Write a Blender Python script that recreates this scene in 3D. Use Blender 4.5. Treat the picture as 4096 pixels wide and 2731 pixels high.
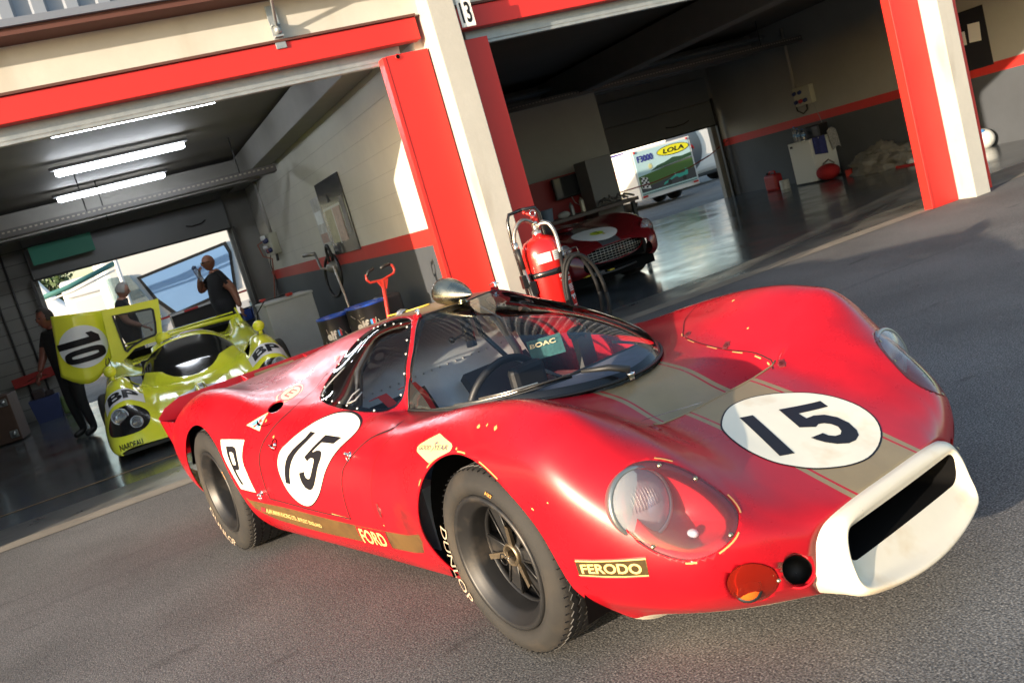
import bpy, bmesh, math, random
import numpy as np
from mathutils import Vector, Matrix, Quaternion
from mathutils.bvhtree import BVHTree
random.seed(7); rng=np.random.default_rng(7)
sc=bpy.context.scene
for o in list(bpy.data.objects): bpy.data.objects.remove(o)
COL=sc.collection
# ------------------------------------------------ camera
CAM_H=1.26
FWD=Vector((0.37656037,0.91430545,-0.14928144)); 
_roll,_pit,_yaw=[math.radians(a) for a in (16.159,8.585,22.384)]
FWD=Vector((math.sin(_yaw)*math.cos(_pit),math.cos(_yaw)*math.cos(_pit),-math.sin(_pit)))
_r=Vector((math.cos(_yaw),-math.sin(_yaw),0)); _d=FWD.cross(_r)
_x=math.cos(_roll)*_r+math.sin(_roll)*_d; _y=-math.sin(_roll)*_r+math.cos(_roll)*_d
cam=bpy.data.cameras.new('camera'); camo=bpy.data.objects.new('camera',cam); COL.objects.link(camo)
Mx=Matrix((_x,-_y,-FWD)).transposed().to_4x4(); Mx.translation=Vector((0,0,CAM_H)); camo.matrix_world=Mx
cam.lens=31.996; cam.sensor_width=36; cam.sensor_fit='HORIZONTAL'; cam.clip_start=.05; cam.clip_end=3000
cam.dof.use_dof=True; cam.dof.focus_distance=3.0; cam.dof.aperture_fstop=9
sc.camera=camo
# ------------------------------------------------ world and sun
SUN_AZ=math.radians(19.7); SUN_EL=math.radians(10.2)   # travel direction of the light, measured from +x towards +y
SD=Vector((math.cos(SUN_EL)*math.cos(SUN_AZ),math.cos(SUN_EL)*math.sin(SUN_AZ),-math.sin(SUN_EL)))
w=bpy.data.worlds.new('World'); sc.world=w; w.use_nodes=True
nt=w.node_tree; bg=nt.nodes['Background']; sky=nt.nodes.new('ShaderNodeTexSky'); sky.sky_type='NISHITA'; sky.sun_disc=False
sky.sun_elevation=SUN_EL; sky.sun_rotation=math.atan2(-SD.x,-SD.y)%(2*math.pi); sky.dust_density=1.6; sky.air_density=1.0
nt.links.new(sky.outputs[0],bg.inputs[0]); bg.inputs[1].default_value=.15
sl=bpy.data.lights.new('sun','SUN'); sl.energy=3.7; sl.angle=math.radians(.5); sl.color=(1,.83,.64)
so=bpy.data.objects.new('sun',sl); COL.objects.link(so); so.rotation_mode='QUATERNION'; so.rotation_quaternion=SD.to_track_quat('-Z','Y'); so.location=(-20,-8,12)
sc.view_settings.view_transform='Standard'; sc.view_settings.look='None'; sc.view_settings.exposure=1.5; sc.view_settings.gamma=1
sc.view_settings.use_curve_mapping=False
# ------------------------------------------------ object helpers
def tag(o,label=None,cat=None,group=None,kind=None):
    if label: o['label']=label
    if cat: o['category']=cat
    if group: o['group']=group
    if kind: o['kind']=kind
    return o
def empty(name,loc=(0,0,0),rz=0,label=None,cat=None,group=None):
    o=bpy.data.objects.new(name,None); COL.objects.link(o); o.location=loc; o.rotation_euler=(0,0,rz); o.empty_display_size=.1
    return tag(o,label,cat,group)
def mesh_obj(name,V,Fc,mats,parent=None,smooth=True,mi=None):
    me=bpy.data.meshes.new(name)
    V=np.asarray(V,np.float32); 
    if isinstance(Fc,np.ndarray):
        me.vertices.add(len(V)); me.vertices.foreach_set('co',V.ravel())
        n,k=Fc.shape; me.loops.add(n*k); me.loops.foreach_set('vertex_index',Fc.astype(np.int32).ravel())
        me.polygons.add(n); me.polygons.foreach_set('loop_start',np.arange(0,n*k,k,dtype=np.int32))
        me.update(calc_edges=True); me.validate()
    else: me.from_pydata([tuple(map(float,v)) for v in V],[],Fc); me.update()
    for m in (mats if isinstance(mats,(list,tuple)) else [mats]): me.materials.append(m)
    if mi is not None and len(mi)==len(me.polygons): me.polygons.foreach_set('material_index',np.asarray(mi,np.int32))
    if smooth: me.polygons.foreach_set('use_smooth',[True]*len(me.polygons))
    me.update()
    o=bpy.data.objects.new(name,me); COL.objects.link(o); o.parent=parent
    return o
class MB:
    def __init__(s): s.bm=bmesh.new(); s.m=0
    def mat(s,i): s.m=i; return s
    def _set(s,fs):
        for f in fs: f.material_index=s.m
    def box(s,c,d,rot=None,bev=0,seg=2):
        r=bmesh.ops.create_cube(s.bm,size=1); vs=r['verts']
        fs=list({f for v in vs for f in v.link_faces})
        s._set(fs)
        R=rot if rot is not None else Matrix.Identity(3)
        for v in vs: v.co=Vector((v.co.x*d[0],v.co.y*d[1],v.co.z*d[2]))
        if bev>0:
            es=list({e for v in vs for e in v.link_edges})
            rr=bmesh.ops.bevel(s.bm,geom=es,offset=bev,segments=seg,affect='EDGES',profile=.5,material=s.m)
            vs=list({v for f in rr['faces'] for v in f.verts}|{v for v in vs if v.is_valid})
            s._set([f for f in rr['faces']])
        for v in vs: v.co=R@v.co+Vector(c)
        return s
    def prism(s,poly,a,b,fn):
        """poly 2d list, extruded from a to b; fn(u,v,w)->xyz"""
        n=len(poly); A=[s.bm.verts.new(fn(u,v,a)) for u,v in poly]; B=[s.bm.verts.new(fn(u,v,b)) for u,v in poly]
        fs=[s.bm.faces.new(A[::-1]),s.bm.faces.new(B)]
        for i in range(n): fs.append(s.bm.faces.new((A[i],A[(i+1)%n],B[(i+1)%n],B[i])))
        s._set(fs); return s
    def tube(s,pts,r,n=8,closed=False,caps=True):
        pts=[Vector(p) for p in pts]; rs=r if isinstance(r,(list,tuple)) else [r]*len(pts)
        m=len(pts); rings=[]; prev=None
        for i in range(m):
            if closed: t=pts[(i+1)%m]-pts[i-1]
            else: t=pts[min(i+1,m-1)]-pts[max(i-1,0)]
            t.normalize()
            if prev is None:
                a=Vector((0,0,1)) if abs(t.z)<.9 else Vector((1,0,0)); u=t.cross(a).normalized()
            else: u=(prev-t*prev.dot(t)).normalized()
            prev=u; v=t.cross(u)
            rings.append([s.bm.verts.new(pts[i]+(u*math.cos(2*math.pi*k/n)+v*math.sin(2*math.pi*k/n))*rs[i]) for k in range(n)])
        fs=[]
        for i in range(m if closed else m-1):
            A,B=rings[i],rings[(i+1)%m]
            for k in range(n): fs.append(s.bm.faces.new((A[k],A[(k+1)%n],B[(k+1)%n],B[k])))
        if caps and not closed: fs.append(s.bm.faces.new(rings[0][::-1])); fs.append(s.bm.faces.new(rings[-1]))
        for f in fs: f.smooth=True
        s._set(fs); return s
    def lathe(s,prof,n=32,c=(0,0,0),axis=(0,0,1),ang=2*math.pi,capped=False):
        """prof list of (r,h) along axis"""
        ax=Vector(axis).normalized(); a=Vector((1,0,0)) if abs(ax.x)<.9 else Vector((0,1,0)); u=ax.cross(a).normalized(); v=ax.cross(u); c=Vector(c)
        full=abs(ang-2*math.pi)<1e-6; cnt=n if full else n+1
        rings=[[s.bm.verts.new(c+ax*h+(u*math.cos(ang*k/n)+v*math.sin(ang*k/n))*max(r,1e-5)) for k in range(cnt)] for r,h in prof]
        fs=[]
        for i in range(len(rings)-1):
            for k in range(n):
                fs.append(s.bm.faces.new((rings[i][k],rings[i][(k+1)%cnt],rings[i+1][(k+1)%cnt],rings[i+1][k])))
        if capped: fs.append(s.bm.faces.new(rings[0][::-1])); fs.append(s.bm.faces.new(rings[-1]))
        for f in fs: f.smooth=True
        s._set(fs); return s
    def grid(s,fn,nu,nv,smooth=True):
        vs=[[s.bm.verts.new(fn(i/nu,j/nv)) for j in range(nv+1)] for i in range(nu+1)]
        fs=[s.bm.faces.new((vs[i][j],vs[i+1][j],vs[i+1][j+1],vs[i][j+1])) for i in range(nu) for j in range(nv)]
        for f in fs: f.smooth=smooth
        s._set(fs); return s
    def ball(s,c,r,seg=16,rings=10,scale=(1,1,1),rot=None):
        R=rot if rot is not None else Matrix.Identity(3)
        rr=bmesh.ops.create_uvsphere(s.bm,u_segments=seg,v_segments=rings,radius=r)
        for v in rr['verts']: v.co=R@Vector((v.co.x*scale[0],v.co.y*scale[1],v.co.z*scale[2]))+Vector(c)
        fs={f for v in rr['verts'] for f in v.link_faces}
        for f in fs: f.smooth=True
        s._set(fs); return s
    def build(s,name,mats,parent=None,flip=True):
        if flip: bmesh.ops.recalc_face_normals(s.bm,faces=s.bm.faces)
        me=bpy.data.meshes.new(name); s.bm.to_mesh(me); s.bm.free()
        for m in (mats if isinstance(mats,(list,tuple)) else [mats]): me.materials.append(m)
        o=bpy.data.objects.new(name,me); COL.objects.link(o); o.parent=parent; return o
def copy_tree(o,parent=None):
    c=o.copy(); COL.objects.link(c); c.parent=parent
    for ch in [x for x in bpy.data.objects if x.parent==o]: copy_tree(ch,c)
    return c
def RZ(a): return Matrix.Rotation(a,3,'Z')
# ------------------------------------------------ materials
_mc={}
def M(name,col,rough=.5,metal=0,coat=0,var=0,vscale=5,bump=0,bscale=60,spec=.5,rvar=0,emit=0,stretch=None,coatr=.1):
    if name in _mc: return _mc[name]
    m=bpy.data.materials.new(name); m.use_nodes=True; t=m.node_tree; b=t.nodes['Principled BSDF']; L=t.links
    b.inputs['Base Color'].default_value=(*col,1); b.inputs['Roughness'].default_value=rough; b.inputs['Metallic'].default_value=metal
    b.inputs['Coat Weight'].default_value=coat; b.inputs['Coat Roughness'].default_value=coatr; b.inputs['Specular IOR Level'].default_value=spec
    if emit: b.inputs['Emission Color'].default_value=(*col,1); b.inputs['Emission Strength'].default_value=emit
    if var or bump or rvar:
        tc=t.nodes.new('ShaderNodeTexCoord'); src=tc.outputs['Object']
        if stretch:
            mp=t.nodes.new('ShaderNodeMapping'); mp.inputs['Scale'].default_value=stretch; L.new(src,mp.inputs[0]); src=mp.outputs[0]
        n=t.nodes.new('ShaderNodeTexNoise'); n.inputs['Scale'].default_value=vscale; n.inputs['Detail'].default_value=8; n.inputs['Roughness'].default_value=.65; L.new(src,n.inputs['Vector'])
        if var:
            r=t.nodes.new('ShaderNodeMapRange'); r.inputs[1].default_value=.3; r.inputs[2].default_value=.7; r.inputs[3].default_value=1-var; r.inputs[4].default_value=1+var*.6; L.new(n.outputs[0],r.inputs[0])
            mx=t.nodes.new('ShaderNodeVectorMath'); mx.operation='SCALE'; mx.inputs[0].default_value=col; L.new(r.outputs[0],mx.inputs['Scale']); L.new(mx.outputs[0],b.inputs['Base Color'])
        if rvar:
            r=t.nodes.new('ShaderNodeMapRange'); r.inputs[1].default_value=.3; r.inputs[2].default_value=.7; r.inputs[3].default_value=max(0,rough-rvar); r.inputs[4].default_value=rough+rvar; L.new(n.outputs[0],r.inputs[0]); L.new(r.outputs[0],b.inputs['Roughness'])
        if bump:
            n2=t.nodes.new('ShaderNodeTexNoise'); n2.inputs['Scale'].default_value=bscale; n2.inputs['Detail'].default_value=5; L.new(src,n2.inputs['Vector'])
            bp=t.nodes.new('ShaderNodeBump'); bp.inputs['Strength'].default_value=bump; bp.inputs['Distance'].default_value=.01; L.new(n2.outputs[0],bp.inputs['Height']); L.new(bp.outputs[0],b.inputs['Normal'])
    _mc[name]=m; return m
def glass(name,tint=(1,1,1),ior=1.45,rough=0.0,gl=1.0,haze=0,hcol=(1,1,1)):
    if name in _mc: return _mc[name]
    m=bpy.data.materials.new(name); m.use_nodes=True; t=m.node_tree; t.nodes.clear(); L=t.links
    out=t.nodes.new('ShaderNodeOutputMaterial'); tr=t.nodes.new('ShaderNodeBsdfTransparent'); tr.inputs[0].default_value=(*tint,1)
    g=t.nodes.new('ShaderNodeBsdfGlossy'); g.inputs['Roughness'].default_value=rough; g.inputs['Color'].default_value=(gl,gl,gl,1)
    fr=t.nodes.new('ShaderNodeFresnel'); fr.inputs[0].default_value=ior
    mx=t.nodes.new('ShaderNodeMixShader'); L.new(fr.outputs[0],mx.inputs[0]); 
    base=tr.outputs[0]
    if haze:
        d=t.nodes.new('ShaderNodeBsdfDiffuse'); d.inputs[0].default_value=(*hcol,1); m2=t.nodes.new('ShaderNodeMixShader'); m2.inputs[0].default_value=haze
        L.new(tr.outputs[0],m2.inputs[1]); L.new(d.outputs[0],m2.inputs[2]); base=m2.outputs[0]
    L.new(base,mx.inputs[1]); L.new(g.outputs[0],mx.inputs[2]); L.new(mx.outputs[0],out.inputs[0])
    _mc[name]=m; return m
def nodes(m): return m.node_tree.nodes,m.node_tree.links
def add_spots(m,col,scale,lo,hi,detail=4,roughv=None,vec=None,w=0.0):
    """irregular blotches of another colour mixed over the base colour"""
    N,L=nodes(m); b=N['Principled BSDF']; tc=N.new('ShaderNodeTexCoord'); n=N.new('ShaderNodeTexNoise'); n.noise_dimensions='4D'; n.inputs['W'].default_value=w
    n.inputs['Scale'].default_value=scale; n.inputs['Detail'].default_value=detail; n.inputs['Roughness'].default_value=.6
    src=tc.outputs['Object']
    if vec: mp=N.new('ShaderNodeMapping'); mp.inputs['Scale'].default_value=vec; L.new(src,mp.inputs[0]); src=mp.outputs[0]
    L.new(src,n.inputs['Vector'])
    r=N.new('ShaderNodeMapRange'); r.inputs[1].default_value=lo; r.inputs[2].default_value=hi; L.new(n.outputs[0],r.inputs[0])
    mx=N.new('ShaderNodeMix'); mx.data_type='RGBA'; L.new(r.outputs[0],mx.inputs[0]); mx.inputs[7].default_value=(*col,1)
    bi=b.inputs['Base Color']
    if bi.is_linked: L.new(bi.links[0].from_socket,mx.inputs[6])
    else: mx.inputs[6].default_value=bi.default_value[:]
    L.new(mx.outputs[2],bi); return m
# ---------------------------------------------------------------- red car surface (numpy only)
import numpy as np
def catmull(P, t):
    """non-uniform cubic through rows of P (n,k) at integer params, eval at t"""
    n=len(P); i=np.clip(np.floor(t).astype(int),0,n-2); u=(t-i)[:,None]
    P=np.asarray(P,float)
    d=np.empty_like(P); d[1:-1]=(P[2:]-P[:-2])/2; d[0]=P[1]-P[0]; d[-1]=P[-1]-P[-2]
    # chord weighted tangents
    seg=np.linalg.norm(P[1:]-P[:-1],axis=1)+1e-6
    for a in range(1,n-1):
        s0,s1=seg[a-1],seg[a]
        v=((P[a]-P[a-1])/s0*s1+(P[a+1]-P[a])/s1*s0)/(s0+s1)
        d[a]=v
    m0=d[i]; m1=d[i+1]; L=seg[i][:,None]
    # end tangents are already per-length for inner, convert ends
    e0=(P[1]-P[0])/seg[0]; e1=(P[-1]-P[-2])/seg[-1]
    D=d.copy(); D[0]=e0; D[-1]=e1
    m0=D[i]*L; m1=D[i+1]*L
    u2=u*u;u3=u2*u
    return (2*u3-3*u2+1)*P[i]+(u3-2*u2+u)*m0+(-2*u3+3*u2)*P[i+1]+(u3-u2)*m1
def pchip1(x,y,xq):
    x=np.asarray(x,float);y=np.asarray(y,float);h=np.diff(x);s=np.diff(y)/h
    d=np.zeros(len(x))
    for k in range(1,len(x)-1):
        if s[k-1]*s[k]>0:
            w1=2*h[k]+h[k-1];w2=h[k]+2*h[k-1]; d[k]=(w1+w2)/(w1/s[k-1]+w2/s[k])
    d[0]=s[0];d[-1]=s[-1]
    i=np.clip(np.searchsorted(x,xq,side='right')-1,0,len(x)-2)
    u=(xq-x[i])/h[i];u2=u*u;u3=u2*u
    return (2*u3-3*u2+1)*y[i]+(u3-2*u2+u)*h[i]*d[i]+(-2*u3+3*u2)*y[i+1]+(u3-u2)*h[i]*d[i+1]
ROWS=[]
def R3(*p): ROWS.append(p)
def RX(x,c):   # planar row: c list of (y,z)
    ROWS.append([(x,y,z) for y,z in c])
R3((.832,0,.352),(.829,.15,.350),(.824,.225,.343),(.816,.272,.326),(.812,.298,.298),(.808,.304,.268),(.800,.304,.235),(.784,.298,.20),(.762,.275,.16),(.736,.235,.12),(.728,.17,.095),(.73,0,.088))
R3((.735,0,.392),(.735,.15,.392),(.735,.28,.395),(.735,.38,.398),(.733,.46,.392),(.722,.518,.355),(.708,.535,.30),(.690,.52,.245),(.658,.465,.185),(.618,.37,.125),(.60,.31,.092),(.60,0,.085))
R3((.62,0,.442),(.62,.15,.444),(.62,.27,.455),(.62,.36,.482),(.615,.44,.508),(.60,.535,.495),(.578,.605,.42),(.565,.62,.33),(.54,.58,.22),(.49,.465,.13),(.465,.41,.094),(.46,0,.085))
R3((.48,0,.499),(.48,.15,.501),(.48,.26,.513),(.48,.35,.555),(.48,.45,.598),(.475,.54,.602),(.455,.64,.545),(.445,.668,.38),(.425,.635,.24),(.385,.525,.14),(.355,.475,.096),(.35,0,.085))
RX(.338,[(0,.547),(.15,.548),(.25,.556),(.345,.602),(.45,.668),(.56,.714),(.662,.645),(.697,.43),(.672,.27),(.565,.15),(.51,.10),(0,.085)])
RX(.322,[(0,.478),(.15,.478),(.235,.490),(.345,.604),(.45,.670),(.56,.716),(.664,.648),(.698,.43),(.675,.272),(.568,.15),(.513,.10),(0,.085)])
RX(.20,[(0,.525),(.15,.524),(.24,.548),(.34,.610),(.45,.690),(.56,.734),(.672,.660),(.715,.43),(.70,.29),(.60,.15),(.54,.10),(0,.085)])
RX(.06,[(0,.588),(.15,.586),(.25,.592),(.34,.617),(.46,.695),(.57,.732),(.678,.655),(.72,.43),(.715,.30),(.62,.155),(.55,.10),(0,.085)])
RX(-.15,[(0,.622),(.15,.622),(.25,.624),(.36,.637),(.47,.677),(.58,.708),(.678,.635),(.725,.45),(.72,.33),(.645,.17),(.58,.108),(0,.085)])
RX(-.35,[(0,.63),(.15,.63),(.27,.63),(.39,.637),(.49,.660),(.59,.673),(.677,.60),(.722,.45),(.717,.335),(.65,.18),(.59,.108),(0,.085)])
RX(-.60,[(0,.63),(.15,.63),(.30,.63),(.42,.634),(.52,.643),(.60,.627),(.675,.56),(.715,.45),(.715,.33),(.665,.18),(.60,.106),(0,.085)])
RX(-.85,[(0,.63),(.15,.63),(.30,.63),(.43,.637),(.53,.658),(.61,.636),(.682,.56),(.720,.45),(.722,.325),(.675,.18),(.61,.104),(0,.085)])
RX(-1.1,[(0,.64),(.15,.64),(.30,.64),(.44,.66),(.545,.688),(.63,.655),(.70,.57),(.737,.45),(.737,.32),(.69,.18),(.62,.102),(0,.085)])
RX(-1.5,[(0,.66),(.15,.66),(.30,.66),(.44,.68),(.56,.700),(.655,.668),(.722,.58),(.757,.46),(.756,.32),(.71,.18),(.64,.10),(0,.085)])
RX(-1.85,[(0,.70),(.15,.70),(.29,.71),(.42,.72),(.54,.728),(.65,.715),(.745,.60),(.79,.46),(.782,.33),(.735,.19),(.66,.10),(0,.085)])
RX(-2.2,[(0,.735),(.15,.735),(.29,.735),(.41,.738),(.52,.748),(.63,.765),(.755,.685),(.808,.51),(.803,.34),(.765,.2),(.68,.10),(0,.085)])
RX(-2.55,[(0,.72),(.15,.72),(.29,.722),(.41,.726),(.52,.735),(.63,.755),(.757,.675),(.808,.51),(.805,.36),(.77,.24),(.70,.15),(0,.12)])
RX(-2.85,[(0,.695),(.15,.695),(.29,.695),(.41,.697),(.52,.703),(.62,.705),(.73,.63),(.78,.50),(.778,.38),(.755,.29),(.70,.22),(0,.20)])
RX(-3.15,[(0,.65),(.15,.65),(.29,.65),(.40,.648),(.50,.643),(.60,.630),(.685,.57),(.72,.49),(.72,.40),(.70,.33),(.66,.28),(0,.27)])
ROWS=np.array(ROWS,float)
CY=[0,.1,.2,.3,.4,.5,.6,.7]
CT=[(-.75,[.891,.889,.878,.833,.755,.665,.60,.50]),
(-.95,[.929,.928,.918,.868,.790,.725,.66,.55]),
(-1.15,[.932,.930,.922,.890,.818,.745,.675,.56]),
(-1.35,[.917,.914,.898,.858,.800,.735,.675,.57]),
(-1.6,[.892,.888,.870,.826,.772,.722,.675,.58]),
(-1.9,[.852,.848,.828,.790,.750,.722,.69,.60]),
(-2.2,[.800,.797,.782,.760,.740,.720,.69,.60]),
(-2.5,[.755,.752,.745,.735,.722,.70,.66,.60]),
(-2.8,[.715,.712,.708,.70,.69,.68,.64,.56]),
(-3.2,[.62,.62,.62,.62,.62,.6,.58,.5])]
CX=np.array([r[0] for r in CT])[::-1]; CZ=np.array([r[1] for r in CT])[::-1]
ZCX=[-1.0,-.9,-.8,-.7,-.6,-.5,-.4,-.3,-.2,-.1,-.04,0]
ZCZ=[.932,.922,.903,.880,.855,.829,.799,.764,.724,.676,.642,.614]
def wsw(x):
    q=np.clip(1+x/.72,0,1); return .445*np.sqrt(np.clip(1-q**2.0,0,1))
def canopy(x,y):
    y=np.abs(y)
    # aft table
    yy=np.clip(y,0,.7)
    T=np.empty_like(x)
    cols=np.stack([np.interp(x,CX,CZ[:,k]) for k in range(8)],-1)
    # smooth along x with pchip
    cols=np.stack([pchip1(CX,CZ[:,k],np.clip(x,CX[0],CX[-1])) for k in range(8)],-1)
    k=np.clip((yy/.1).astype(int),0,6); u=yy/.1-k
    idx=np.arange(len(x))
    def g(j): 
        j=np.where(j<0,-j,j); j2=np.clip(j,0,7); return cols[idx,j2]+(j-j2)*(cols[idx,7]-cols[idx,6])
    p0,p1,p2,p3=g(k-1),g(k),g(k+1),g(k+2)
    T=p1+.5*u*((p2-p0)+u*((2*p0-5*p1+4*p2-p3)+u*(3*p1-p0-3*p2+p3)))
    # front screen
    zc=pchip1(ZCX,ZCZ,np.clip(x,-1,0)); w=wsw(x)+1e-6; zb=.630-.02*np.clip(1+x/.3,0,1)
    r=np.clip(y/w,0,1)
    Fr=zb+(zc-zb)*(1-r**2.6)**.62
    Fr=np.where(y>=w,-1,Fr)
    D=.16*np.clip((x+.92)/.27,0,1)**2+6*np.clip(x+.745,0,1)
    Tl=T-D
    s=np.clip((x+.95)/.20,0,1); s=s*s*(3-2*s)
    e=np.clip((y-w+.07)/.07,0,1); Fb=np.where(Fr<0,Tl,Tl*e+Fr*(1-e))
    out=T*(1-s)+Fb*s
    out=np.where((x>-.75)&(Fr>=0),Fr,out); out=np.where((Fr<0)&(x>-.95),T*(1-s)+Tl*s,out)
    return np.where(x>-.0,-1,out)
def smax(a,b,k):
    h=np.clip(.5+.5*(a-b)/k,0,1); return b*(1-h)+a*h+k*h*(1-h)
def surface(nu=300,nv=130):
    n=len(ROWS); m=ROWS.shape[1]
    # arc-like row parameter so spacing is even
    L=np.r_[0,np.cumsum([max(.03,np.abs(ROWS[i+1,5,0]-ROWS[i,5,0])) for i in range(n-1)])]
    tq=np.interp(np.linspace(0,L[-1],nu),L,np.arange(n))
    tq=np.sort(np.r_[tq,np.linspace(4,5,4)[1:-1]]); tq[0]=0;tq[-1]=n-1
    cols=[]
    for j in range(m):
        c=catmull(ROWS[:,j],tq)
        if j<=2:
            sp=np.arange(n).astype(float)
            c=np.stack([pchip1(sp,ROWS[:,j,k],tq) for k in range(3)],-1)
        cols.append(c)
    C=np.stack(cols,1)  # nu,m,3
    sg=max(1.0,nu/110.); kk=np.arange(-int(3*sg),int(3*sg)+1); g=np.exp(-kk**2/(2*sg*sg)); g/=g.sum(); pad=len(kk)//2
    E=np.concatenate([2*C[:1]-C[pad:0:-1],C,2*C[-1:]-C[-2:-pad-2:-1]],0)
    Sm=sum(g[i]*E[i:i+len(C)] for i in range(len(kk)))
    C[:,3:]=Sm[:,3:]
    # lateral
    jq=np.interp(np.linspace(0,1,nv),[0,.38,.52,.9,1],[0,3.3,5,10,11])
    out=np.empty((len(tq),nv,3))
    for i in range(len(tq)): out[i]=catmull(C[i],jq)
    out[:,0,1]=0; out[:,-1,1]=0
    X,Y,Z=out[...,0].ravel(),out[...,1].ravel(),out[...,2].ravel()
    top=(np.tile(jq,(len(tq),1)).ravel()<6.2)
    c=canopy(X,Y)
    k=np.interp(X,[-1.0,-.8,-.70,-.5],[.05,.035,.02,.003])
    Zn=smax(c,Z,k)
    fade=np.clip((.66-Y)/.06,0,1); fade=fade*fade*(3-2*fade)
    Z=np.where(top,Z+(Zn-Z)*fade,Z)
    out[...,2]=Z.reshape(out.shape[:2])
    return out
def body_mesh(nu=300,nv=130):
    S=surface(nu,nv); a,b=S.shape[:2]
    Rr=S.copy(); Rr[...,1]*=-1   # right side (negative y) = near
    V=np.concatenate([Rr[:,::-1][:,:-1],S],1)   # from bottom right over top to bottom left
    w=V.shape[1]; V=V.reshape(-1,3)
    i=np.arange(a-1)[:,None]*w+np.arange(w-1)[None]
    q=np.stack([i,i+1,i+w+1,i+w],-1).reshape(-1,4)
    return V,q

def split(V,T,f,attrs=()):
    """cut triangles T along f=0; returns V, attrs, T_pos, T_neg"""
    f=np.where(np.abs(f)<1e-7,1e-7,f); pos=f>0
    c=pos[T].sum(1); P=T[c==3]; N=T[c==0]; M=T[(c==1)|(c==2)]
    if len(M)==0: return V,list(attrs),P,N
    lone_pos=pos[M].sum(1)==1
    k=np.argmax(pos[M]==lone_pos[:,None],axis=1)
    idx=(k[:,None]+np.arange(3)[None])%3
    M=np.take_along_axis(M,idx,1); a,b,c_=M.T
    E=np.concatenate([np.stack([a,b],1),np.stack([a,c_],1)]); Es=np.sort(E,1)
    U,inv=np.unique(Es,axis=0,return_inverse=True); inv=inv.ravel()
    t=f[U[:,0]]/(f[U[:,0]]-f[U[:,1]])
    n0=len(V)
    V2=np.concatenate([V,V[U[:,0]]*(1-t)[:,None]+V[U[:,1]]*t[:,None]])
    A2=[np.concatenate([A,(A[U[:,0]].T*(1-t)+A[U[:,1]].T*t).T]) for A in attrs]
    p=n0+inv[:len(M)]; q=n0+inv[len(M):]
    t1=np.stack([a,p,q],1); t2=np.concatenate([np.stack([p,b,c_],1),np.stack([p,c_,q],1)])
    l2=np.concatenate([lone_pos,lone_pos])
    P=np.concatenate([P,t1[lone_pos],t2[~l2]]); N=np.concatenate([N,t1[~lone_pos],t2[l2]])
    return V2,A2,P,N
def compact(V,T):
    u,inv=np.unique(T,return_inverse=True); return V[u],inv.reshape(T.shape)
def sdpoly(p,poly):
    """signed distance (inside positive) of 2d points to polygon"""
    p=np.asarray(p,float); poly=np.asarray(poly,float)
    d=np.full(len(p),1e9); ins=np.zeros(len(p),bool); n=len(poly)
    for i in range(n):
        a=poly[i];b=poly[(i+1)%n];e=b-a;w=p-a
        t=np.clip((w@e)/(e@e+1e-15),0,1); q=w-t[:,None]*e
        d=np.minimum(d,(q*q).sum(1))
        c1=(a[1]>p[:,1])!=(b[1]>p[:,1])
        with np.errstate(divide='ignore',invalid='ignore'):
            xi=a[0]+(p[:,1]-a[1])/(b[1]-a[1]+1e-15)*(b[0]-a[0])
        ins^=c1&(p[:,0]<xi)
    d=np.sqrt(d); return np.where(ins,d,-d)
def smooth_closed(pts,n=6):
    P=np.asarray(pts,float); m=len(P); out=[]
    for i in range(m):
        p0,p1,p2,p3=P[i-1],P[i],P[(i+1)%m],P[(i+2)%m]
        for k in range(n):
            u=k/n; out.append(p1+.5*u*((p2-p0)+u*((2*p0-5*p1+4*p2-p3)+u*(3*p1-p0-3*p2+p3))))
    return np.array(out)
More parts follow.
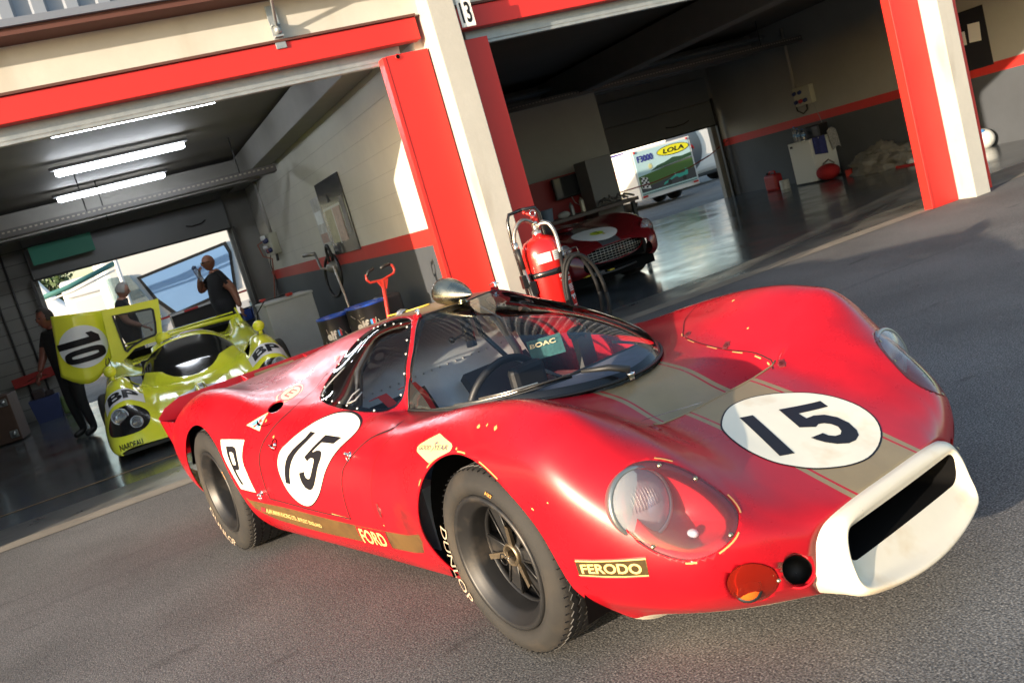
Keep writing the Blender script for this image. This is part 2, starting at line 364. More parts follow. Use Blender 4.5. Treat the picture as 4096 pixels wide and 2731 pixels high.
MK={
'side_roundel':('S',[(-0.9504,0.6767),(-0.9075,0.6724),(-0.8732,0.6632),(-0.8456,0.6511),(-0.8265,0.6398),(-0.8164,0.6272),(-0.8298,0.6116),(-0.86,0.5943),(-0.8983,0.5714),(-0.9326,0.545),(-0.9654,0.5144),(-0.9956,0.482),(-1.025,0.4456),(-1.0614,0.4093),(-1.1099,0.378),(-1.1653,0.3528),(-1.2116,0.3421),(-1.2555,0.3418),(-1.2965,0.3524),(-1.3367,0.3735),(-1.367,0.4028),(-1.3923,0.4432),(-1.4072,0.4779),(-1.4066,0.5075),(-1.3917,0.5368),(-1.3644,0.5604),(-1.3199,0.5811),(-1.2645,0.6055),(-1.1975,0.6315),(-1.1277,0.6547),(-1.0532,0.6702),(-0.9999,0.6766)]),
'side_1':('S',[(-1.1389,0.6237),(-1.0963,0.6205),(-1.1454,0.5925),(-1.2025,0.5638),(-1.2412,0.5409),(-1.2706,0.5146),(-1.2913,0.4876),(-1.3037,0.4603),(-1.3118,0.4242),(-1.3562,0.4269),(-1.3506,0.4544),(-1.3417,0.4845),(-1.327,0.5116),(-1.304,0.5356),(-1.2625,0.5605),(-1.2106,0.5842),(-1.1687,0.603)]),
'side_5':('S',[(-1.0164,0.614),(-0.8944,0.6067),(-0.9396,0.5875),(-1.0278,0.591),(-1.087,0.5602),(-1.081,0.5586),(-1.0563,0.5648),(-1.033,0.5654),(-1.0177,0.5613),(-1.0131,0.5537),(-1.0181,0.5355),(-1.0335,0.5162),(-1.05,0.4914),(-1.0639,0.4683),(-1.0847,0.4416),(-1.1034,0.4259),(-1.1255,0.417),(-1.1468,0.4158),(-1.1758,0.4229),(-1.197,0.4413),(-1.2068,0.4616),(-1.2069,0.4772),(-1.1578,0.4854),(-1.1592,0.4726),(-1.1492,0.4616),(-1.1327,0.4584),(-1.1167,0.4625),(-1.0995,0.4813),(-1.0837,0.5043),(-1.0712,0.5289),(-1.0743,0.5363),(-1.091,0.5382),(-1.1074,0.5345),(-1.1255,0.5249),(-1.1519,0.5386),(-1.0916,0.5728),(-1.0505,0.5952)]),
'p_plate':('S',[(-1.9838,0.5837),(-1.9807,0.5852),(-1.7503,0.585),(-1.7451,0.582),(-1.7512,0.5643),(-1.7576,0.5427),(-1.7613,0.5225),(-1.761,0.5038),(-1.7525,0.4792),(-1.7337,0.4486),(-1.7198,0.402),(-1.7118,0.3569),(-1.8731,0.3622),(-1.8876,0.4016),(-1.9145,0.4496),(-1.9485,0.4913),(-1.9681,0.5208),(-1.9787,0.5521)]),
'p_letter':('S',[(-1.9295,0.5569),(-1.8656,0.5575),(-1.8469,0.5546),(-1.8315,0.5484),(-1.8226,0.5376),(-1.8147,0.5134),(-1.8059,0.4888),(-1.8042,0.4673),(-1.8108,0.459),(-1.8219,0.4561),(-1.8494,0.4555),(-1.8119,0.3879),(-1.8388,0.3886),(-1.8744,0.4559),(-1.8977,0.4913),(-1.9147,0.5183),(-1.9233,0.5394)]),
'p_hole':('S',[(-1.8885,0.533),(-1.8696,0.5324),(-1.8549,0.5275),(-1.8476,0.5163),(-1.8395,0.4973),(-1.8325,0.4849),(-1.8384,0.4787),(-1.8539,0.4767),(-1.8676,0.4795),(-1.8784,0.4979),(-1.8883,0.5171),(-1.8947,0.5285)]),
'oval':('S',[(-1.6561,0.7335),(-1.6273,0.7333),(-1.5938,0.7304),(-1.5676,0.7255),(-1.5443,0.72),(-1.5336,0.715),(-1.5447,0.7114),(-1.5746,0.7103),(-1.6141,0.7128),(-1.645,0.7166),(-1.6749,0.7221),(-1.695,0.7265),(-1.7002,0.7302),(-1.6825,0.7325)]),
'oval_e':('S',[(-1.6584,0.7302),(-1.5875,0.726),(-1.5875,0.724),(-1.6381,0.7269),(-1.6359,0.7245),(-1.5866,0.7213),(-1.5848,0.7197),(-1.637,0.7227),(-1.6283,0.7198),(-1.5721,0.716),(-1.57,0.714),(-1.6393,0.7186)]),
'filler':('S',[(-1.6093,0.709),(-1.5842,0.7074),(-1.5554,0.7037),(-1.5349,0.6986),(-1.5277,0.6918),(-1.5323,0.6851),(-1.5506,0.6808),(-1.573,0.6802),(-1.5957,0.6821),(-1.6189,0.6873),(-1.6314,0.693),(-1.6389,0.699),(-1.6405,0.705),(-1.6299,0.7082)]),
'tri':('S',[(-1.6006,0.681),(-1.5927,0.6787),(-1.608,0.619),(-1.7516,0.6402)]),
'tri_in':('S',[(-1.6013,0.676),(-1.6203,0.6297),(-1.7152,0.6433)]),
'tri_bolt':('S',[(-1.6002,0.6754),(-1.6217,0.6573),(-1.603,0.6566),(-1.6648,0.6313),(-1.6839,0.634),(-1.6279,0.6527),(-1.6445,0.6541),(-1.6152,0.6686)]),
'goodyear':('S',[(-0.1543,0.6611),(-0.1017,0.6528),(-0.0572,0.6455),(-0.0481,0.6403),(-0.0496,0.6337),(-0.0573,0.6275),(-0.0694,0.6232),(-0.1173,0.6092),(-0.1838,0.5857),(-0.2363,0.5985),(-0.2745,0.6069),(-0.2821,0.6111),(-0.2829,0.6171),(-0.2724,0.6248),(-0.2183,0.6428)]),
'gy_text':('S',[(-0.266,0.6123),(-0.0716,0.6287),(-0.068,0.6412),(-0.2648,0.6242)]),
'gy_foot':('S',[(-0.1832,0.6134),(-0.1624,0.6224),(-0.1601,0.6296),(-0.1641,0.63),(-0.1664,0.6257)]),
'gy_wing':('S',[(-0.1576,0.6319),(-0.1542,0.6367),(-0.1322,0.6414),(-0.1467,0.6424),(-0.1556,0.6414),(-0.1621,0.6367)]),
'stripe_bot_u':('S',[(-1.8209,0.3237),(-1.5973,0.3206),(-1.3045,0.317),(-1.0794,0.3123),(-0.8485,0.3081),(-0.6199,0.3153),(-0.4575,0.3278),(-0.3813,0.3406),(-0.3053,0.3701)]),
'gold_side':('S',[(-1.8843,0.32),(-1.8444,0.3057),(-1.7062,0.3037),(-1.4025,0.3037),(-1.1214,0.2997),(-0.8606,0.2956),(-0.6312,0.3034),(-0.4713,0.3138),(-0.37,0.3346),(-0.3845,0.2988),(-0.4334,0.248),(-0.5037,0.2347),(-0.6684,0.226),(-0.8867,0.2178),(-1.2072,0.2107),(-1.4529,0.2072),(-1.6696,0.2175),(-1.7767,0.2356),(-1.8504,0.2609)]),
'ford':('S',[(-0.8848,0.2169),(-0.6844,0.2301),(-0.6666,0.2893),(-0.8525,0.2876)]),
'ford_gap':('S',[(-0.8702,0.2925),(-0.6404,0.3003),(-0.6675,0.2222),(-0.8946,0.2144)]),
'alan':('S',[(-1.7389,0.2476),(-1.1933,0.2394),(-1.1843,0.2617),(-1.7014,0.2796)]),
'flags':('S',[(-1.7894,0.2511),(-1.7413,0.252),(-1.71,0.2787),(-1.7566,0.2796)]),
'ferodo_red':('N',[(-0.2065,-0.0406),(-0.157,-0.0531),(-0.1045,-0.0639),(-0.0639,-0.0705),(-0.0246,-0.0755),(-0.0295,-0.1208),(-0.089,-0.1114),(-0.141,-0.1003),(-0.2071,-0.0823)]),
'ferodo_gold':('N',[(-0.2069,-0.0439),(-0.1581,-0.056),(-0.1055,-0.0669),(-0.0648,-0.0735),(-0.0255,-0.0794),(-0.0292,-0.1184),(-0.0879,-0.1086),(-0.1399,-0.0975),(-0.2079,-0.0792)]),
'ferodo_dark':('N',[(-0.2069,-0.047),(-0.1591,-0.0588),(-0.1065,-0.0695),(-0.0657,-0.0763),(-0.0263,-0.0822),(-0.0291,-0.1158),(-0.087,-0.1063),(-0.1389,-0.0952),(-0.2073,-0.0769)]),
'ferodo_text':('N',[(-0.1965,-0.0762),(-0.0416,-0.1105),(-0.0401,-0.0871),(-0.1958,-0.0545)]),
'hood_roundel':('H',[(0.4474,-0.1336),(0.4122,-0.0753),(0.3992,-0.021),(0.4077,0.0436),(0.4364,0.1051),(0.4764,0.1511),(0.5188,0.1846),(0.5719,0.207),(0.633,0.2124),(0.6863,0.1931),(0.7269,0.1487),(0.7547,0.0868),(0.7666,0.0189),(0.7558,-0.0389),(0.7339,-0.0843),(0.7081,-0.1227),(0.6766,-0.152),(0.6375,-0.1774),(0.5854,-0.1863),(0.5356,-0.1803),(0.4846,-0.1617)]),
'hood_1':('H',[(0.4546,-0.0689),(0.4702,-0.0331),(0.6457,-0.1055),(0.6308,-0.1456)]),
'hood_5':('H',[(0.4991,0.042),(0.5489,0.161),(0.5782,0.152),(0.5455,0.0643),(0.572,0.0587),(0.5764,0.0847),(0.5928,0.1101),(0.6213,0.124),(0.6553,0.1235),(0.685,0.1088),(0.7005,0.0917),(0.7082,0.065),(0.705,0.0392),(0.6882,0.0133),(0.6656,-0.0032),(0.6464,-0.0104),(0.6314,-0.0131),(0.6386,0.0288),(0.6541,0.0307),(0.6661,0.0421),(0.6699,0.0592),(0.6627,0.075),(0.6466,0.086),(0.6289,0.0834),(0.6155,0.0736),(0.608,0.0582),(0.6116,0.0409),(0.5859,0.0064)]),
'head_out':('N',[(0.0304,0.1455),(0.0694,0.1342),(0.1075,0.1109),(0.1504,0.0718),(0.1879,0.0255),(0.2047,-0.0109),(0.2025,-0.0402),(0.1848,-0.0709),(0.1522,-0.0923),(0.1161,-0.1043),(0.0766,-0.106),(0.0398,-0.0945),(-0.0027,-0.0694),(-0.0375,-0.0346),(-0.0611,0.0121),(-0.0677,0.0533),(-0.0625,0.087),(-0.0468,0.1195),(-0.0203,0.1387),(0.0036,0.1453)]),
'head_in':('N',[(0.0317,0.1263),(0.0693,0.1153),(0.1047,0.0942),(0.145,0.0578),(0.1726,0.0181),(0.1888,-0.0205),(0.1888,-0.0379),(0.175,-0.0609),(0.1391,-0.0792),(0.1099,-0.0858),(0.0774,-0.082),(0.0471,-0.0676),(0.0153,-0.0459),(-0.0084,-0.0132),(-0.0292,0.0221),(-0.04,0.0588),(-0.0339,0.0927),(-0.0156,0.116),(0.0062,0.1256)]),
'lamp_c':('N',[(0.0142,0.0342)]),
'screws_n':('N',[(-0.0277,0.1179),(0.0531,0.1278),(0.1291,0.0802),(0.1783,-0.0675),(-0.0018,-0.0587)]),
'fog_out':('N',[(0.2112,-0.137),(0.2413,-0.1472),(0.2559,-0.1653),(0.2568,-0.1889),(0.2395,-0.2069),(0.211,-0.2176),(0.1768,-0.2171),(0.151,-0.2025),(0.1414,-0.18),(0.1473,-0.1601),(0.166,-0.1425),(0.1898,-0.1355)]),
'fog_in':('N',[(0.2052,-0.1491),(0.2097,-0.163),(0.1989,-0.1821),(0.1787,-0.1943),(0.1621,-0.194),(0.1574,-0.1776),(0.1671,-0.1584),(0.1862,-0.1486)]),
'hole':('N',[(0.324,-0.1392),(0.3417,-0.1472),(0.3441,-0.1661),(0.334,-0.1854),(0.313,-0.1965),(0.2934,-0.1947),(0.2808,-0.1824),(0.2818,-0.1642),(0.2938,-0.1477),(0.3099,-0.1396)]),
'sidewin':('S',[(-1.0105,0.9222),(-0.9518,0.9137),(-0.908,0.8927),(-0.8494,0.8455),(-0.8043,0.7937),(-0.7757,0.7361),(-0.7714,0.6839),(-0.7764,0.6619),(-0.7888,0.6568),(-0.8126,0.6612),(-0.8835,0.6757),(-0.9847,0.6877),(-1.1001,0.6994),(-1.1899,0.7093),(-1.2489,0.718),(-1.3044,0.7315),(-1.3293,0.7596),(-1.342,0.8069),(-1.3526,0.8534),(-1.3529,0.8861),(-1.2941,0.9081),(-1.1482,0.9239),(-1.0753,0.925)]),
'sidewin_in':('S',[(-0.9946,0.9158),(-0.9507,0.9081),(-0.9195,0.8919),(-0.8679,0.8472),(-0.8215,0.7948),(-0.7905,0.7373),(-0.7818,0.6928),(-0.7835,0.6741),(-0.7952,0.6639),(-0.8255,0.6708),(-0.9037,0.6885),(-0.9973,0.6987),(-1.0868,0.7061),(-1.1732,0.7152),(-1.2249,0.722),(-1.2655,0.7346),(-1.2822,0.7586),(-1.2789,0.8044),(-1.2519,0.8513),(-1.2027,0.8865),(-1.152,0.9062),(-1.0853,0.9152),(-1.041,0.9187)]),
'door_shut':('S',[(-1.3841,0.7772),(-1.3998,0.7644),(-1.409,0.6901),(-1.4928,0.6252),(-1.5524,0.5775),(-1.5833,0.5264),(-1.5902,0.4909),(-1.5855,0.4233),(-1.587,0.3366),(-1.587,0.3366),(-1.2295,0.3267),(-0.8765,0.3224)]),
'door_front':('S',[(-0.8765,0.3224),(-0.8694,0.3811),(-0.8643,0.4461),(-0.8541,0.4873),(-0.8356,0.5176),(-0.7771,0.5611),(-0.6964,0.6072),(-0.5856,0.633),(-0.6141,0.6438)]),
'fender_seam':('S',[(-0.6282,0.3289),(-0.6462,0.3787),(-0.6424,0.431),(-0.6252,0.495),(-0.6049,0.5497),(-0.5685,0.5989),(-0.5245,0.6296)]),
'pins':('S',[(-0.8059,0.5581),(-1.652,0.3598),(-0.6103,0.3882),(-1.4394,0.5727)]),
'stripe_out':('H',[(0.8205,0.1635),(0.82,-0.1479),(0.3469,-0.1626),(0.2625,0.2377)]),
'dz':('H',[(0.3728,-0.535),(0.3801,-0.3108),(-0.093,0.3611),(0.1076,0.3156),(0.3511,0.265)]),
'clip_n':('H',[(0.2325,-0.0222)]),
'nosewhite':('N',[(0.4775,-0.0163),(0.4392,-0.037),(0.4016,-0.0594),(0.3753,-0.0883),(0.3964,-0.0854),(0.3897,-0.1132),(0.3839,-0.1435),(0.3736,-0.1675),(0.3411,-0.1967),(0.3191,-0.2071),(0.2705,-0.22)]),
'chin':('N',[(-0.2046,-0.1578),(-0.1404,-0.1759),(0.022,-0.2057),(0.1372,-0.2156),(0.2226,-0.2169),(0.3096,-0.2152)]),
'seam_far':('H',[(-0.1907,0.5363),(-0.1859,0.4611),(-0.1403,0.3893),(-0.1028,0.3485),(0.0021,0.3149),(0.1219,0.3),(0.2206,0.3047),(0.2794,0.3002),(0.3024,0.2916),(0.3512,0.2298)]),
}
# ================================================================ RED RACING CAR
CAR_TH=math.radians(-78.72)
CAR_O=Vector((1.41089769,2.50334917,0))
car=empty('race_car',CAR_O,CAR_TH,'low red racing coupe number 15 with gold stripe and white nose, parked on the asphalt','race car')
RED=M('race_red',(.37,.005,.012),.30,0,.16,var=.16,vscale=3,bump=.012,bscale=25,rvar=.08,coatr=.10,spec=.33)
add_spots(RED,(.22,.004,.010),2.2,.50,.74,w=3)
add_spots(RED,(.75,.42,.12),22,.765,.77,detail=3,w=1)
add_spots(RED,(.10,.02,.015),30,.70,.78,detail=6,w=7)
def grime(m,col,boxes):
    # soot and road dirt thrown up at fixed places of the shell (car coordinates), broken up by noise
    N,L=nodes(m); b=N['Principled BSDF']; tc=N.new('ShaderNodeTexCoord'); n=N.new('ShaderNodeTexNoise'); n.inputs['Scale'].default_value=11; n.inputs['Detail'].default_value=9; n.inputs['Roughness'].default_value=.7; L.new(tc.outputs['Object'],n.inputs['Vector'])
    tot=None
    for (c,r,amt) in boxes:
        mp=N.new('ShaderNodeVectorMath'); mp.operation='SUBTRACT'; mp.inputs[1].default_value=c; ab=N.new('ShaderNodeVectorMath'); ab.operation='ABSOLUTE'; 
        sx=N.new('ShaderNodeSeparateXYZ'); L.new(tc.outputs['Object'],sx.inputs[0]); am=N.new('ShaderNodeMath'); am.operation='ABSOLUTE'; L.new(sx.outputs[1],am.inputs[0]); cb=N.new('ShaderNodeCombineXYZ'); L.new(sx.outputs[0],cb.inputs[0]); L.new(am.outputs[0],cb.inputs[1]); L.new(sx.outputs[2],cb.inputs[2])
        L.new(cb.outputs[0],mp.inputs[0]); dv=N.new('ShaderNodeVectorMath'); dv.operation='DIVIDE'; dv.inputs[1].default_value=r; L.new(mp.outputs[0],dv.inputs[0]); ln=N.new('ShaderNodeVectorMath'); ln.operation='LENGTH'; L.new(dv.outputs[0],ln.inputs[0])
        rg=N.new('ShaderNodeMapRange'); rg.inputs[1].default_value=1; rg.inputs[2].default_value=0; rg.inputs[3].default_value=0; rg.inputs[4].default_value=amt; L.new(ln.outputs['Value'],rg.inputs[0])
        if tot is None: tot=rg.outputs[0]
        else: mx=N.new('ShaderNodeMath'); mx.operation='MAXIMUM'; L.new(tot,mx.inputs[0]); L.new(rg.outputs[0],mx.inputs[1]); tot=mx.outputs[0]
    ad=N.new('ShaderNodeMath'); ad.operation='ADD'; L.new(tot,ad.inputs[0]); L.new(n.outputs[0],ad.inputs[1]); rr=N.new('ShaderNodeMapRange'); rr.inputs[1].default_value=.80; rr.inputs[2].default_value=1.15; rr.inputs[4].default_value=.85; L.new(ad.outputs[0],rr.inputs[0])
    mix=N.new('ShaderNodeMix'); mix.data_type='RGBA'; L.new(rr.outputs[0],mix.inputs[0]); bi=b.inputs['Base Color']; L.new(bi.links[0].from_socket,mix.inputs[6]); mix.inputs[7].default_value=(*col,1); L.new(mix.outputs[2],bi)
grime(RED,(.035,.016,.012),[((-.42,.70,.36),(.20,.3,.20),.62),((-.25,.66,.16),(.6,.3,.09),.5),((.33,.62,.20),(.12,.3,.12),.5),((.15,.6,.10),(.6,.5,.06),.5),((-1.2,.62,.12),(1.0,.3,.06),.42)])
add_spots(RED,(.70,.45,.25),60,.82,.83,detail=2,w=12)
GOLD=M('gold_paint',(.30,.22,.115),.42,.35,.1,var=.14,vscale=6)
add_spots(GOLD,(.45,.01,.015),14,.73,.74,w=2)
GOLDS=M('sill_gold',(.17,.095,.03),.45,.35,.1,var=.2,vscale=5)
add_spots(GOLDS,(.07,.035,.02),7,.50,.75,w=5)
CREAM=M('nose_cream',(.66,.61,.50),.38,0,.1,var=.06,vscale=4,bump=.02,bscale=20)
add_spots(CREAM,(.50,.36,.18),4.5,.53,.78,w=4); add_spots(CREAM,(.10,.06,.05),32,.68,.73,w=8,detail=8)
WHITEP=M('roundel_white',(.74,.70,.57),.38,0,.1,var=.05,vscale=5)
add_spots(WHITEP,(.55,.38,.20),5,.53,.80,w=4); add_spots(WHITEP,(.16,.12,.10),34,.70,.72,w=6,detail=7)
INK=M('ink_black',(.008,.008,.012),.45,0,0,var=.2,spec=.25)
BLK=M('black_satin',(.012,.012,.012),.5)
BLKG=M('black_gloss',(.01,.01,.011),.2,0,.3)
DARK=M('dark_void',(.004,.004,.004),.9,spec=.1)
RUB=M('tyre_rubber',(.016,.015,.014),.78,0,0,var=.25,vscale=9,bump=.05,bscale=60)
add_spots(RUB,(.055,.043,.030),3.5,.50,.78,w=2)
RIMB=M('rim_dark',(.022,.022,.023),.42,.3,0,var=.2,vscale=12)
add_spots(RIMB,(.12,.10,.08),6,.55,.8,w=2)
ALU=M('aluminium_panel',(.66,.70,.70),.5,.1,0,var=.14,vscale=5,rvar=.08)
CHR=M('chrome',(.75,.74,.70),.12,1)
CHRO=M('old_chrome',(.40,.38,.29),.26,1,var=.3,vscale=14,rvar=.12)
GLS=glass('windscreen_plexi',(.96,.97,.98),1.36)
GLB=glass('lens_plexi',(.97,.93,.95),1.30,haze=.05,hcol=(.7,.5,.6))
V0,q0=body_mesh(400,170)
T0=np.concatenate([q0[:,[0,1,2]],q0[:,[0,2,3]]])
# companion z without the canopy (same topology)
def _flat():
    global canopy
    c=canopy; canopy=lambda x,y: np.full_like(x,-1.); r=body_mesh(400,170)[0]; canopy=c; return r
VF=_flat(); ZB=VF[:,2].copy()
bvh_full=BVHTree.FromPolygons([tuple(v) for v in V0],[tuple(map(int,t)) for t in T0])
V,T=V0,T0; A=[ZB]
XR_Y=[0,.1,.19,.25,.32,.4,.45,.6]; XR_X=[-.88,-.90,-.925,-.87,-.80,-.745,-.725,-.70]
def xr(y): return np.interp(np.abs(y),XR_Y,XR_X)
def cut(f):
    """drop part of body where f>0"""
    global V,T,A
    V,A,P,N=split(V,T,f(V),A); T=N; return P
# windscreen aperture
def f_ws(v):
    return np.where(v[:,2]>.5,np.minimum(np.minimum(v[:,0]-xr(v[:,1]),.006-v[:,0]),(wsw(v[:,0])-np.abs(v[:,1]))+.004),-.5)
cut(f_ws)
# outside of the screen the flat shell height applies right up to the aperture edge
near=(V[:,0]>-.70)&(np.abs(V[:,1])<.50)&(V[:,2]>.5)
V[near,2]=A[0][near]
# wheel arches
def arch(cx,cz,r,ymin):
    def f(v):
        d=np.where(v[:,2]>cz,r-np.hypot(v[:,0]-cx,v[:,2]-cz),r-np.abs(v[:,0]-cx))
        return np.minimum(d,np.abs(v[:,1])-ymin)
    return f
cut(arch(-.005,.285,.338,.40)); cut(arch(-2.27,.29,.355,.42))
SPF=lambda k,s=-1: (lambda v: np.where(s*v[:,1]>.15,sdpoly(v[:,[0,2]],k),-.5))
sw=smooth_closed(MK['sidewin'][1],4); swi=smooth_closed(MK['sidewin_in'][1],4)
SW=[]
for s in (-1,1):
    f=lambda v,s=s: np.where((s*v[:,1]>.12)&(v[:,2]>.6),sdpoly(v[:,[0,2]],sw),-.5)
    V,A,P,N=split(V,T,f(V),A); T=N; SW.append((s,V.copy(),P))
nF=np.array([.62,-.62,.48]); nF/=np.linalg.norm(nF); uF=np.cross([0,0,1],nF);uF/=np.linalg.norm(uF);vF=np.cross(nF,uF)
def nframe(s): 
    m=np.array([1,-s,1.]); return nF*m,uF*m,vF*m     # s=-1 near (right) side, +1 mirrored
HD=smooth_closed(MK['head_out'][1],3); FG=smooth_closed(MK['fog_out'][1],3)
from math import cos,sin,pi
_hc=np.array(MK['hole'][1]).mean(0)
_hr=np.array([_hc+.036*np.array([cos(a),sin(a)]) for a in np.linspace(0,2*pi,24,endpoint=False)])
hole_c=np.array([.757,-.322,.228]); hc2=np.array([hole_c@uF,hole_c@vF])
HOLE=np.array([hc2+np.array([.036*cos(a),.038*sin(a)]) for a in np.linspace(0,2*pi,28,endpoint=False)])
HEADP=[];FOGP=[]
for s in (-1,1):
    n,u,v_=nframe(s)
    for nm,poly in (('h',HD),('f',FG),('o',HOLE)):
        f=lambda v: np.where((s*v[:,1]>.2)&(v[:,0]>.2)&(v@n>.60),sdpoly(np.stack([v@u,v@v_],1),poly),-.5)
        V,A,P,N=split(V,T,f(V),A); T=N
        if nm=='h': HEADP.append((s,V.copy(),P))
        if nm=='f': FOGP.append((s,V.copy(),P))
# filler hole in the rear haunch
FIL=smooth_closed(MK['filler'][1],2)
cut(lambda v: np.where(v[:,1]<-.2,sdpoly(v[:,[0,2]],FIL),-.5))
# colours of the shell: cut along every paint border, then name the faces
def border(f):
    global V,T,A,MI
    V,A,P,N=split(V,T,f(V),A); T=np.concatenate([P,N]); return len(P)
MIs=[]
ay=lambda v: np.abs(v[:,1])
top=lambda v: (v[:,2]>.33)
for w_ in (.130,.138,.155): border(lambda v: np.where(top(v),w_-ay(v),-.5))
GS=np.array(MK['gold_side'][1])
border(lambda v: np.where(ay(v)>.4,sdpoly(v[:,[0,2]],GS),-.5))
bz=lambda v: np.interp(v[:,0],[-3.2,-1.9,-1.2,-.35,.3],[.33,.325,.318,.345,.35])
V_c=V[T].mean(1)
cy=np.abs(V_c[:,1]); cz=V_c[:,2]
mi=np.zeros(len(T),int)
mi[(cz>.33)&((cy<.130)|((cy>.138)&(cy<.155)))]=1
gsd=sdpoly(V_c[:,[0,2]],GS); mi[(cy>.4)&(gsd>0)]=2
# thin pin-stripes inside the sill band are left red: distance ring
mi[(cy>.4)&(gsd>.012)&(gsd<.018)&(V_c[:,0]<-.3)]=2
# white chin line along the lower front edge
chin=(V_c[:,0]>.05)&(cz<.100+.012*np.clip((V_c[:,0]-.2)/.5,0,1))&(cy>.1); mi[chin]=3
Vc,Tc=compact(V,T)
body=mesh_obj('body',Vc,Tc,[RED,GOLD,GOLDS,CREAM],car,mi=mi)
_sm=body.modifiers.new('thick','SOLIDIFY'); _sm.thickness=.006; _sm.offset=-1; _sm.use_rim=True; _sm.material_offset=0
bvh=BVHTree.FromPolygons([tuple(v) for v in Vc],[tuple(map(int,t)) for t in Tc])
# ---- projected markings
FR={'S':(Vector((1,0,0)),Vector((0,0,1)),Vector((0,-1,0))),'H':(Vector((1,0,0)),Vector((0,1,0)),Vector((0,0,1))),'N':(Vector(uF),Vector(vF),Vector(nF))}
def fill2d(polys,step=.012):
    """polys: list of loops (first outer, others holes/other loops) -> bmesh filled and cut in a grid"""
    cu=bpy.data.curves.new('t','CURVE'); cu.dimensions='2D'; cu.fill_mode='BOTH'
    for p in polys:
        sp=cu.splines.new('POLY'); sp.points.add(len(p)-1); sp.use_cyclic_u=True
        for k,(a,b) in enumerate(p): sp.points[k].co=(a,b,0,1)
    ob=bpy.data.objects.new('t',cu); me=ob.to_mesh(); bm=bmesh.new(); bm.from_mesh(me); ob.to_mesh_clear(); bpy.data.objects.remove(ob); bpy.data.curves.remove(cu)
    gridcut(bm,step); return bm
def gridcut(bm,step):
    xs=[v.co.x for v in bm.verts]; ys=[v.co.y for v in bm.verts]
    if not xs: return
    for ax,lo,hi in ((0,min(xs),max(xs)),(1,min(ys),max(ys))):
        k=int((hi-lo)/step)+1
        for i in range(1,k):
            co=[0,0,0]; co[ax]=lo+(hi-lo)*i/k; no=[0,0,0]; no[ax]=1
            bmesh.ops.bisect_plane(bm,geom=bm.verts[:]+bm.edges[:]+bm.faces[:],plane_co=co,plane_no=no,dist=1e-6)
def text2d(txt,bold=0.0,shear=0,font=None,cut=.07):
    cu=bpy.data.curves.new('t','FONT'); cu.body=txt; cu.size=1; cu.offset=bold; cu.shear=shear; cu.resolution_u=4
    ob=bpy.data.objects.new('t',cu); COL.objects.link(ob); bpy.context.view_layer.update()
    dg=bpy.context.evaluated_depsgraph_get(); me=ob.evaluated_get(dg).to_mesh(); bm=bmesh.new(); bm.from_mesh(me); ob.evaluated_get(dg).to_mesh_clear()
    bpy.data.objects.remove(ob); bpy.data.curves.remove(cu)
    xs=[v.co.x for v in bm.verts]; ys=[v.co.y for v in bm.verts]; x0,x1,y0,y1=min(xs),max(xs),min(ys),max(ys)
    for v in bm.verts: v.co.x=(v.co.x-x0)/(x1-x0); v.co.y=(v.co.y-y0)/(y1-y0); v.co.z=0
    if cut: gridcut(bm,cut)
    return bm
def quadmap(bm,q):
    """unit square -> quad BL BR TR TL"""
    bl,br,tr,tl=[Vector(p) for p in q]
    for v in bm.verts:
        a,b=v.co.x,v.co.y; p=bl*(1-a)*(1-b)+br*a*(1-b)+tr*a*b+tl*(1-a)*b; v.co.x,v.co.y=p.x,p.y
    return bm
def project(name,bm,fr,mat,off=.0012,parent=None,tree=None,far=2.0,frame=None):
    U_,W_,Nn=frame if frame else FR[fr]; tr=tree or bvh
    bad=[]
    for v in bm.verts:
        o=U_*v.co.x+W_*v.co.y
        h=tr.ray_cast(o+Nn*far,-Nn)
        if h[0] is None: bad.append(v); v.co=o; continue
        n=h[1]; n=n if n.dot(Nn)>0 else -n
        v.co=h[0]+n*off
    bmesh.ops.delete(bm,geom=bad,context='VERTS')
    for f in bm.faces: f.smooth=True
    bmesh.ops.recalc_face_normals(bm,faces=bm.faces)
    for f in bm.faces:
        if f.normal.dot(Nn)<0: f.normal_flip()
    me=bpy.data.meshes.new(name); bm.to_mesh(me); bm.free(); me.materials.append(mat)
    ob=bpy.data.objects.new(name,me); COL.objects.link(ob); ob.parent=parent or car
    if len(me.polygons)==0: bpy.data.objects.remove(ob); return None
    return ob
def grow(poly,d):
    P=np.array(poly,float); n=len(P); out=[]
    area=sum(P[i][0]*P[(i+1)%n][1]-P[(i+1)%n][0]*P[i][1] for i in range(n)); sg=1 if area>0 else -1
    for i in range(n):
        t=P[(i+1)%n]-P[i-1]; t/=np.linalg.norm(t)+1e-9; out.append(P[i]+sg*d*np.array([t[1],-t[0]]))
    return np.array(out)
def mk(n): return MK[n][1]
sr=smooth_closed(mk('side_roundel'),3)
project('roundel_border',fill2d([grow(sr,.0045)]),'S',INK,.0009)
rd=project('number_roundel',fill2d([sr]),'S',WHITEP,.0016)
project('number',fill2d([mk('side_1')]),'S',INK,.0024,rd)
project('number',fill2d([mk('side_5')]),'S',INK,.0024,rd)
pp=project('class_plate',fill2d([mk('p_plate')]),'S',WHITEP,.0014)
project('letter',fill2d([mk('p_letter'),mk('p_hole')]),'S',INK,.0022,pp)
ov=smooth_closed(mk('oval'),3)
YEL=M('sticker_cream',(.78,.66,.38),.4,var=.06)
SRED=M('sticker_red',(.6,.04,.02),.4)
project('sticker_border',fill2d([grow(ov,.006),grow(ov,.004)],.03),'S',YEL,.0012)
so_=project('sticker',fill2d([ov]),'S',YEL,.0013); project('letter',fill2d([mk('oval_e')]),'S',SRED,.002,so_)
tr_=project('sticker',fill2d([mk('tri')]),'S',YEL,.0013); 
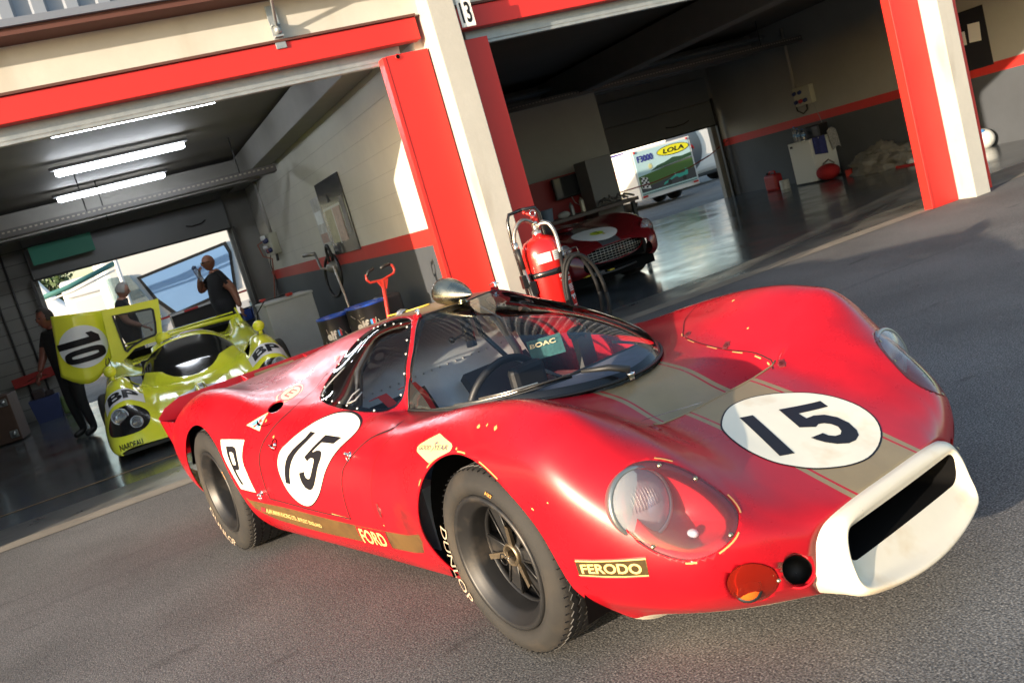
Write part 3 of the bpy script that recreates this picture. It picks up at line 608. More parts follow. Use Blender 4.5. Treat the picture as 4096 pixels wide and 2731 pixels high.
project('emblem',fill2d([mk('tri_in')]),'S',M('sticker_blue',(.12,.42,.55),.4,var=.3,vscale=40),.0019,tr_)
project('emblem',fill2d([mk('tri_bolt')]),'S',SRED,.0025,tr_)
BLUI=M('tyre_brand_ink',(.05,.04,.12),.4)
gd=mk('goodyear'); project('sticker_border',fill2d([grow(gd,.0012)]),'S',BLUI,.0010)
gs_=project('sticker',fill2d([gd]),'S',M('sticker_yellow',(.80,.62,.22),.4,var=.06,vscale=12),.0016)
bl,br,tr4,tl=mk('gy_text')
def lerp2(a,b,t): return (a[0]+(b[0]-a[0])*t,a[1]+(b[1]-a[1])*t)
for tx,t0,t1 in (('GOOD',0.01,.43),('YEAR',.55,.99)):
    project('lettering',quadmap(text2d(tx,.012,.15),[lerp2(bl,br,t0),lerp2(bl,br,t1),lerp2(tl,tr4,t1),lerp2(tl,tr4,t0)]),'S',BLUI,.0032,gs_)
project('emblem',fill2d([mk('gy_foot')]),'S',BLUI,.0024,gs_); project('emblem',fill2d([mk('gy_wing')]),'S',BLUI,.0024,gs_)
LETG=M('letter_gold',(.72,.50,.18),.4)
fq=mk('ford'); fg=project('lettering_ground',fill2d([mk('ford_gap')]),'S',RED,.0012)
project('lettering',quadmap(text2d('FORD',.02),fq),'S',LETG,.0028,fg)
project('lettering',quadmap(text2d('ALAN MANN RACING LTD., BYFLEET ENGLAND',.016,cut=.03),mk('alan')),'S',LETG,.0024)
project('flag_sticker',fill2d([mk('flags')]),'S',M('flag_red',(.35,.03,.04),.4,var=.6,vscale=90),.0014)
a_=project('sponsor_plate',fill2d([mk('ferodo_red')]),'N',M('plate_red',(.62,.05,.05),.4),.0011)
b_=project('plate_border',fill2d([mk('ferodo_gold')]),'N',LETG,.0017,a_)
project('plate_ground',fill2d([mk('ferodo_dark')]),'N',M('plate_dark',(.085,.055,.02),.35,.4,var=.3,vscale=30),.0023,a_)
project('lettering',quadmap(text2d('FERODO',.028),mk('ferodo_text')),'N',LETG,.0038,a_)
hr=smooth_closed(mk('hood_roundel'),3)
project('roundel_border',fill2d([grow(hr,.0045)]),'H',INK,.0009)
hrd=project('number_roundel',fill2d([hr]),'H',WHITEP,.0016)
project('number',fill2d([mk('hood_1')]),'H',INK,.0024,hrd); project('number',fill2d([mk('hood_5')]),'H',INK,.0024,hrd)
# panel gaps: thin dark strips following the shell
def strip(name,pts,wd,fr,mat,off=.0016,parent=None,tree=None):
    P=[Vector(p) for p in pts]; bm=bmesh.new()
    # resample
    Q=[]; 
    for a,b in zip(P[:-1],P[1:]):
        k=max(1,int((b-a).length/.012)); Q+= [a+(b-a)*i/k for i in range(k)]
    Q.append(P[-1]); L=[];R=[]
    for i,p in enumerate(Q):
        t=(Q[min(i+1,len(Q)-1)]-Q[max(i-1,0)]).normalized(); n=Vector((-t.y,t.x))*wd/2
        L.append(bm.verts.new((p.x+n.x,p.y+n.y,0))); R.append(bm.verts.new((p.x-n.x,p.y-n.y,0)))
    for i in range(len(Q)-1): bm.faces.new((L[i],L[i+1],R[i+1],R[i]))
    return project(name,bm,fr,mat,off,parent,tree)
def smooth_open(p,n=4):
    P=np.array(p,float); out=[]
    for i in range(len(P)-1):
        p0,p1,p2,p3=P[max(i-1,0)],P[i],P[i+1],P[min(i+2,len(P)-1)]
        for k in range(n):
            u=k/n; out.append(p1+.5*u*((p2-p0)+u*((2*p0-5*p1+4*p2-p3)+u*(3*p1-p0-3*p2+p3))))
    out.append(P[-1]); return out
GAP=M('panel_gap',(.012,.002,.002),.8)
CHIP=M('chipped_paint',(.62,.30,.10),.6)
ds=mk('door_shut')
strip('panel_gap',smooth_open(ds[:9]),.0065,'S',GAP); strip('panel_gap',ds[8:],.005,'S',GAP)
strip('panel_gap',smooth_open(mk('door_front')),.005,'S',GAP)
strip('panel_gap',smooth_open(mk('fender_seam')),.0018,'S',GAP)
fs=mk('seam_far'); strip('panel_gap',smooth_open(fs),.003,'H',GAP); strip('panel_gap',smooth_open([(a,-b) for a,b in fs]),.003,'H',GAP)
for k in range(2,len(fs)-1):
    a,b=fs[k],fs[k+1]
    strip('paint_chip',[(a[0]+.3*(b[0]-a[0])-.004,a[1]+.3*(b[1]-a[1])-.006),(a[0]+.7*(b[0]-a[0])-.004,a[1]+.7*(b[1]-a[1])-.006)],.004,'H',CHIP,.0008)
strip('paint_chip',[(-1.02,.328),(-.96,.3245),(-.90,.322)],.006,'S',CHIP,.0011)
for p,r_ in (((1870,1753),.006),((1935,1763),.007),((2055,1842),.003)): pass
def flake(a,b,fr,r,mat,seed):
    rg=random.Random(seed); pts=[(a+r*(.5+.8*rg.random())*cos(t)*1.3,b+r*(.5+.8*rg.random())*sin(t)) for t in np.linspace(0,2*pi,9,endpoint=False)]
    return project('paint_chip',fill2d([pts],.02),fr,mat,.0013)
for i,(a,b,fr,r) in enumerate(((.06,.690,'S',.009),(.10,.694,'S',.006),(.145,.690,'S',.009),(-.02,.636,'S',.007),(.30,.50,'S',.006),(-1.46,.60,'S',.010),(-1.575,.655,'S',.010),(-1.60,.675,'S',.008),(.02,.50,'H',.010),(.16,.38,'H',.007),(-.62,.330,'S',.006),(.36,.52,'S',.004))):
    flake(a,b,fr,r*.6,CHIP,i)
_ar=[(-.005+.345*cos(t),.285+.345*sin(t)) for t in np.linspace(.9,2.6,40)]
for k0_,k1_ in ((2,9),(13,17),(24,30),(33,36)): strip('arch_edge_wear',_ar[k0_:k1_],.004,'S',CHIP,.0014)
ho2=smooth_closed(mk('head_out'),3); g2=grow(ho2,.006)
for k0_,k1_ in ((1,5),(12,17),(20,26),(29,32)): strip('cover_edge_wear',[tuple(p) for p in g2[k0_:k1_]],.004,'N',CHIP,.0016)
# ---- nose surround with intake
def rrect(w,zt,zb,r,n=7):
    """rounded rect loop in (y,z), starting top centre, full loop"""
    pts=[]
    cs=[(w-r,zt-r,pi/2,0),(w-r,zb+r,0,-pi/2),(-w+r,zb+r,-pi/2,-pi),(-w+r,zt-r,pi,pi/2)]
    for i,(cx,cz_,a0,a1) in enumerate(cs):
        for k in range(n+1):
            a=a0+(a1-a0)*k/n; pts.append((cx+r*cos(a),cz_+r*sin(a)))
        # straight part to next corner
        nx=cs[(i+1)%4]; a=nx[2]; q=(nx[0]+r*cos(a),nx[1]+r*sin(a)); p=pts[-1]
        m=10 if i in (1,3) else 4
        for k in range(1,m): pts.append((p[0]+(q[0]-p[0])*k/m,p[1]+(q[1]-p[1])*k/m))
    return pts
row0=surface(400,170)[0]   # half ring at the front edge, y>=0
def ring0(m):
    full=np.concatenate([row0,row0[::-1][1:-1]*np.array([1,-1,1])]) # top centre -> bottom -> up the other side
    d=np.r_[0,np.cumsum(np.linalg.norm(np.diff(np.vstack([full,full[:1]]),axis=0),axis=1))]
    return full,d
lp=rrect(.248,.312,.224,.032)
# rotate rrect start to the top centre
m=len(lp); k0=min(range(m),key=lambda i:(abs(lp[i][0])+ (0 if lp[i][1]>.29 else 9)))
lp=lp[k0:]+lp[:k0]
if lp[3][0]<0: lp=[lp[0]]+lp[1:][::-1]
full,dd=ring0(m)
# match outer ring points by arc length between matching corners
hf=full[:len(row0)]; ho_=np.r_[0,np.cumsum(np.linalg.norm(np.diff(hf,axis=0),axis=1))]
def _near(y,z): return ho_[int(np.argmin((hf[:,1]-y)**2+(hf[:,2]-z)**2))]
OB=[0,_near(.225,.343),_near(.295,.305),_near(.30,.20),_near(.235,.12),ho_[-1]]
LA=np.array(lp); hm=m//2
li=np.r_[0,np.cumsum(np.linalg.norm(np.diff(LA[:hm+1],axis=0),axis=1))]
def _nl(y,z): return li[int(np.argmin((np.abs(LA[:hm+1,0])-y)**2+(LA[:hm+1,1]-z)**2))]
IB=[0,_nl(.212,.312),_nl(.248,.29),_nl(.248,.25),_nl(.212,.224),li[-1]]
def outer_at(i):
    sg=1 if LA[min(3,m-1),0]>0 else -1
    if i<=hm: d=li[i]
    else: d=li[min(hm,m-i)]; sg=-sg
    q=np.interp(d,IB,OB); return np.array([np.interp(q,ho_,hf[:,0]),sg*np.interp(q,ho_,hf[:,1]),np.interp(q,ho_,hf[:,2])])
loops=[[],[],[],[],[],[],[],[]]
for ii,(y,z) in enumerate(lp):
    P0=outer_at(ii)
    up=np.clip((z-.224)/(.088),0,1)            # 1 top, 0 bottom of the opening
    ay_=abs(y)/.255
    # lip: lower side pushed forward and down, upper side rolls over
    if z<=.2255 or up<.02: low=1.0
    else: low=1-up
    xo=.862-.004*ay_**2
    lipx=.922-.030*ay_**2.2; lipz=.132+.046*ay_**2
    crest_up=np.array([.858,y*1.06,z+.018]); crest_side=np.array([.868,y*1.10,.27]); crest_lo=np.array([lipx,y*1.20,lipz])
    op=np.array([xo-.006*low,y,z])
    cr=crest_up*(1-low)+crest_lo*low if low>0 else crest_up
    s=low
    cr=np.array([.866+(lipx-.866)*s**1.3, y*(1.05+.065*s), (z+.016)*(1-s)+lipz*s])
    und=np.array([cr[0]-.012, cr[1]*1.012, cr[2]-(.012 if s>.5 else 0)]) if s>.5 else cr*.6+P0*.4+np.array([.010,0,.006])
    mid=P0*.55+und*.45+np.array([.006,0,.004 if s<.5 else -.004])
    inn=np.array([.70,y*.93,.268+(z-.268)*.9]); inn2=np.array([.56,y*.85,.265+(z-.268)*.8])
    scoop=op*.5+cr*.5+np.array([0,0,-.012*s])
    for L_,p in zip(loops,(P0,mid,und,cr,scoop,op,inn,inn2)): L_.append(p)
for j in (1,2,3,4):      # soften along the loop
    Lc=np.array(loops[j])
    for _ in range(3): Lc=.5*Lc+.25*np.roll(Lc,1,0)+.25*np.roll(Lc,-1,0)
    loops[j]=list(Lc)
LP=[np.array(l) for l in loops]
fine=[]
ctrl=np.array(LP[:6])         # 6,m,3
tt=np.linspace(0,5,26)
for k in range(m): fine.append(catmull(ctrl[:,k],tt))
fine=np.array(fine)          # m,26,3
def loopmesh(name,arr,mat):
    m_,n_=arr.shape[:2]; Vv=arr.reshape(-1,3); Fq=[]
    for i in range(m_):
        for j in range(n_-1): Fq.append((i*n_+j,((i+1)%m_)*n_+j,((i+1)%m_)*n_+j+1,i*n_+j+1))
    return mesh_obj(name,Vv,np.array(Fq),mat,car)
ns=loopmesh('nose_surround',fine,CREAM)
ss=ns.modifiers.new('sub','SUBSURF'); ss.levels=1; ss.render_levels=1
duct=loopmesh('intake_duct',np.stack([LP[5],LP[6],LP[7]],1),DARK)
MB().box((.555,0,.265),(.01,.46,.10)).build('radiator',M('radiator',(.02,.02,.02),.6),car)
# ---- windscreen from its own curved sheet
def ws_pt(s,t):
    """s in -1..1 round the base, t 0 base..1 header"""
    # base curve param by x: s=0 front
    a=abs(s); bx=-.725*(1-math.cos(a*pi/2))**1.15 if a<1 else -.725
    by=float(wsw(np.array([bx]))[0]) if bx<-1e-4 else 0.0
    hy=.452*a**1.0
    hx=float(xr(np.array([hy]))[0]) 
    bz_=.615 if bx>-.001 else float(np.interp(-bx,[0,.15,.35,.73],[.615,.625,.632,.640]))
    if a>.93: by=by*(1-(a-.93)/.07)+.449*(a-.93)/.07
    tt=t**1.7; x=bx+(hx-bx)*tt; y=by+(hy-by)*tt
    y=min(y,by)
    zc=float(canopy(np.array([min(x,-.0005)]),np.array([y*.9995]))[0]); zc=max(zc,bz_)
    e=min(1,t/.10); z=bz_*(1-e)+zc*e if t<.1 else zc
    return Vector((x,math.copysign(y,s) if s else 0.0,z))
WG=[[ws_pt(-1+2*i/72,j/30) for j in range(31)] for i in range(73)]
WGa=np.array([[tuple(p) for p in r] for r in WG])
def wsheet(name,i0,i1,j0,j1,mat,off=0,cond=None):
    Fq=[]; n_=31
    for i in range(i0,i1):
        for j in range(j0,j1):
            if cond is None or cond(i,j): Fq.append((i*n_+j,(i+1)*n_+j,(i+1)*n_+j+1,i*n_+j+1))
    P=WGa.copy()
    if off:
        du=np.gradient(P,axis=0);dv=np.gradient(P,axis=1);N_=np.cross(du,dv);N_/=np.linalg.norm(N_,axis=2,keepdims=True)+1e-9
        N_*=np.sign(N_[...,2:3]+1e-6); P=P+N_*off
    Vv,Tq=compact(P.reshape(-1,3),np.array(Fq)); return mesh_obj(name,Vv,Tq,mat,car)
ws=wsheet('windscreen',0,72,0,30,GLS,.003)
inner=lambda i,j:not(4<=i<68 and 4<=j<29)
wsheet('windscreen_border',0,72,0,30,BLK,-.001,cond=inner)
def edge_tube(pts,r,name,mat): return MB().tube(pts,r,6).build(name,mat,car)
MB().tube([WG[i][0]+Vector((0,0,.002)) for i in range(0,73)],.006,6).build('rubber_seal',BLK,car)
MB().tube([WG[i][30]+Vector((.002,0,.002)) for i in range(0,73)],.0035,6).build('rubber_seal',BLK,car)
# side windows: glass, black border, rivets
for s,Vs,Ps in SW:
    f=np.where((s*Vs[:,1]>.12),sdpoly(Vs[:,[0,2]],swi),-.5)
    V2,_,Pg,Nb=split(Vs,Ps,f)
    a1,b1=compact(Vs+np.array([0,0,0]),Ps); mesh_obj('side_window',a1,b1,GLS,car)
    a2,b2=compact(V2-np.array([0,s*.003,.002]),Nb); mesh_obj('window_border',a2,b2,BLKG,car)
bvw=BVHTree.FromPolygons([tuple(v) for v in SW[0][1]],[tuple(map(int,t)) for t in SW[0][2]])
mid_=(smooth_closed(MK['sidewin'][1],8)+0); cen=mid_.mean(0)
dd_=np.r_[0,np.cumsum(np.linalg.norm(np.diff(np.vstack([mid_,mid_[:1]]),axis=0),axis=1))]
rv=MB()
for k in range(20):
    d_=dd_[-1]*k/20; i=np.searchsorted(dd_,d_)%len(mid_); p=mid_[i]+(cen-mid_[i])/np.linalg.norm(cen-mid_[i])*.011
    h=bvw.ray_cast(Vector((p[0],-2,p[1])),Vector((0,1,0)))
    if h[0] is not None: n=h[1] if h[1].y<0 else -h[1]; rv.lathe([(.0001,.003),(.0035,.0025),(.0045,0)],8,h[0],n)
rv.build('rivet_row',M('rivet_pale',(.75,.72,.65),.4),car)
# black central quarter-light shape ring handle and vent pane edge
tv=MB()
def on_win(px,pz_):
    h=bvw.ray_cast(Vector((px,-2,pz_)),Vector((0,1,0))); return h[0] if h[0] is not None else Vector((px,-.5,pz_))
tv.tube([on_win(-1.22,.80),on_win(-1.265,.765),on_win(-1.285,.735),on_win(-1.25,.722)],.003,6)
tv.tube([on_win(-.98,.735),on_win(-1.0,.72),on_win(-.985,.70),on_win(-.955,.705),on_win(-.95,.725)],.004,6)
tv.build('window_vent',glass('vent_plexi',(.75,.72,.74),1.45,haze=.25),car)
# ---- headlamps
for s,Vs,Ps in HEADP:
    n,u,v_=nframe(s); nV=Vector(n)
    g=MB()
    # cover sheet (thin plexi on the shell surface)
    a1,b1=compact(Vs+n*.001,Ps)
    hl=empty('headlight'); hl.parent=car
    mesh_obj('lens_cover',a1,b1,GLB,hl)
    # recessed bucket following the outline
    hin=smooth_closed(MK['head_in'][1],3)
    tree=BVHTree.FromPolygons([tuple(x) for x in Vs],[tuple(map(int,t)) for t in Ps])
    U_,W_=Vector(u),Vector(v_)
    def hit(p):
        h=tree.ray_cast(U_*float(p[0])+W_*float(p[1])+nV*2,-nV); return h[0]
    ringo=[]; 
    for k in range(len(hin)):
        h=hit(hin[k]); ringo.append(h if h is not None else None)
    for k in range(len(ringo)):
        if ringo[k] is None: ringo[k]=ringo[k-1] or ringo[-1]
    cen3=sum(ringo,Vector())/len(ringo)
    # flange under the cover (pinkish seen through plastic)
    ho=[]
    hout=grow(hin,.030)
    for k in range(len(hout)):
        h=bvh_full.ray_cast(U_*float(hout[k][0])+W_*float(hout[k][1])+nV*2,-nV)[0]; ho.append(h if h is not None else ringo[k])
    bm=bmesh.new(); A1=[bm.verts.new(p-nV*.009) for p in ho]; B1=[bm.verts.new(p-nV*.007) for p in ringo]
    axis=Vector((1,0.0,-.12)).normalized()
    C1=[];D1=[]
    dcen=cen3-Vector((.035,0,.03))-nV*.06
    for p in ringo:
        q=p-nV*.035; C1.append(bm.verts.new(q.lerp(dcen,.12))); q2=p.lerp(dcen-nV*.012,.62)-nV*.035; D1.append(bm.verts.new(q2))
    E1_=bm.verts.new(dcen-nV*.03)
    nn=len(ringo)
    for k in range(nn):
        j=(k+1)%nn
        for X1,Y1 in ((A1,B1),(B1,C1),(C1,D1)): bm.faces.new((X1[k],X1[j],Y1[j],Y1[k]))
        bm.faces.new((D1[k],D1[j],E1_))
    for f in bm.faces: f.smooth=True
    bmesh.ops.recalc_face_normals(bm,faces=bm.faces)
    me=bpy.data.meshes.new('lamp_bucket'); bm.to_mesh(me); bm.free(); me.materials.append(RED); o=bpy.data.objects.new('lamp_bucket',me); COL.objects.link(o); o.parent=hl
    lc=Vector((.540,.553*s,.480)); ax=Vector((.93,s*.12,.20)).normalized()
    MB().lathe([(.080,-.05),(.088,-.012),(.090,.0),(.086,.006),(.080,.004)],40,lc,ax).build('lamp_ring',M('lamp_ring_metal',(.30,.31,.30),.35,.8),hl)
    MB().lathe([(.080,.003),(.07,.011),(.05,.018),(.025,.022),(.0005,.0235)],40,lc,ax).build('lamp_lens',glass('lamp_glass',(.80,.84,.88),1.5,rough=.08,haze=.34,hcol=(.62,.66,.70)),hl)
    MB().lathe([(.079,-.002),(.065,-.022),(.04,-.038),(.012,-.045),(.0005,-.045)],40,lc,ax).build('reflector',M('lamp_reflector',(.8,.8,.8),.35,1),hl)
    MB().lathe([(.012,-.045),(.014,-.02),(.010,-.008),(.0005,-.004)],14,lc,ax).build('bulb',M('bulb',(.75,.6,.2),.2),hl)
    fl=MB()
    for k in range(17):      # vertical flutes of the lens
        yy=-.066+.0082*k; hh=math.sqrt(max(0,.076**2-yy*yy)); side=Vector((0,0,1)).cross(ax).normalized(); up_=ax.cross(side)
        pts=[lc+side*yy+up_*(hh*q)+ax*(.0245-.021*((yy*yy+(hh*q)**2)/.08**2)) for q in (-.2,0,.3,.6,.95)]
        fl.tube(pts,.0011,4)
    fl.build('lens_flutes',glass('flute_glass',(.9,.92,.95),1.5,haze=.12),hl)
    if True:
        for (a,b) in MK['screws_n'][1]:
            h=hit((a,b)) 
            if h is None: continue
            sb=MB(); sb.lathe([(.0001,.0035),(.005,.003),(.0062,0)],10,h,nV); sb.build('screw',M('screw_brass',(.5,.42,.26),.3,1),hl)
    mk_=cen3-nV*.052+Vector((.03,-.0*s,-.055))
    MB().ball(mk_,.016,12,8,(1,.8,.7)).build('marker_bulb',M('marker_bulb',(.5,.55,.6),.15,.3),hl)
for s,Vs,Ps in FOGP:
    n,u,v_=nframe(s); nV=Vector(n); fl=empty('indicator_light'); fl.parent=car
    a1,b1=compact(Vs+n*.004,Ps); mesh_obj('lens_cover',a1,b1,glass('amber_cover',(.85,.30,.20),1.45,haze=.22,hcol=(.6,.03,.01)),fl)
    a1,b1=compact(Vs-n*.028,Ps); mesh_obj('lamp_backing',a1,b1,M('backing_red',(.5,.02,.015),.4),fl)
    c=Vs[Ps].mean((0,1)); cV=Vector(c)-nV*.020+Vector((-.01,s*.012,.0))
    MB().lathe([(.036,-.012),(.036,.004),(.030,.006)],24,cV,nV).build('lamp_ring',BLK,fl)
    MB().lathe([(.030,.004),(.022,.012),(.010,.017),(.0005,.018)],24,cV,nV).build('bulb_lens',M('amber_lens',(.62,.10,.01),.15,0,.5),fl)
    for q in (-.059,.059): 
        sp=Vector(c)+Vector(u)*q+nV*.008; sb=MB(); sb.lathe([(.0001,.003),(.0045,.0025),(.0055,0)],10,sp,nV); sb.build('screw',M('screw_brass',(.5,.42,.26),.3,1),fl)
for s in (-1,1):
    n,u,v_=nframe(s); hcv=Vector((hole_c[0],-s*hole_c[1],hole_c[2])); nV=Vector(n)
    MB().lathe([(.041,-.001),(.037,-.004),(.036,-.10),(.0005,-.10)],32,hcv-nV*.004,nV).build('duct_hole',BLK,car)
    MB().tube([hcv+(Vector(u)*cos(a)+Vector(v_)*sin(a))*.040-nV*.001 for a in np.linspace(0,2*pi,32,endpoint=False)],.004,6,closed=True).build('hole_rim',RED,car)
fv=MB(); fc=Vector((float(np.mean(FIL[:,0])),-.705,float(np.mean(FIL[:,1]))))

ph=bvh_full.ray_cast(Vector((fc.x,-2,fc.z)),Vector((0,1,0))); fc=ph[0]; nf=ph[1] if ph[1].y<0 else -ph[1]
fv.lathe([(.105,-.012),(.085,-.03),(.080,-.10),(.0005,-.10)],28,fc,nf); fv.build('filler_recess',DARK,car)
# ---- wheels (each turned about its own axle)
def tyre_prof(R,w,rim,n=10):
    """profile (r,h) h along axle, outer face at +w/2"""
    p=[]; h=w/2
    p+=[(rim,h-.02),(rim+.004,h-.004),(rim+.02,h+.004),((rim+R)/2,h+.008),(R-.028,h+.001),(R-.012,h-.008),(R-.004,h-.018),(R,h-.028)]
    p+=[(R,h-.028-(w-.056)*k/6) for k in range(1,7)]
    p+=[(R-.004,-h+.018),(R-.02,-h+.004),((rim+R)/2,-h-.006),(rim,-h+.02)]
    return p
def make_wheel(name,c,side,R,w,rim,front,steer=0):
    """side -1: right side of the car (outer face towards -y)"""
    wh=empty('wheel',c,steer); wh.parent=car; ax=Vector((0,side,0))
    t=MB(); t.lathe(tyre_prof(R,w,rim),96,(0,0,0),ax); ty=t.build('tyre',RUB,wh)
    # tread blocks: zig-zag grooves as raised ribs
    tr=MB(); nb=64; ribs=5; rw=(w-.06)/ribs
    for rI in range(ribs):
        h0=-w/2+.03+rw*rI; z_=.004
        for side_ in range(1):
            ptsA=[];ptsB=[]
            for k in range(nb*2+1):
                a=2*pi*k/(nb*2); zz=.0045*(1 if k%2 else -1)
                ptsA.append((a,h0+.0035+zz)); ptsB.append((a,h0+rw-.0035+zz))
            vs=[[tr.bm.verts.new(Vector((sin(a)*(R+q),side*hh,cos(a)*(R+q)))) for q,hh in ((-.002,h1),(.0025,h1+.001),(.0025,h2-.001),(-.002,h2))] for (a,h1),(_,h2) in zip(ptsA[:-1],ptsB[:-1])]
            L_=len(vs)
            for k in range(L_):
                for q in range(3): tr.bm.faces.new((vs[k][q],vs[(k+1)%L_][q],vs[(k+1)%L_][q+1],vs[k][q+1]))
    sh=tr
    # shoulder blocks radial cuts
    for k in range(nb):
        a=2*pi*k/nb; sh.box((0,0,0),(.0018,.018,.004),Matrix.Identity(3))
        vs=list(sh.bm.verts)[-8:]
        Rm=Matrix.Rotation(a,3,'Y')
        for v in vs: v.co=Rm@(v.co+Vector((0,side*(w/2-.020),R-.0025)))
    tr.build('tread',M('tread_rubber',(.016,.016,.017),.6,var=.2,vscale=30),ty)
    # rim
    rb=MB(); h=w/2
    dish=.055 if front else .155
    rb.lathe([(rim-.002,h-.024),(rim+.002,h-.002),(rim-.006,h+.004),(rim-.016,h-.002),(rim-.022,h-.016),(rim-.040,h-.024),(rim-.044,h-.040),(rim-.050,h-dish-.03),(rim-.055,-h+.02)],64,(0,0,0),ax)
    if not front: rb.lathe([(rim-.052,h-dish-.02),(.10,h-dish-.035),(.05,h-dish-.025),(.0005,h-dish-.025)],48,(0,0,0),ax)
    rm=rb.build('rim',RIMB,wh)
    if front:
        d=h-.088
        sp=MB(); rin=rim-.046
        for k in range(6):
            a=2*pi*k/6+.52; Rm=Matrix.Rotation(a,3,'Y')
            # tapered forked spoke
            prof=[(-.020,.030),(.020,.030),(.027,.09),(.034,rin),(-.034,rin),(-.027,.09)]
            A_=[];B_=[]
            for x,z in prof:
                t_=(z-.03)/(rin-.03); yy=d+.018-.018*t_
                A_.append(sp.bm.verts.new(Rm@Vector((x,side*yy,z)))); B_.append(sp.bm.verts.new(Rm@Vector((x*.8,side*(yy-.022),z))))
            sp.bm.faces.new(A_); sp.bm.faces.new(B_[::-1])
            for q in range(6): sp.bm.faces.new((A_[q],A_[(q+1)%6],B_[(q+1)%6],B_[q]))
            sp.tube([Rm@Vector((xx,side*(d+.020),.035)) for xx in (-.017,)]+[Rm@Vector((-.030,side*(d+.004),rin))],.0035,5)
            sp.tube([Rm@Vector((.017,side*(d+.020),.035)),Rm@Vector((.030,side*(d+.004),rin))],.0035,5)
        sp.lathe([(rin+.004,d+.012),(rin-.006,d+.008),(rin-.008,d-.01),(rin+.004,d-.014)],48,(0,0,0),ax)
        sp.lathe([(.034,d-.04),(.040,d-.02),(.040,d+.022),(.033,d+.026),(.030,d+.012)],32,(0,0,0),ax)
        sp.build('spoke_set',RIMB,rm)
        MB().lathe([(.145,d-.05),(.145,d-.045),(.03,d-.045)],48,(0,0,0),ax).build('brake_disc',M('brake_disc',(.05,.045,.04),.5,.6),rm)
        hb=MB()
        for a in (.35,2.45,4.55):      # three-eared spinner
            Rm=Matrix.Rotation(a,3,'Y')
            A_=[Rm@Vector(q) for q in ((-.010,side*(d+.03),.020),(.010,side*(d+.03),.020),(.008,side*(d+.045),.105),(-.008,side*(d+.045),.105))]
            B_=[Rm@Vector(q) for q in ((-.008,side*(d+.016),.020),(.008,side*(d+.016),.020),(.006,side*(d+.034),.102),(-.006,side*(d+.034),.102))]
            A_=[hb.bm.verts.new(q) for q in A_]; B_=[hb.bm.verts.new(q) for q in B_]
            hb.bm.faces.new(A_); hb.bm.faces.new(B_[::-1])
            for q in range(4): hb.bm.faces.new((A_[q],A_[(q+1)%4],B_[(q+1)%4],B_[q]))
        hb.lathe([(.034,d+.010),(.036,d+.030),(.032,d+.038),(.027,d+.034),(.026,d-.02)],28,(0,0,0),ax)
        hb.build('spinner',M('spinner_worn',(.20,.16,.11),.4,.8,var=.3,vscale=30),wh)
        lc_=MB(); lc_.lathe([(.017,d+.058),(.019,d+.060),(.017,d+.062),(.015,d+.060),(.017,d+.058)],20,(0,0,0),ax)
        lc_.tube([Vector((.016,side*(d+.059),.004)),Vector((.026,side*(d+.036),.006))],.0014,5); lc_.tube([Vector((-.016,side*(d+.059),-.004)),Vector((-.026,side*(d+.036),-.006))],.0014,5)
        lc_.build('locking_clip',BLKG,wh)
    else:
        MB().lathe([(.03,h-dish-.02),(.03,h-dish+.01),(.0005,h-dish+.012)],16,(0,0,0),ax).build('hub_nut',RIMB,wh)
    # white tyre lettering low on the wall (dirty)
    lm=M('tyre_letter',(.42,.33,.24),.7,var=.35,vscale=50)
    return wh,ty,R,w
W1=make_wheel('wheel',(0,-.590,.286),-1,.2835,.19,.205,True,math.radians(0))
W2=make_wheel('wheel',(0,.590,.286),1,.2835,.19,.205,True,0)
W3=make_wheel('wheel',(-2.245,-.655,.308),-1,.3055,.275,.205,False)
W4=make_wheel('wheel',(-2.245,.655,.308),1,.3055,.275,.205,False)
TLET=M('tyre_letter',(.032,.026,.019),.8,var=.6,vscale=28)
def tyre_text(W,txt,a0,a1,r0,r1,hoff,mat=TLET,bold=.05):
    wh,ty,R,w=W; bm=text2d(txt,bold)
    gridcut(bm,.06)
    for v in bm.verts:
        a=a0+(a1-a0)*v.co.x; r=r0+(r1-r0)*v.co.y
        rim=.205; t=(r-rim)/(R-rim); hh=w/2+.0095*max(0,1-(2*t-1)**2)**.5
        v.co=Vector((sin(a)*r,-(hh+hoff),cos(a)*r))
    me=bpy.data.meshes.new('lettering'); bmesh.ops.recalc_face_normals(bm,faces=bm.faces); bm.to_mesh(me); bm.free(); me.materials.append(mat); o=bpy.data.objects.new('lettering',me); COL.objects.link(o); o.parent=ty
tyre_text(W1,'DUNLOP',-1.25,-2.25,.270,.235,.0012,bold=.0); tyre_text(W3,'DUNLOP',-2.0,-3.2,.278,.242,.0012,bold=.0)
tyre_text(W1,'A37',.30,.44,.235,.248,.0015,M('orange_mark',(.5,.22,.05),.6)); tyre_text(W3,'A37',1.0,1.2,.235,.25,.0015,M('orange_mark',(.5,.22,.05),.6))
# wheel wells
for cx,r_,y0 in ((-.005,.36,.42),(-2.27,.378,.44)):
    for s in (-1,1):
        g=MB()
        yo=.66 if cx>-1 else .73
        def wl(a,b,cx=cx,r_=r_,y0=y0,s=s,yo=yo):
            an=-.35+(pi+.7)*a; return Vector((cx+r_*cos(an),s*(y0+(yo-y0)*b),min(.285+r_*sin(an),.60)))
        g.grid(wl,28,4)
        g.box((cx,s*y0,.34),(.72,.01,.5))
        g.build('wheel_well',DARK,car)
# floor pan and tub
TUB=MB()
TUB.box((-1.2,0,.112),(1.6,1.10,.012)); TUB.box((.05,0,.112),(.9,.70,.012)); TUB.box((-2.5,0,.15),(1.2,.8,.012))
TUB.build('floor_pan',BLK,car)
it=MB()
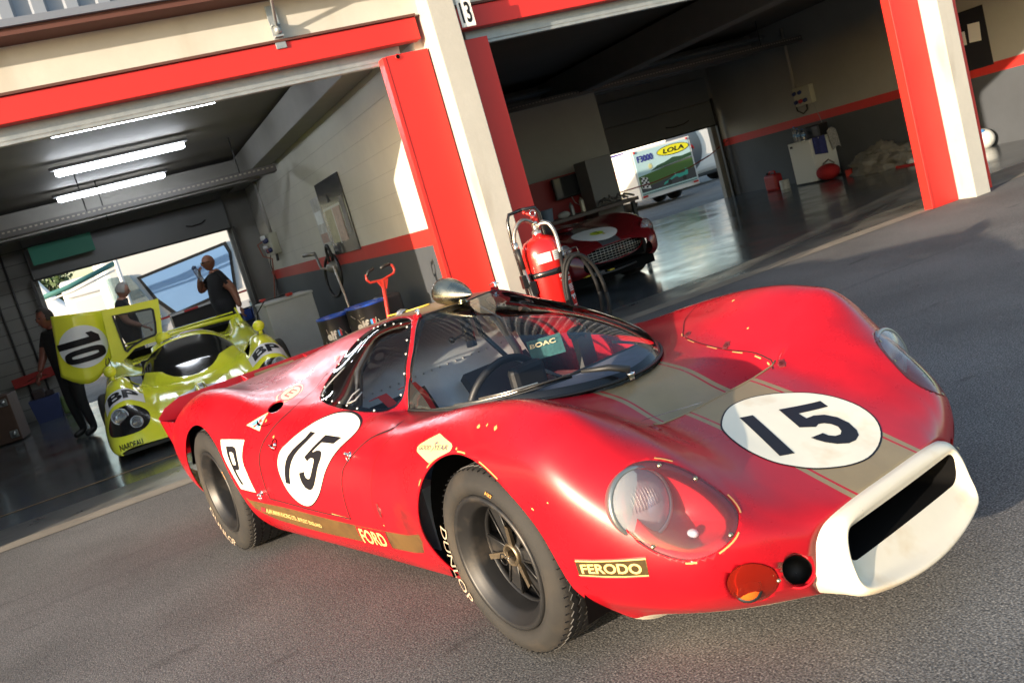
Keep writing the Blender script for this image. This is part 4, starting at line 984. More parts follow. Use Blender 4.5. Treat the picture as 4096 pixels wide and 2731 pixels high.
# rear bulkhead (sloped), side sills, front bulkhead, tunnel
def slab(m,pts,th=.01):
    P=[Vector(p) for p in pts]; n=(P[1]-P[0]).cross(P[3]-P[0]).normalized()*th
    A_=[m.bm.verts.new(p) for p in P]; B_=[m.bm.verts.new(p-n) for p in P]
    m.bm.faces.new(A_); m.bm.faces.new(B_[::-1])
    for i in range(4): m.bm.faces.new((A_[i],A_[(i+1)%4],B_[(i+1)%4],B_[i]))
slab(it,[(-1.12,-.55,.11),(-1.12,.55,.11),(-1.36,.52,.66),(-1.36,-.52,.66)])
slab(it,[(-1.36,-.46,.66),(-1.36,.46,.66),(-1.42,.36,.83),(-1.42,-.36,.83)])
it.box((-.86,-.575,.32),(.76,.07,.22)); it.box((-.86,.575,.32),(.76,.07,.22))
it.box((-.72,.03,.20),(1.0,.14,.18))
slab(it,[(-.12,-.55,.11),(-.12,.55,.11),(-.14,.30,.58),(-.14,-.30,.58)])
it.build('cockpit_tub',ALU,car)
rr_=MB()
for k in range(24):
    y=-.5+k*.0435
    for (zx,zz) in ((-1.352,.635),(-1.245,.385)): rr_.ball((zx+.006,y,zz),.005,6,4)
for k in range(26): rr_.ball((-1.2+k*.038,-.535,.405),.0045,6,4); rr_.ball((-1.2+k*.038,.535,.405),.0045,6,4)
rr_.build('rivet_row',M('rivet_alu',(.5,.5,.48),.3,.8),car)
dsh=MB()
def dash(a,b):
    s=-1+2*a; bx=WGa[int(round(4+64*a)),0]; x=-.42+(bx[0]+.42)*b if bx[0]>-.42 else bx[0]; y=bx[1]*.98 if True else 0
    xx=min(bx[0]-.004, -.0) ; x=-.40*(1-b)+xx*b if xx>-.40 else xx
    return Vector((x,y,.600+.012*b))
dsh.grid(dash,64,6); dsh.build('dashboard',M('suede_grey',(.20,.19,.215),.9,var=.15,vscale=20),car)
slab2=MB(); slab(slab2,[(-.40,-.40,.605),(-.40,.40,.605),(-.38,.40,.50),(-.38,-.40,.50)]); slab2.build('dash_panel',M('dash_panel',(.03,.03,.03),.6),car)
MB().box((-.36,-.16,.665),(.05,.14,.10),bev=.02).build('gauge_pod',BLK,car)
# steering wheel
sw_c=Vector((-.47,-.20,.60)); sax=Vector((-.92,0,.40)).normalized(); up_=Vector((0,1,0)).cross(sax).normalized(); sd=Vector((0,1,0))
stw=empty('steering_wheel'); stw.parent=car
MB().tube([sw_c+(sd*cos(a)+up_*sin(a))*.155 for a in np.linspace(0,2*pi,40,endpoint=False)],.0135,10,closed=True).build('rim',BLK,stw)
g=MB()
for a in (0,pi,-pi/2): g.tube([sw_c,sw_c+(sd*cos(a)+up_*sin(a))*.15],.008,6)
g.ball(sw_c,.03,12,8); g.tube([sw_c,sw_c-sax*.2],.014,8); g.build('spokes',M('sw_spoke',(.08,.08,.08),.4,.6),stw)
# seat, belts, roll bar, lever
st=MB(); st.box((-.98,-.26,.22),(.42,.40,.14),bev=.04); 
slab(st,[(-1.02,-.44,.25),(-1.02,-.08,.25),(-1.26,-.08,.60),(-1.26,-.44,.60)],.05); st.build('seat',M('seat_black',(.012,.012,.015),.7),car)
st=MB(); st.box((-.98,.30,.22),(.42,.40,.14),bev=.04); slab(st,[(-1.02,.12,.25),(-1.02,.48,.25),(-1.26,.48,.58),(-1.26,.12,.58)],.05); st.build('seat',M('seat_black',(.012,.012,.015),.7),car)
bt=MB()
for y in (-.34,-.20):
    pr=None
    for a in range(6):
        t_=a/5; c=Vector((-1.23+.30*t_,y+.02*sin(t_*4),.63-.02*t_*8+.05*sin(t_*6)));
        if pr is not None: slab(bt,[pr+Vector((0,-.022,0)),pr+Vector((0,.022,0)),c+Vector((0,.022,0)),c+Vector((0,-.022,0))],.003)
        pr=c
bt.build('harness',M('belt_red',(.5,.02,.015),.7),car)
MB().tube([(-1.22,-.42,.12),(-1.24,-.42,.60),(-1.24,-.36,.76),(-1.24,-.25,.86),(-1.24,0,.885),(-1.24,.25,.86),(-1.24,.36,.76),(-1.24,.42,.60),(-1.22,.42,.12)],.020,10).build('roll_bar',M('rollbar',(.08,.08,.08),.3,.7),car)
g=MB(); g.tube([(-.88,-.05,.44),(-.80,-.06,.475),(-.70,-.10,.46),(-.62,-.16,.40)],.017,10); g.lathe([(.03,0),(.032,.012),(.02,.015)],18,(-.89,-.05,.435),(1,0,.2)); g.build('hand_lever',BLK,car)
g=MB(); g.lathe([(.035,0),(.038,.02),(.030,.022),(.028,-.08),(.0005,-.08)],20,(-.52,.22,.70),(.2,-.2,1)); g.box((-.50,.22,.64),(.02,.14,.12),RZ(.5)); g.build('demister_duct',BLK,car)
g=MB()
for k in range(2): g.tube([(-.88,.02+.012*k,.88),(-.90,.04+.012*k,.78),(-.86,.10+.012*k,.66),(-.76,.20+.012*k,.56),(-.62,.26,.48)],.006,6)
g.tube([(-.92,.0,.86),(-.92,.0,.74)],.022,10); g.tube([(-.91,0,.80),(-.87,-.10,.80)],.005,6); g.ball((-.87,-.11,.80),.013,10,6); g.build('extinguisher_line',BLKG,car)
pq=MB(); slab(pq,[(-.86,.22,.60),(-.78,.34,.60),(-.80,.35,.68),(-.88,.23,.68)],.002); pq.build('event_plaque',M('plaque_green',(.03,.12,.12),.5,var=.4,vscale=60),car)
_pb=text2d('BOAC',.02); 
for v in _pb.verts:
    P0=Vector((-.858,.228,.650)); v.co=P0+(Vector((-.80,.32,.650))-P0)*v.co.x+Vector((-.004,.004,.018))*v.co.y+Vector((.002,-.003,0))
me=bpy.data.meshes.new('lettering'); _pb.to_mesh(me); _pb.free(); me.materials.append(YEL); o=bpy.data.objects.new('lettering',me); COL.objects.link(o); o.parent=car
# ---- roof mirror pod
mp=empty('roof_mirror'); mp.parent=car
g=MB()
def pod(a,b):
    # teardrop: nose forward (+x), blunt at the back
    t=a; L_=.215; x=-.995+L_*t; r=.064*(math.sqrt(max(0,1-(1-min(1,t/.16))**2)) if t<.16 else (1-((t-.16)/.84)**1.7)**.85)
    an=2*pi*b; return Vector((x,-.02+r*1.05*cos(an),.952+.026*(1-t)+r*.95*sin(an)*(1 if sin(an)>0 else .75)))
g.grid(pod,28,28); g.build('housing',CHRO,mp)
MB().lathe([(.022,0),(.014,.012),(.014,.03)],16,(-.86,-.02,.925),(0,0,1)).build('stalk',CHRO,mp)
# roof scoop clamp (small silver inlet)
g=MB(); g.lathe([(.034,0),(.036,.004),(.036,.07),(.030,.075)],20,(-1.30,-.06,.905),(1,-.25,0),ang=pi*1.2); g.build('roof_vent',M('vent_alu',(.45,.45,.44),.35,.9),car)
g=MB(); g.lathe([(.033,.0),(.033,.006),(.028,.006)],20,(-1.28,-.06,.905),(1,-.25,0)); g.tube([(-1.36,-.10,.925),(-1.22,-.07,.93),(-1.12,-.02,.938)],.004,6); g.build('vent_ring',M('vent_yellow',(.5,.35,.05),.4),car)
# hinges at the screen top, pins, quick fasteners
for s in (-1,1):
    g=MB(); g.box((-.935,s*.19,.926),(.035,.022,.02),bev=.005); g.build('door_hinge',RED,car)
    g=MB(); g.lathe([(.0005,.032),(.006,.03),(.006,.0)],10,(-.925,s*.19,.925),(0.2,0,1)); g.tube([(-.945,s*.175,.945),(-.93,s*.19,.955),(-.915,s*.205,.945)],.0025,6); g.build('hinge_bolt',CHR,car)
def on(fr,a,b,tree=None):
    U_,W_,Nn=FR[fr]; h=(tree or bvh).ray_cast(U_*a+W_*b+Nn*2,-Nn)
    if h[0] is None: return None,None
    n=h[1] if h[1].dot(Nn)>0 else -h[1]; return h[0],n
for (x,y) in ((.38,-.31),(.108,.318),(.36,.265),(-.10,.362),(.11,-.318)):
    p,n=on('H',x,y)
    if p is None: continue
    g=MB(); g.lathe([(.0005,.003),(.010,.003),(.0125,.001),(.014,.0)],16,p,n); g.box(p+n*.0015,(.036,.018,.003),n.to_track_quat('Z','X').to_matrix(),bev=.001); 
    g.build('quick_fastener',M('fastener_red',(.30,.05,.05),.35,.6),car)
g=MB(); p,n=on('S',*MK['pins'][1][2]); 
g.lathe([(.0005,.003),(.010,.003),(.013,.001),(.015,.0)],16,p,n); g.box(p+n*.001,(.016,.003,.05),bev=.001); g.build('quick_fastener',M('fastener_red',(.30,.05,.05),.35,.6),car)
for k in (0,1):
    p,n=on('S',*MK['pins'][1][k]); g=MB(); g.lathe([(.0005,.024),(.005,.022),(.005,0)],10,p,n); g.lathe([(.012,0),(.012,.003),(.0005,.003)],12,p,n)
    g.tube([p+n*.014+Vector((.012*cos(a),0,-.012+.016*sin(a))) for a in np.linspace(0,2*pi,14)],.0014,5); g.build('body_pin',CHR,car)
p,n=on('S',*MK['pins'][1][3]); g=MB(); g.lathe([(.024,.001),(.021,-.008),(.0005,-.012)],20,p+n*.003,n); g.build('latch_recess',DARK,car)
g=MB(); g.lathe([(.0005,.008),(.008,.006),(.009,-.006)],12,p+Vector((.004,0,0)),n); g.tube([p+n*.004+Vector((0,0,-.02)),p+n*.012+Vector((-.025,0,-.012)),p+n*.014+Vector((-.045,0,-.004))],.003,6); g.build('door_latch',CHR,car)
g=MB(); slab(g,[(.318,-.075,.5500),(.326,-.062,.5525),(.222,-.205,.5485),(.214,-.213,.5460)],.0012); g.build('deflector_strip',glass('strip_plexi',(.9,.9,.92),1.5,haze=.25,hcol=(.5,.5,.5)),car)
# bonnet lip edge
g=MB(); g.tube([Vector((.334,y,float(np.interp(abs(y),[0,.155,.25,.30],[.5455,.5465,.5545,.578])))) for y in np.linspace(-.27,.27,25)],.0032,6); g.build('bonnet_lip',GOLD,car)
# wiper
wp=empty('wiper'); wp.parent=car
pv=Vector((.012,-.03,.625))
g=MB(); g.lathe([(.010,0),(.010,.014),(.014,.014),(.014,.022),(.0005,.024)],16,(.018,-.035,.612),(0,0,1)); g.build('pivot',CHR,wp)
def wsurf(x,y,up=.0):
    z=float(canopy(np.array([min(x,-.001)]),np.array([y]))[0]); return Vector((x,y,max(z,.625)+up))
g=MB(); g.tube([(.020,-.035,.645),(-.03,-.075,.665),(-.09,-.14,.675)],[.012,.011,.006],8); g.tube([(-.09,-.14,.675),(-.17,-.25,.672),(-.22,-.31,.665)],.0035,6); g.build('arm',BLK,wp)
g=MB()
bl0=[Vector((-.12,-.16,.672)),Vector((-.18,-.255,.668)),Vector((-.26,-.33,.662)),Vector((-.36,-.375,.655)),Vector((-.47,-.405,.650))]
g.tube(bl0,.0045,6); g.tube([b+Vector((.006,0,.009)) for b in bl0[1:4]],.003,6); g.build('blade',M('wiper_steel',(.55,.52,.45),.3,.9),wp)
g=MB(); g.tube([b-Vector((-.004,0,.008)) for b in bl0],.004,5); g.build('rubber',BLK,wp)
# ---- tail: spoiler plate with side fins
sp=empty('rear_spoiler'); sp.parent=car
def spo(pts,th=.006):
    g=MB(); slab(g,pts,th); return g
X=-3.22
g=MB()
prof=[(-.58,.70),(.58,.70),(.68,.665),(.73,.62),(.715,.51),(.68,.38),(-.68,.38),(-.715,.51),(-.73,.62),(-.68,.665)]
g.prism(prof,X,X-.008,lambda u,v,w_: Vector((w_-(v-.4)*.12,u,v)))
g.build('plate',RED,sp)
# gold stripe on plate
g=MB(); g.box((X+.009-.02,0,.62),(.004,.26,.13),Matrix.Rotation(-.12,3,'Y')); g.build('stripe',GOLD,sp)
g=MB()
for s in (-1,1):
    slab(g,[(-3.06,s*.205,.655),(-3.20,s*.205,.650),(-3.24,s*.205,.700),(-3.20,s*.205,.690)],.004)
    g.tube([(-3.14,s*.209,.668),(-3.14,s*.199,.668)],.012,12)
g.build('bracket',RED,sp)
for s in (-1,1):
    g=MB(); slab(g,[(-3.0,s*.70,.42),(-3.235,s*.695,.42),(-3.245,s*.715,.60),(-3.02,s*.705,.60)],.006); g.build('fin',RED,sp)
g=MB(); slab(g,[(-3.14,-.66,.32),(-3.14,.66,.32),(-3.14,.60,.62),(-3.14,-.60,.62)],.01); g.build('tail_panel',BLK,car)
# ================================================================ THE PIT BUILDING AND GROUND
def flat_text(name,txt,o,u,v,mat,parent,bold=.02,shear=0):
    """text as a thin flat mesh: o origin, u full width vector, v full height vector"""
    bm=text2d(txt,bold,shear); o,u,v=Vector(o),Vector(u),Vector(v)
    for w_ in bm.verts: w_.co=o+u*w_.co.x+v*w_.co.y
    bmesh.ops.recalc_face_normals(bm,faces=bm.faces)
    me=bpy.data.meshes.new(name); bm.to_mesh(me); bm.free(); me.materials.append(mat); ob=bpy.data.objects.new(name,me); COL.objects.link(ob); ob.parent=parent; return ob
def flat_poly(name,poly,o,u,v,mat,parent):
    o,u,v=Vector(o),Vector(u),Vector(v); bm=bmesh.new(); f=bm.faces.new([bm.verts.new(o+u*a+v*b) for a,b in poly])
    me=bpy.data.meshes.new(name); bm.to_mesh(me); bm.free(); me.materials.append(mat); ob=bpy.data.objects.new(name,me); COL.objects.link(ob); ob.parent=parent; return ob
def asphalt():
    m=bpy.data.materials.new('asphalt'); m.use_nodes=True; N,L=nodes(m); b=N['Principled BSDF']; tc=N.new('ShaderNodeTexCoord'); S=tc.outputs['Object']
    n1=N.new('ShaderNodeTexNoise'); n1.inputs['Scale'].default_value=170; n1.inputs['Detail'].default_value=3; L.new(S,n1.inputs['Vector'])
    v1=N.new('ShaderNodeTexVoronoi'); v1.inputs['Scale'].default_value=140; L.new(S,v1.inputs['Vector'])
    n2=N.new('ShaderNodeTexNoise'); n2.inputs['Scale'].default_value=1.1; n2.inputs['Detail'].default_value=7; L.new(S,n2.inputs['Vector'])
    r1=N.new('ShaderNodeValToRGB'); r1.color_ramp.elements[0].position=.36; r1.color_ramp.elements[0].color=(.035,.035,.036,1); r1.color_ramp.elements[1].position=.72; r1.color_ramp.elements[1].color=(.36,.35,.33,1)
    e=r1.color_ramp.elements.new(.52); e.color=(.110,.107,.103,1)
    mxv=N.new('ShaderNodeMix'); mxv.data_type='RGBA'; mxv.inputs[0].default_value=.28; L.new(n1.outputs[0],r1.inputs[0]); L.new(r1.outputs[0],mxv.inputs[6]); 
    r3=N.new('ShaderNodeValToRGB'); r3.color_ramp.elements[0].color=(.03,.03,.03,1); r3.color_ramp.elements[1].color=(.30,.29,.275,1); L.new(v1.outputs['Color'],r3.inputs[0]); L.new(r3.outputs[0],mxv.inputs[7])
    r2=N.new('ShaderNodeMapRange'); r2.inputs[1].default_value=.32; r2.inputs[2].default_value=.68; r2.inputs[3].default_value=.78; r2.inputs[4].default_value=1.18; L.new(n2.outputs[0],r2.inputs[0])
    sc_=N.new('ShaderNodeVectorMath'); sc_.operation='SCALE'; L.new(mxv.outputs[2],sc_.inputs[0]); L.new(r2.outputs[0],sc_.inputs['Scale'])
    # dark oil stains and pale flecks
    n3=N.new('ShaderNodeTexNoise'); n3.inputs['Scale'].default_value=3.1; n3.inputs['Detail'].default_value=4; mp=N.new('ShaderNodeMapping'); mp.inputs['Scale'].default_value=(.6,1.7,1); mp.inputs['Rotation'].default_value=(0,0,.35); L.new(S,mp.inputs[0]); L.new(mp.outputs[0],n3.inputs['Vector'])
    r4=N.new('ShaderNodeMapRange'); r4.inputs[1].default_value=.66; r4.inputs[2].default_value=.74; L.new(n3.outputs[0],r4.inputs[0]); mo=N.new('ShaderNodeMath'); mo.operation='MULTIPLY'; mo.inputs[1].default_value=.45; L.new(r4.outputs[0],mo.inputs[0])
    m3=N.new('ShaderNodeMix'); m3.data_type='RGBA'; L.new(mo.outputs[0],m3.inputs[0]); L.new(sc_.outputs[0],m3.inputs[6]); m3.inputs[7].default_value=(.018,.018,.018,1)
    n4=N.new('ShaderNodeTexNoise'); n4.inputs['Scale'].default_value=38; n4.inputs['Detail'].default_value=2; L.new(S,n4.inputs['Vector']); r5=N.new('ShaderNodeMapRange'); r5.inputs[1].default_value=.765; r5.inputs[2].default_value=.79; L.new(n4.outputs[0],r5.inputs[0])
    m4=N.new('ShaderNodeMix'); m4.data_type='RGBA'; L.new(r5.outputs[0],m4.inputs[0]); L.new(m3.outputs[2],m4.inputs[6]); m4.inputs[7].default_value=(.28,.26,.22,1); L.new(m4.outputs[2],b.inputs['Base Color'])
    sx=N.new('ShaderNodeSeparateXYZ'); L.new(S,sx.inputs[0]); nz_=N.new('ShaderNodeTexNoise'); nz_.inputs['Scale'].default_value=1.6; nz_.inputs['Detail'].default_value=6; L.new(S,nz_.inputs['Vector']); last=m4.outputs[2]
    for (kx,ky,c0,wd,amp,cc) in ((.06,1,5.25,.006,.25,.05),(.02,1,3.9,.004,.15,.06),(0,1,4.95,.05,.10,.08)):
        a1=N.new('ShaderNodeMath'); a1.operation='MULTIPLY'; a1.inputs[1].default_value=kx; L.new(sx.outputs[0],a1.inputs[0]); a2=N.new('ShaderNodeMath'); a2.operation='ADD'; L.new(a1.outputs[0],a2.inputs[0]); L.new(sx.outputs[1],a2.inputs[1])
        a3=N.new('ShaderNodeMath'); a3.operation='MULTIPLY_ADD'; a3.inputs[1].default_value=amp; L.new(nz_.outputs[0],a3.inputs[0]); L.new(a2.outputs[0],a3.inputs[2]); a4=N.new('ShaderNodeMath'); a4.operation='SUBTRACT'; a4.inputs[1].default_value=c0+amp/2; L.new(a3.outputs[0],a4.inputs[0]); a5=N.new('ShaderNodeMath'); a5.operation='ABSOLUTE'; L.new(a4.outputs[0],a5.inputs[0])
        a6=N.new('ShaderNodeMapRange'); a6.inputs[1].default_value=wd; a6.inputs[2].default_value=0; a6.inputs[3].default_value=0; a6.inputs[4].default_value=.75 if wd<.03 else .35; L.new(a5.outputs[0],a6.inputs[0])
        mm=N.new('ShaderNodeMix'); mm.data_type='RGBA'; L.new(a6.outputs[0],mm.inputs[0]); L.new(last,mm.inputs[6]); mm.inputs[7].default_value=(cc,cc,cc,1); last=mm.outputs[2]
    L.new(last,b.inputs['Base Color'])
    b.inputs['Roughness'].default_value=.88; b.inputs['Specular IOR Level'].default_value=.35
    add=N.new('ShaderNodeMath'); add.operation='ADD'; L.new(n1.outputs[0],add.inputs[0]); mu=N.new('ShaderNodeMath'); mu.operation='MULTIPLY'; mu.inputs[1].default_value=-.9; L.new(v1.outputs['Distance'],mu.inputs[0]); L.new(mu.outputs[0],add.inputs[1])
    bp=N.new('ShaderNodeBump'); bp.inputs['Strength'].default_value=.40; bp.inputs['Distance'].default_value=.0022; L.new(add.outputs[0],bp.inputs['Height']); L.new(bp.outputs[0],b.inputs['Normal'])
    return m
ASPH=asphalt()
g=MB(); g.grid(lambda a,b:Vector((-300+700*a,-200+700*b,0)),1,1,False); o=g.build('ground',ASPH); o['kind']='structure'
def slabz(name,x0,x1,y0,y1,z,mat,kind='structure'):
    g=MB(); g.grid(lambda a,b:Vector((x0+(x1-x0)*a,y0+(y1-y0)*b,z)),1,1,False); o=g.build(name,mat); o['kind']=kind; return o
CONC=M('concrete',(.56,.54,.48),.85,var=.10,vscale=2.2,bump=.08,bscale=30)
add_spots(CONC,(.40,.36,.29),1.7,.58,.80,w=3,vec=(1,1,.3)); add_spots(CONC,(.22,.20,.18),30,.74,.78,w=5)
CONP=M('pillar_concrete',(.42,.41,.37),.85,var=.12,vscale=2.2,bump=.12,bscale=40)
add_spots(CONP,(.24,.20,.15),1.7,.58,.80,w=3,vec=(1,1,.3)); add_spots(CONP,(.16,.15,.13),30,.70,.76,w=5)
SCREED=M('threshold_concrete',(.27,.235,.185),.7,var=.25,vscale=3,bump=.2,bscale=30)
FLOOR=M('floor_paint',(.085,.092,.095),.17,0,.0,var=.30,vscale=1.3,rvar=.09,bump=.015,bscale=9)
add_spots(FLOOR,(.19,.20,.20),2.2,.58,.80,w=1,vec=(1,.35,1)); add_spots(FLOOR,(.40,.40,.38),9,.735,.76,w=2,vec=(.4,1.6,1))
FLOOR2=M('floor_worn',(.15,.145,.13),.35,var=.3,vscale=2.0,rvar=.12,bump=.05,bscale=12)
add_spots(FLOOR2,(.055,.055,.055),3,.55,.66,w=5,vec=(.5,1.4,1))
slabz('threshold_strip',-40,40,6.64,6.86,.004,SCREED)
slabz('garage_apron',-40,40,6.86,7.45,.004,FLOOR2)
slabz('garage_floor',-40,40,7.45,16.12,.004,FLOOR)
slabz('painted_sun_line',-2.2,2.6,8.02,8.045,.008,M('sun_line_ochre',(.38,.22,.08),.7))  # thin line of sunlight on the floor, painted as an ochre strip
# ---- front pillars, red cladding and lintels
REDP=M('red_panel',(.60,.022,.016),.42,0,0,var=.05,vscale=3)
add_spots(REDP,(.75,.30,.22),26,.765,.785,w=3)
def pillar(x,name_lbl):
    p=empty('concrete_pillar',(x,6.5,0),0,name_lbl,'pillar','concrete pillars between the garage bays')
    g=MB(); g.box((.125,.10,2.0),(.21,.32,4.0),bev=.006); g.build('shaft',CONP,p)
    return p
def jambs(x,lblL,lblR,right=True):
    # red steel cover left of the pillar and right of it
    p=empty('red_jamb',(x,6.64,0),0,lblL,'door jamb','red steel jambs of the garage doors')
    g=MB(); g.box((-.165,.05,1.26),(.345,.10,2.52),bev=.004); g.build('cover',REDP,p)
    g=MB(); g.box((-.353,.047,1.26),(.030,.104,2.51),bev=.003); g.build('edge_trim',REDP,p)
    if x<5: 
        g=MB(); g.lathe([(.022,0),(.022,.004),(.016,.004)],24,(-.245,-.006,2.50),(0,-1,0)); g.build('hole_rim',REDP,p)
        g=MB(); g.lathe([(.0005,.0),(.016,.0)],20,(-.245,-.0065,2.50),(0,-1,0)); g.build('hole',DARK,p)
    if right:
        q=empty('red_jamb',(x,6.64,0),0,lblR,'door jamb','red steel jambs of the garage doors')
        g=MB(); g.box((.375,.05,1.26),(.29,.10,2.52),bev=.004); g.build('cover',REDP,q)
pillar(2.73,'pale concrete pillar with the number 13 plate, behind the fire extinguisher'); pillar(7.86,'pale concrete pillar at the right, beside the third garage opening'); pillar(-2.40,'pale concrete pillar left of the yellow car garage, outside the picture')
jambs(2.73,'sunlit red jamb panel left of the pillar with the 13 plate','shaded red jamb panel right of the pillar with the 13 plate')
jambs(7.86,'sunlit red jamb panel standing left of the far right pillar','thin shaded red jamb strip right of the far right pillar')
jambs(-2.40,'red jamb panel left of the pillar beside the yellow car garage','red jamb panel at the left edge of the yellow car garage')
GALV=M('galvanised',(.36,.39,.40),.45,.5,0,var=.18,vscale=14,rvar=.1)
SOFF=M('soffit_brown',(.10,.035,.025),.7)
def lintel(x0,x1,lbl):
    p=empty('red_lintel',((x0+x1)/2,6.64,2.68),0,lbl,'door lintel','red lintels over the garage doors'); w_=x1-x0
    g=MB(); g.box((0,.05,.0),(w_,.10,.165),bev=.004); g.build('cover',REDP,p)
    g=MB(); g.box((-w_/2+.62*w_/2,-.0015,0),(.004,.004,.165)); g.build('panel_joint',M('joint_pale',(.7,.3,.25),.6),p)
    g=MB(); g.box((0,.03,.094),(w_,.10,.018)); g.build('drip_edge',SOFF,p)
    g=MB(); g.box((0,.16,-.12),(w_-.30,.10,.11),bev=.01); g.box((0,.13,-.185),(w_-.3,.05,.025),bev=.005); g.build('shutter_rail',GALV,p)
lintel(-2.19,2.71,'sunlit red lintel over the garage with the yellow car')
lintel(2.965,7.84,'red lintel right of the 13 plate, half in the shadow of the pillar')
lintel(8.095,13.0,'red lintel over the garage at the right picture edge')
fa_=empty('pit_building',(5,8,0),0,'pit garage building with pale concrete fascia above the red doors','building')
def wbox(name,c,d,mat,par=fa_,bev=0):
    g=MB(); g.box((c[0]-fa_.location.x,c[1]-fa_.location.y,c[2]),d,bev=bev); return g.build(name,mat,par)
wbox('fascia',(5,6.76,2.917),(45,.22,.29),CONC)
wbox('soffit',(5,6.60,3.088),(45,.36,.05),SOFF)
CEIL=M('ceiling',(.13,.115,.095),.7,var=.12,vscale=1.5)
wbox('roof_slab',(5,11.6,3.12),(45,9.6,.16),CEIL)
CLAD=M('cladding_grey',(.22,.25,.30),.5,.1,0,var=.06,vscale=4)
g=MB(); pr=[]; x=-6.0
while x<16:
    pr+=[(x,0),(x+.085,0),(x+.098,.038),(x+.168,.038),(x+.185,0)]; x+=.19
vs=[[g.bm.verts.new((a-5,6.43+.038-b-8,z)) for a,b in pr] for z in (3.14,4.6)]
for i in range(len(pr)-1): g.bm.faces.new((vs[0][i],vs[0][i+1],vs[1][i+1],vs[1][i]))
g.build('ribbed_cladding',CLAD,fa_)
wbox('cladding_trim',(5,6.42,3.13),(45,.07,.045),M('trim_grey',(.16,.18,.22),.5))
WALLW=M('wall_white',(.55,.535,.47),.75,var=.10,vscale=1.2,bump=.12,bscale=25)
WALLG=M('wall_grey',(.055,.062,.072),.65,var=.12,vscale=2,bump=.08,bscale=25)
STRIPE=M('stripe_red',(.46,.022,.016),.55,var=.08)
WALL_SHADED=M('wall_white_shaded',(.30,.30,.28),.75,var=.10,vscale=1.2,bump=.12,bscale=25)  # white wall paint darkened so the colour carries the falloff of light indoors
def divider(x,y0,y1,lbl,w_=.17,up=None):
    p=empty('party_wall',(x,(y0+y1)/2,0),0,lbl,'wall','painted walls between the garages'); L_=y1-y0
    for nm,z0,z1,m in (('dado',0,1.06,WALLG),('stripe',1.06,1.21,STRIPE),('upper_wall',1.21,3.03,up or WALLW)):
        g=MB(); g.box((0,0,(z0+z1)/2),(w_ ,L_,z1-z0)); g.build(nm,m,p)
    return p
wl=divider(2.765,6.74,16.1,'white wall with red stripe and grey base inside the yellow car garage')
divider(12.685,6.74,16.1,'far white wall with red stripe behind the white fridge',up=WALL_SHADED)
divider(-2.40,6.74,16.1,'dim wall on the left of the yellow car garage',up=WALL_SHADED)
# block joints on the near wall
g=MB()
for k in range(1,9): g.box((-.0865,0,1.21+.2*k),(.0015,9.3,.004))
g.build('block_joints',M('joint_grey',(.40,.39,.35),.9),wl)
# ceiling beams, wall plates
BEAM=M('beam_paint',(.20,.19,.17),.7,var=.08)
def beam(c,d,lbl,mat=BEAM): 
    g=MB(); g.box((0,0,0),d,bev=.01); o=g.build('ceiling_beam',mat); o.location=c; tag(o,lbl,'beam','concrete beams under the garage ceiling'); return o
beam((2.52,11.4,2.82),(.30,9.2,.34),'concrete beam along the wall over the yellow car garage')
beam((7.9,11.4,2.78),(.34,9.2,.42),'concrete beam running back in the middle of the dark right garage')
beam((5.0,14.6,2.80),(15.0,.34,.36),'concrete cross beam near the back doors')
# back wall with two door openings
BW=M('back_wall',(.23,.23,.215),.8,var=.12,vscale=1.5)
bw=empty('back_wall',(5,16.1,0),0,'dim back wall of the garages around the open rear doors','wall')
for nm,x0,x1,z0,z1 in (('left_pier',-2.3,-.82,0,3.03),('middle_pier',2.19,6.6,0,3.03),('header',-.82,2.19,2.10,3.03),('right_header',6.6,12.37,1.9,3.03),('right_pier',12.37,12.6,0,3.03)):
    g=MB(); g.box(((x0+x1)/2-5,.05,(z0+z1)/2),(x1-x0,.12,z1-z0)); g.build('wall_part',BW,bw)
g=MB()
for k in range(1,15): g.box((-1.56-5,-.012,.2*k),(1.46,.006,.008))
g.build('block_joints',M('joint_dark',(.06,.06,.06),.9),bw)
g=MB()
for xx in (-1.9,-1.45,-1.2): g.tube([(xx-5,-.04,.3),(xx-5,-.04,3.0)],.018,6)
g.build('conduit',M('conduit_dark',(.05,.05,.05),.6),bw)
# sectional rear doors, pulled up
DRP=M('rear_door_panel',(.16,.175,.18),.35,0,0,var=.1,vscale=1)
def rear_door(x0,x1,zb,lbl):
    p=empty('sectional_door',((x0+x1)/2,16.0,zb),0,lbl,'garage door','rear sectional doors pulled up'); w_=x1-x0
    zt=3.0; 
    g=MB(); 
    n_=3 if zb>2 else 2
    for k in range(2): 
        g.box((0,-.05,.24+.50*k),(w_,.045,.485),bev=.008)
    g.build('panel',DRP,p)
    g=MB()
    for k in range(4): g.box((0,-.35-.50*k,1.02 if zb>2 else 1.28),(w_,.485,.045),bev=.008)
    g.build('raised_panel',DRP,p)
    g=MB(); g.box((0,-.05,-.015),(w_,.05,.03)); g.build('rubber_lip',BLK,p)
    for s in (-1,1):
        g=MB(); g.box((s*(w_/2+.03),-.06,(2.1-zb)/2-zb/2+.0),(.05,.06,2.1)); g.build('track',M('track_dark',(.06,.06,.06),.5,.5),p)
    g=MB(); g.tube([(w_*.28,-.085,.20),(w_*.31,-.10,.17),(w_*.36,-.10,.18),(w_*.385,-.085,.22)],.012,6); g.build('handle',BLK,p)
    return p
rear_door(-.86,2.23,2.10,'grey sectional door pulled up behind the yellow car')
rear_door(6.7,12.40,1.56,'pale sectional door half lowered over the view of the trailers')
tl_=M('teal_reflection_paint',(.03,.30,.20),.5)
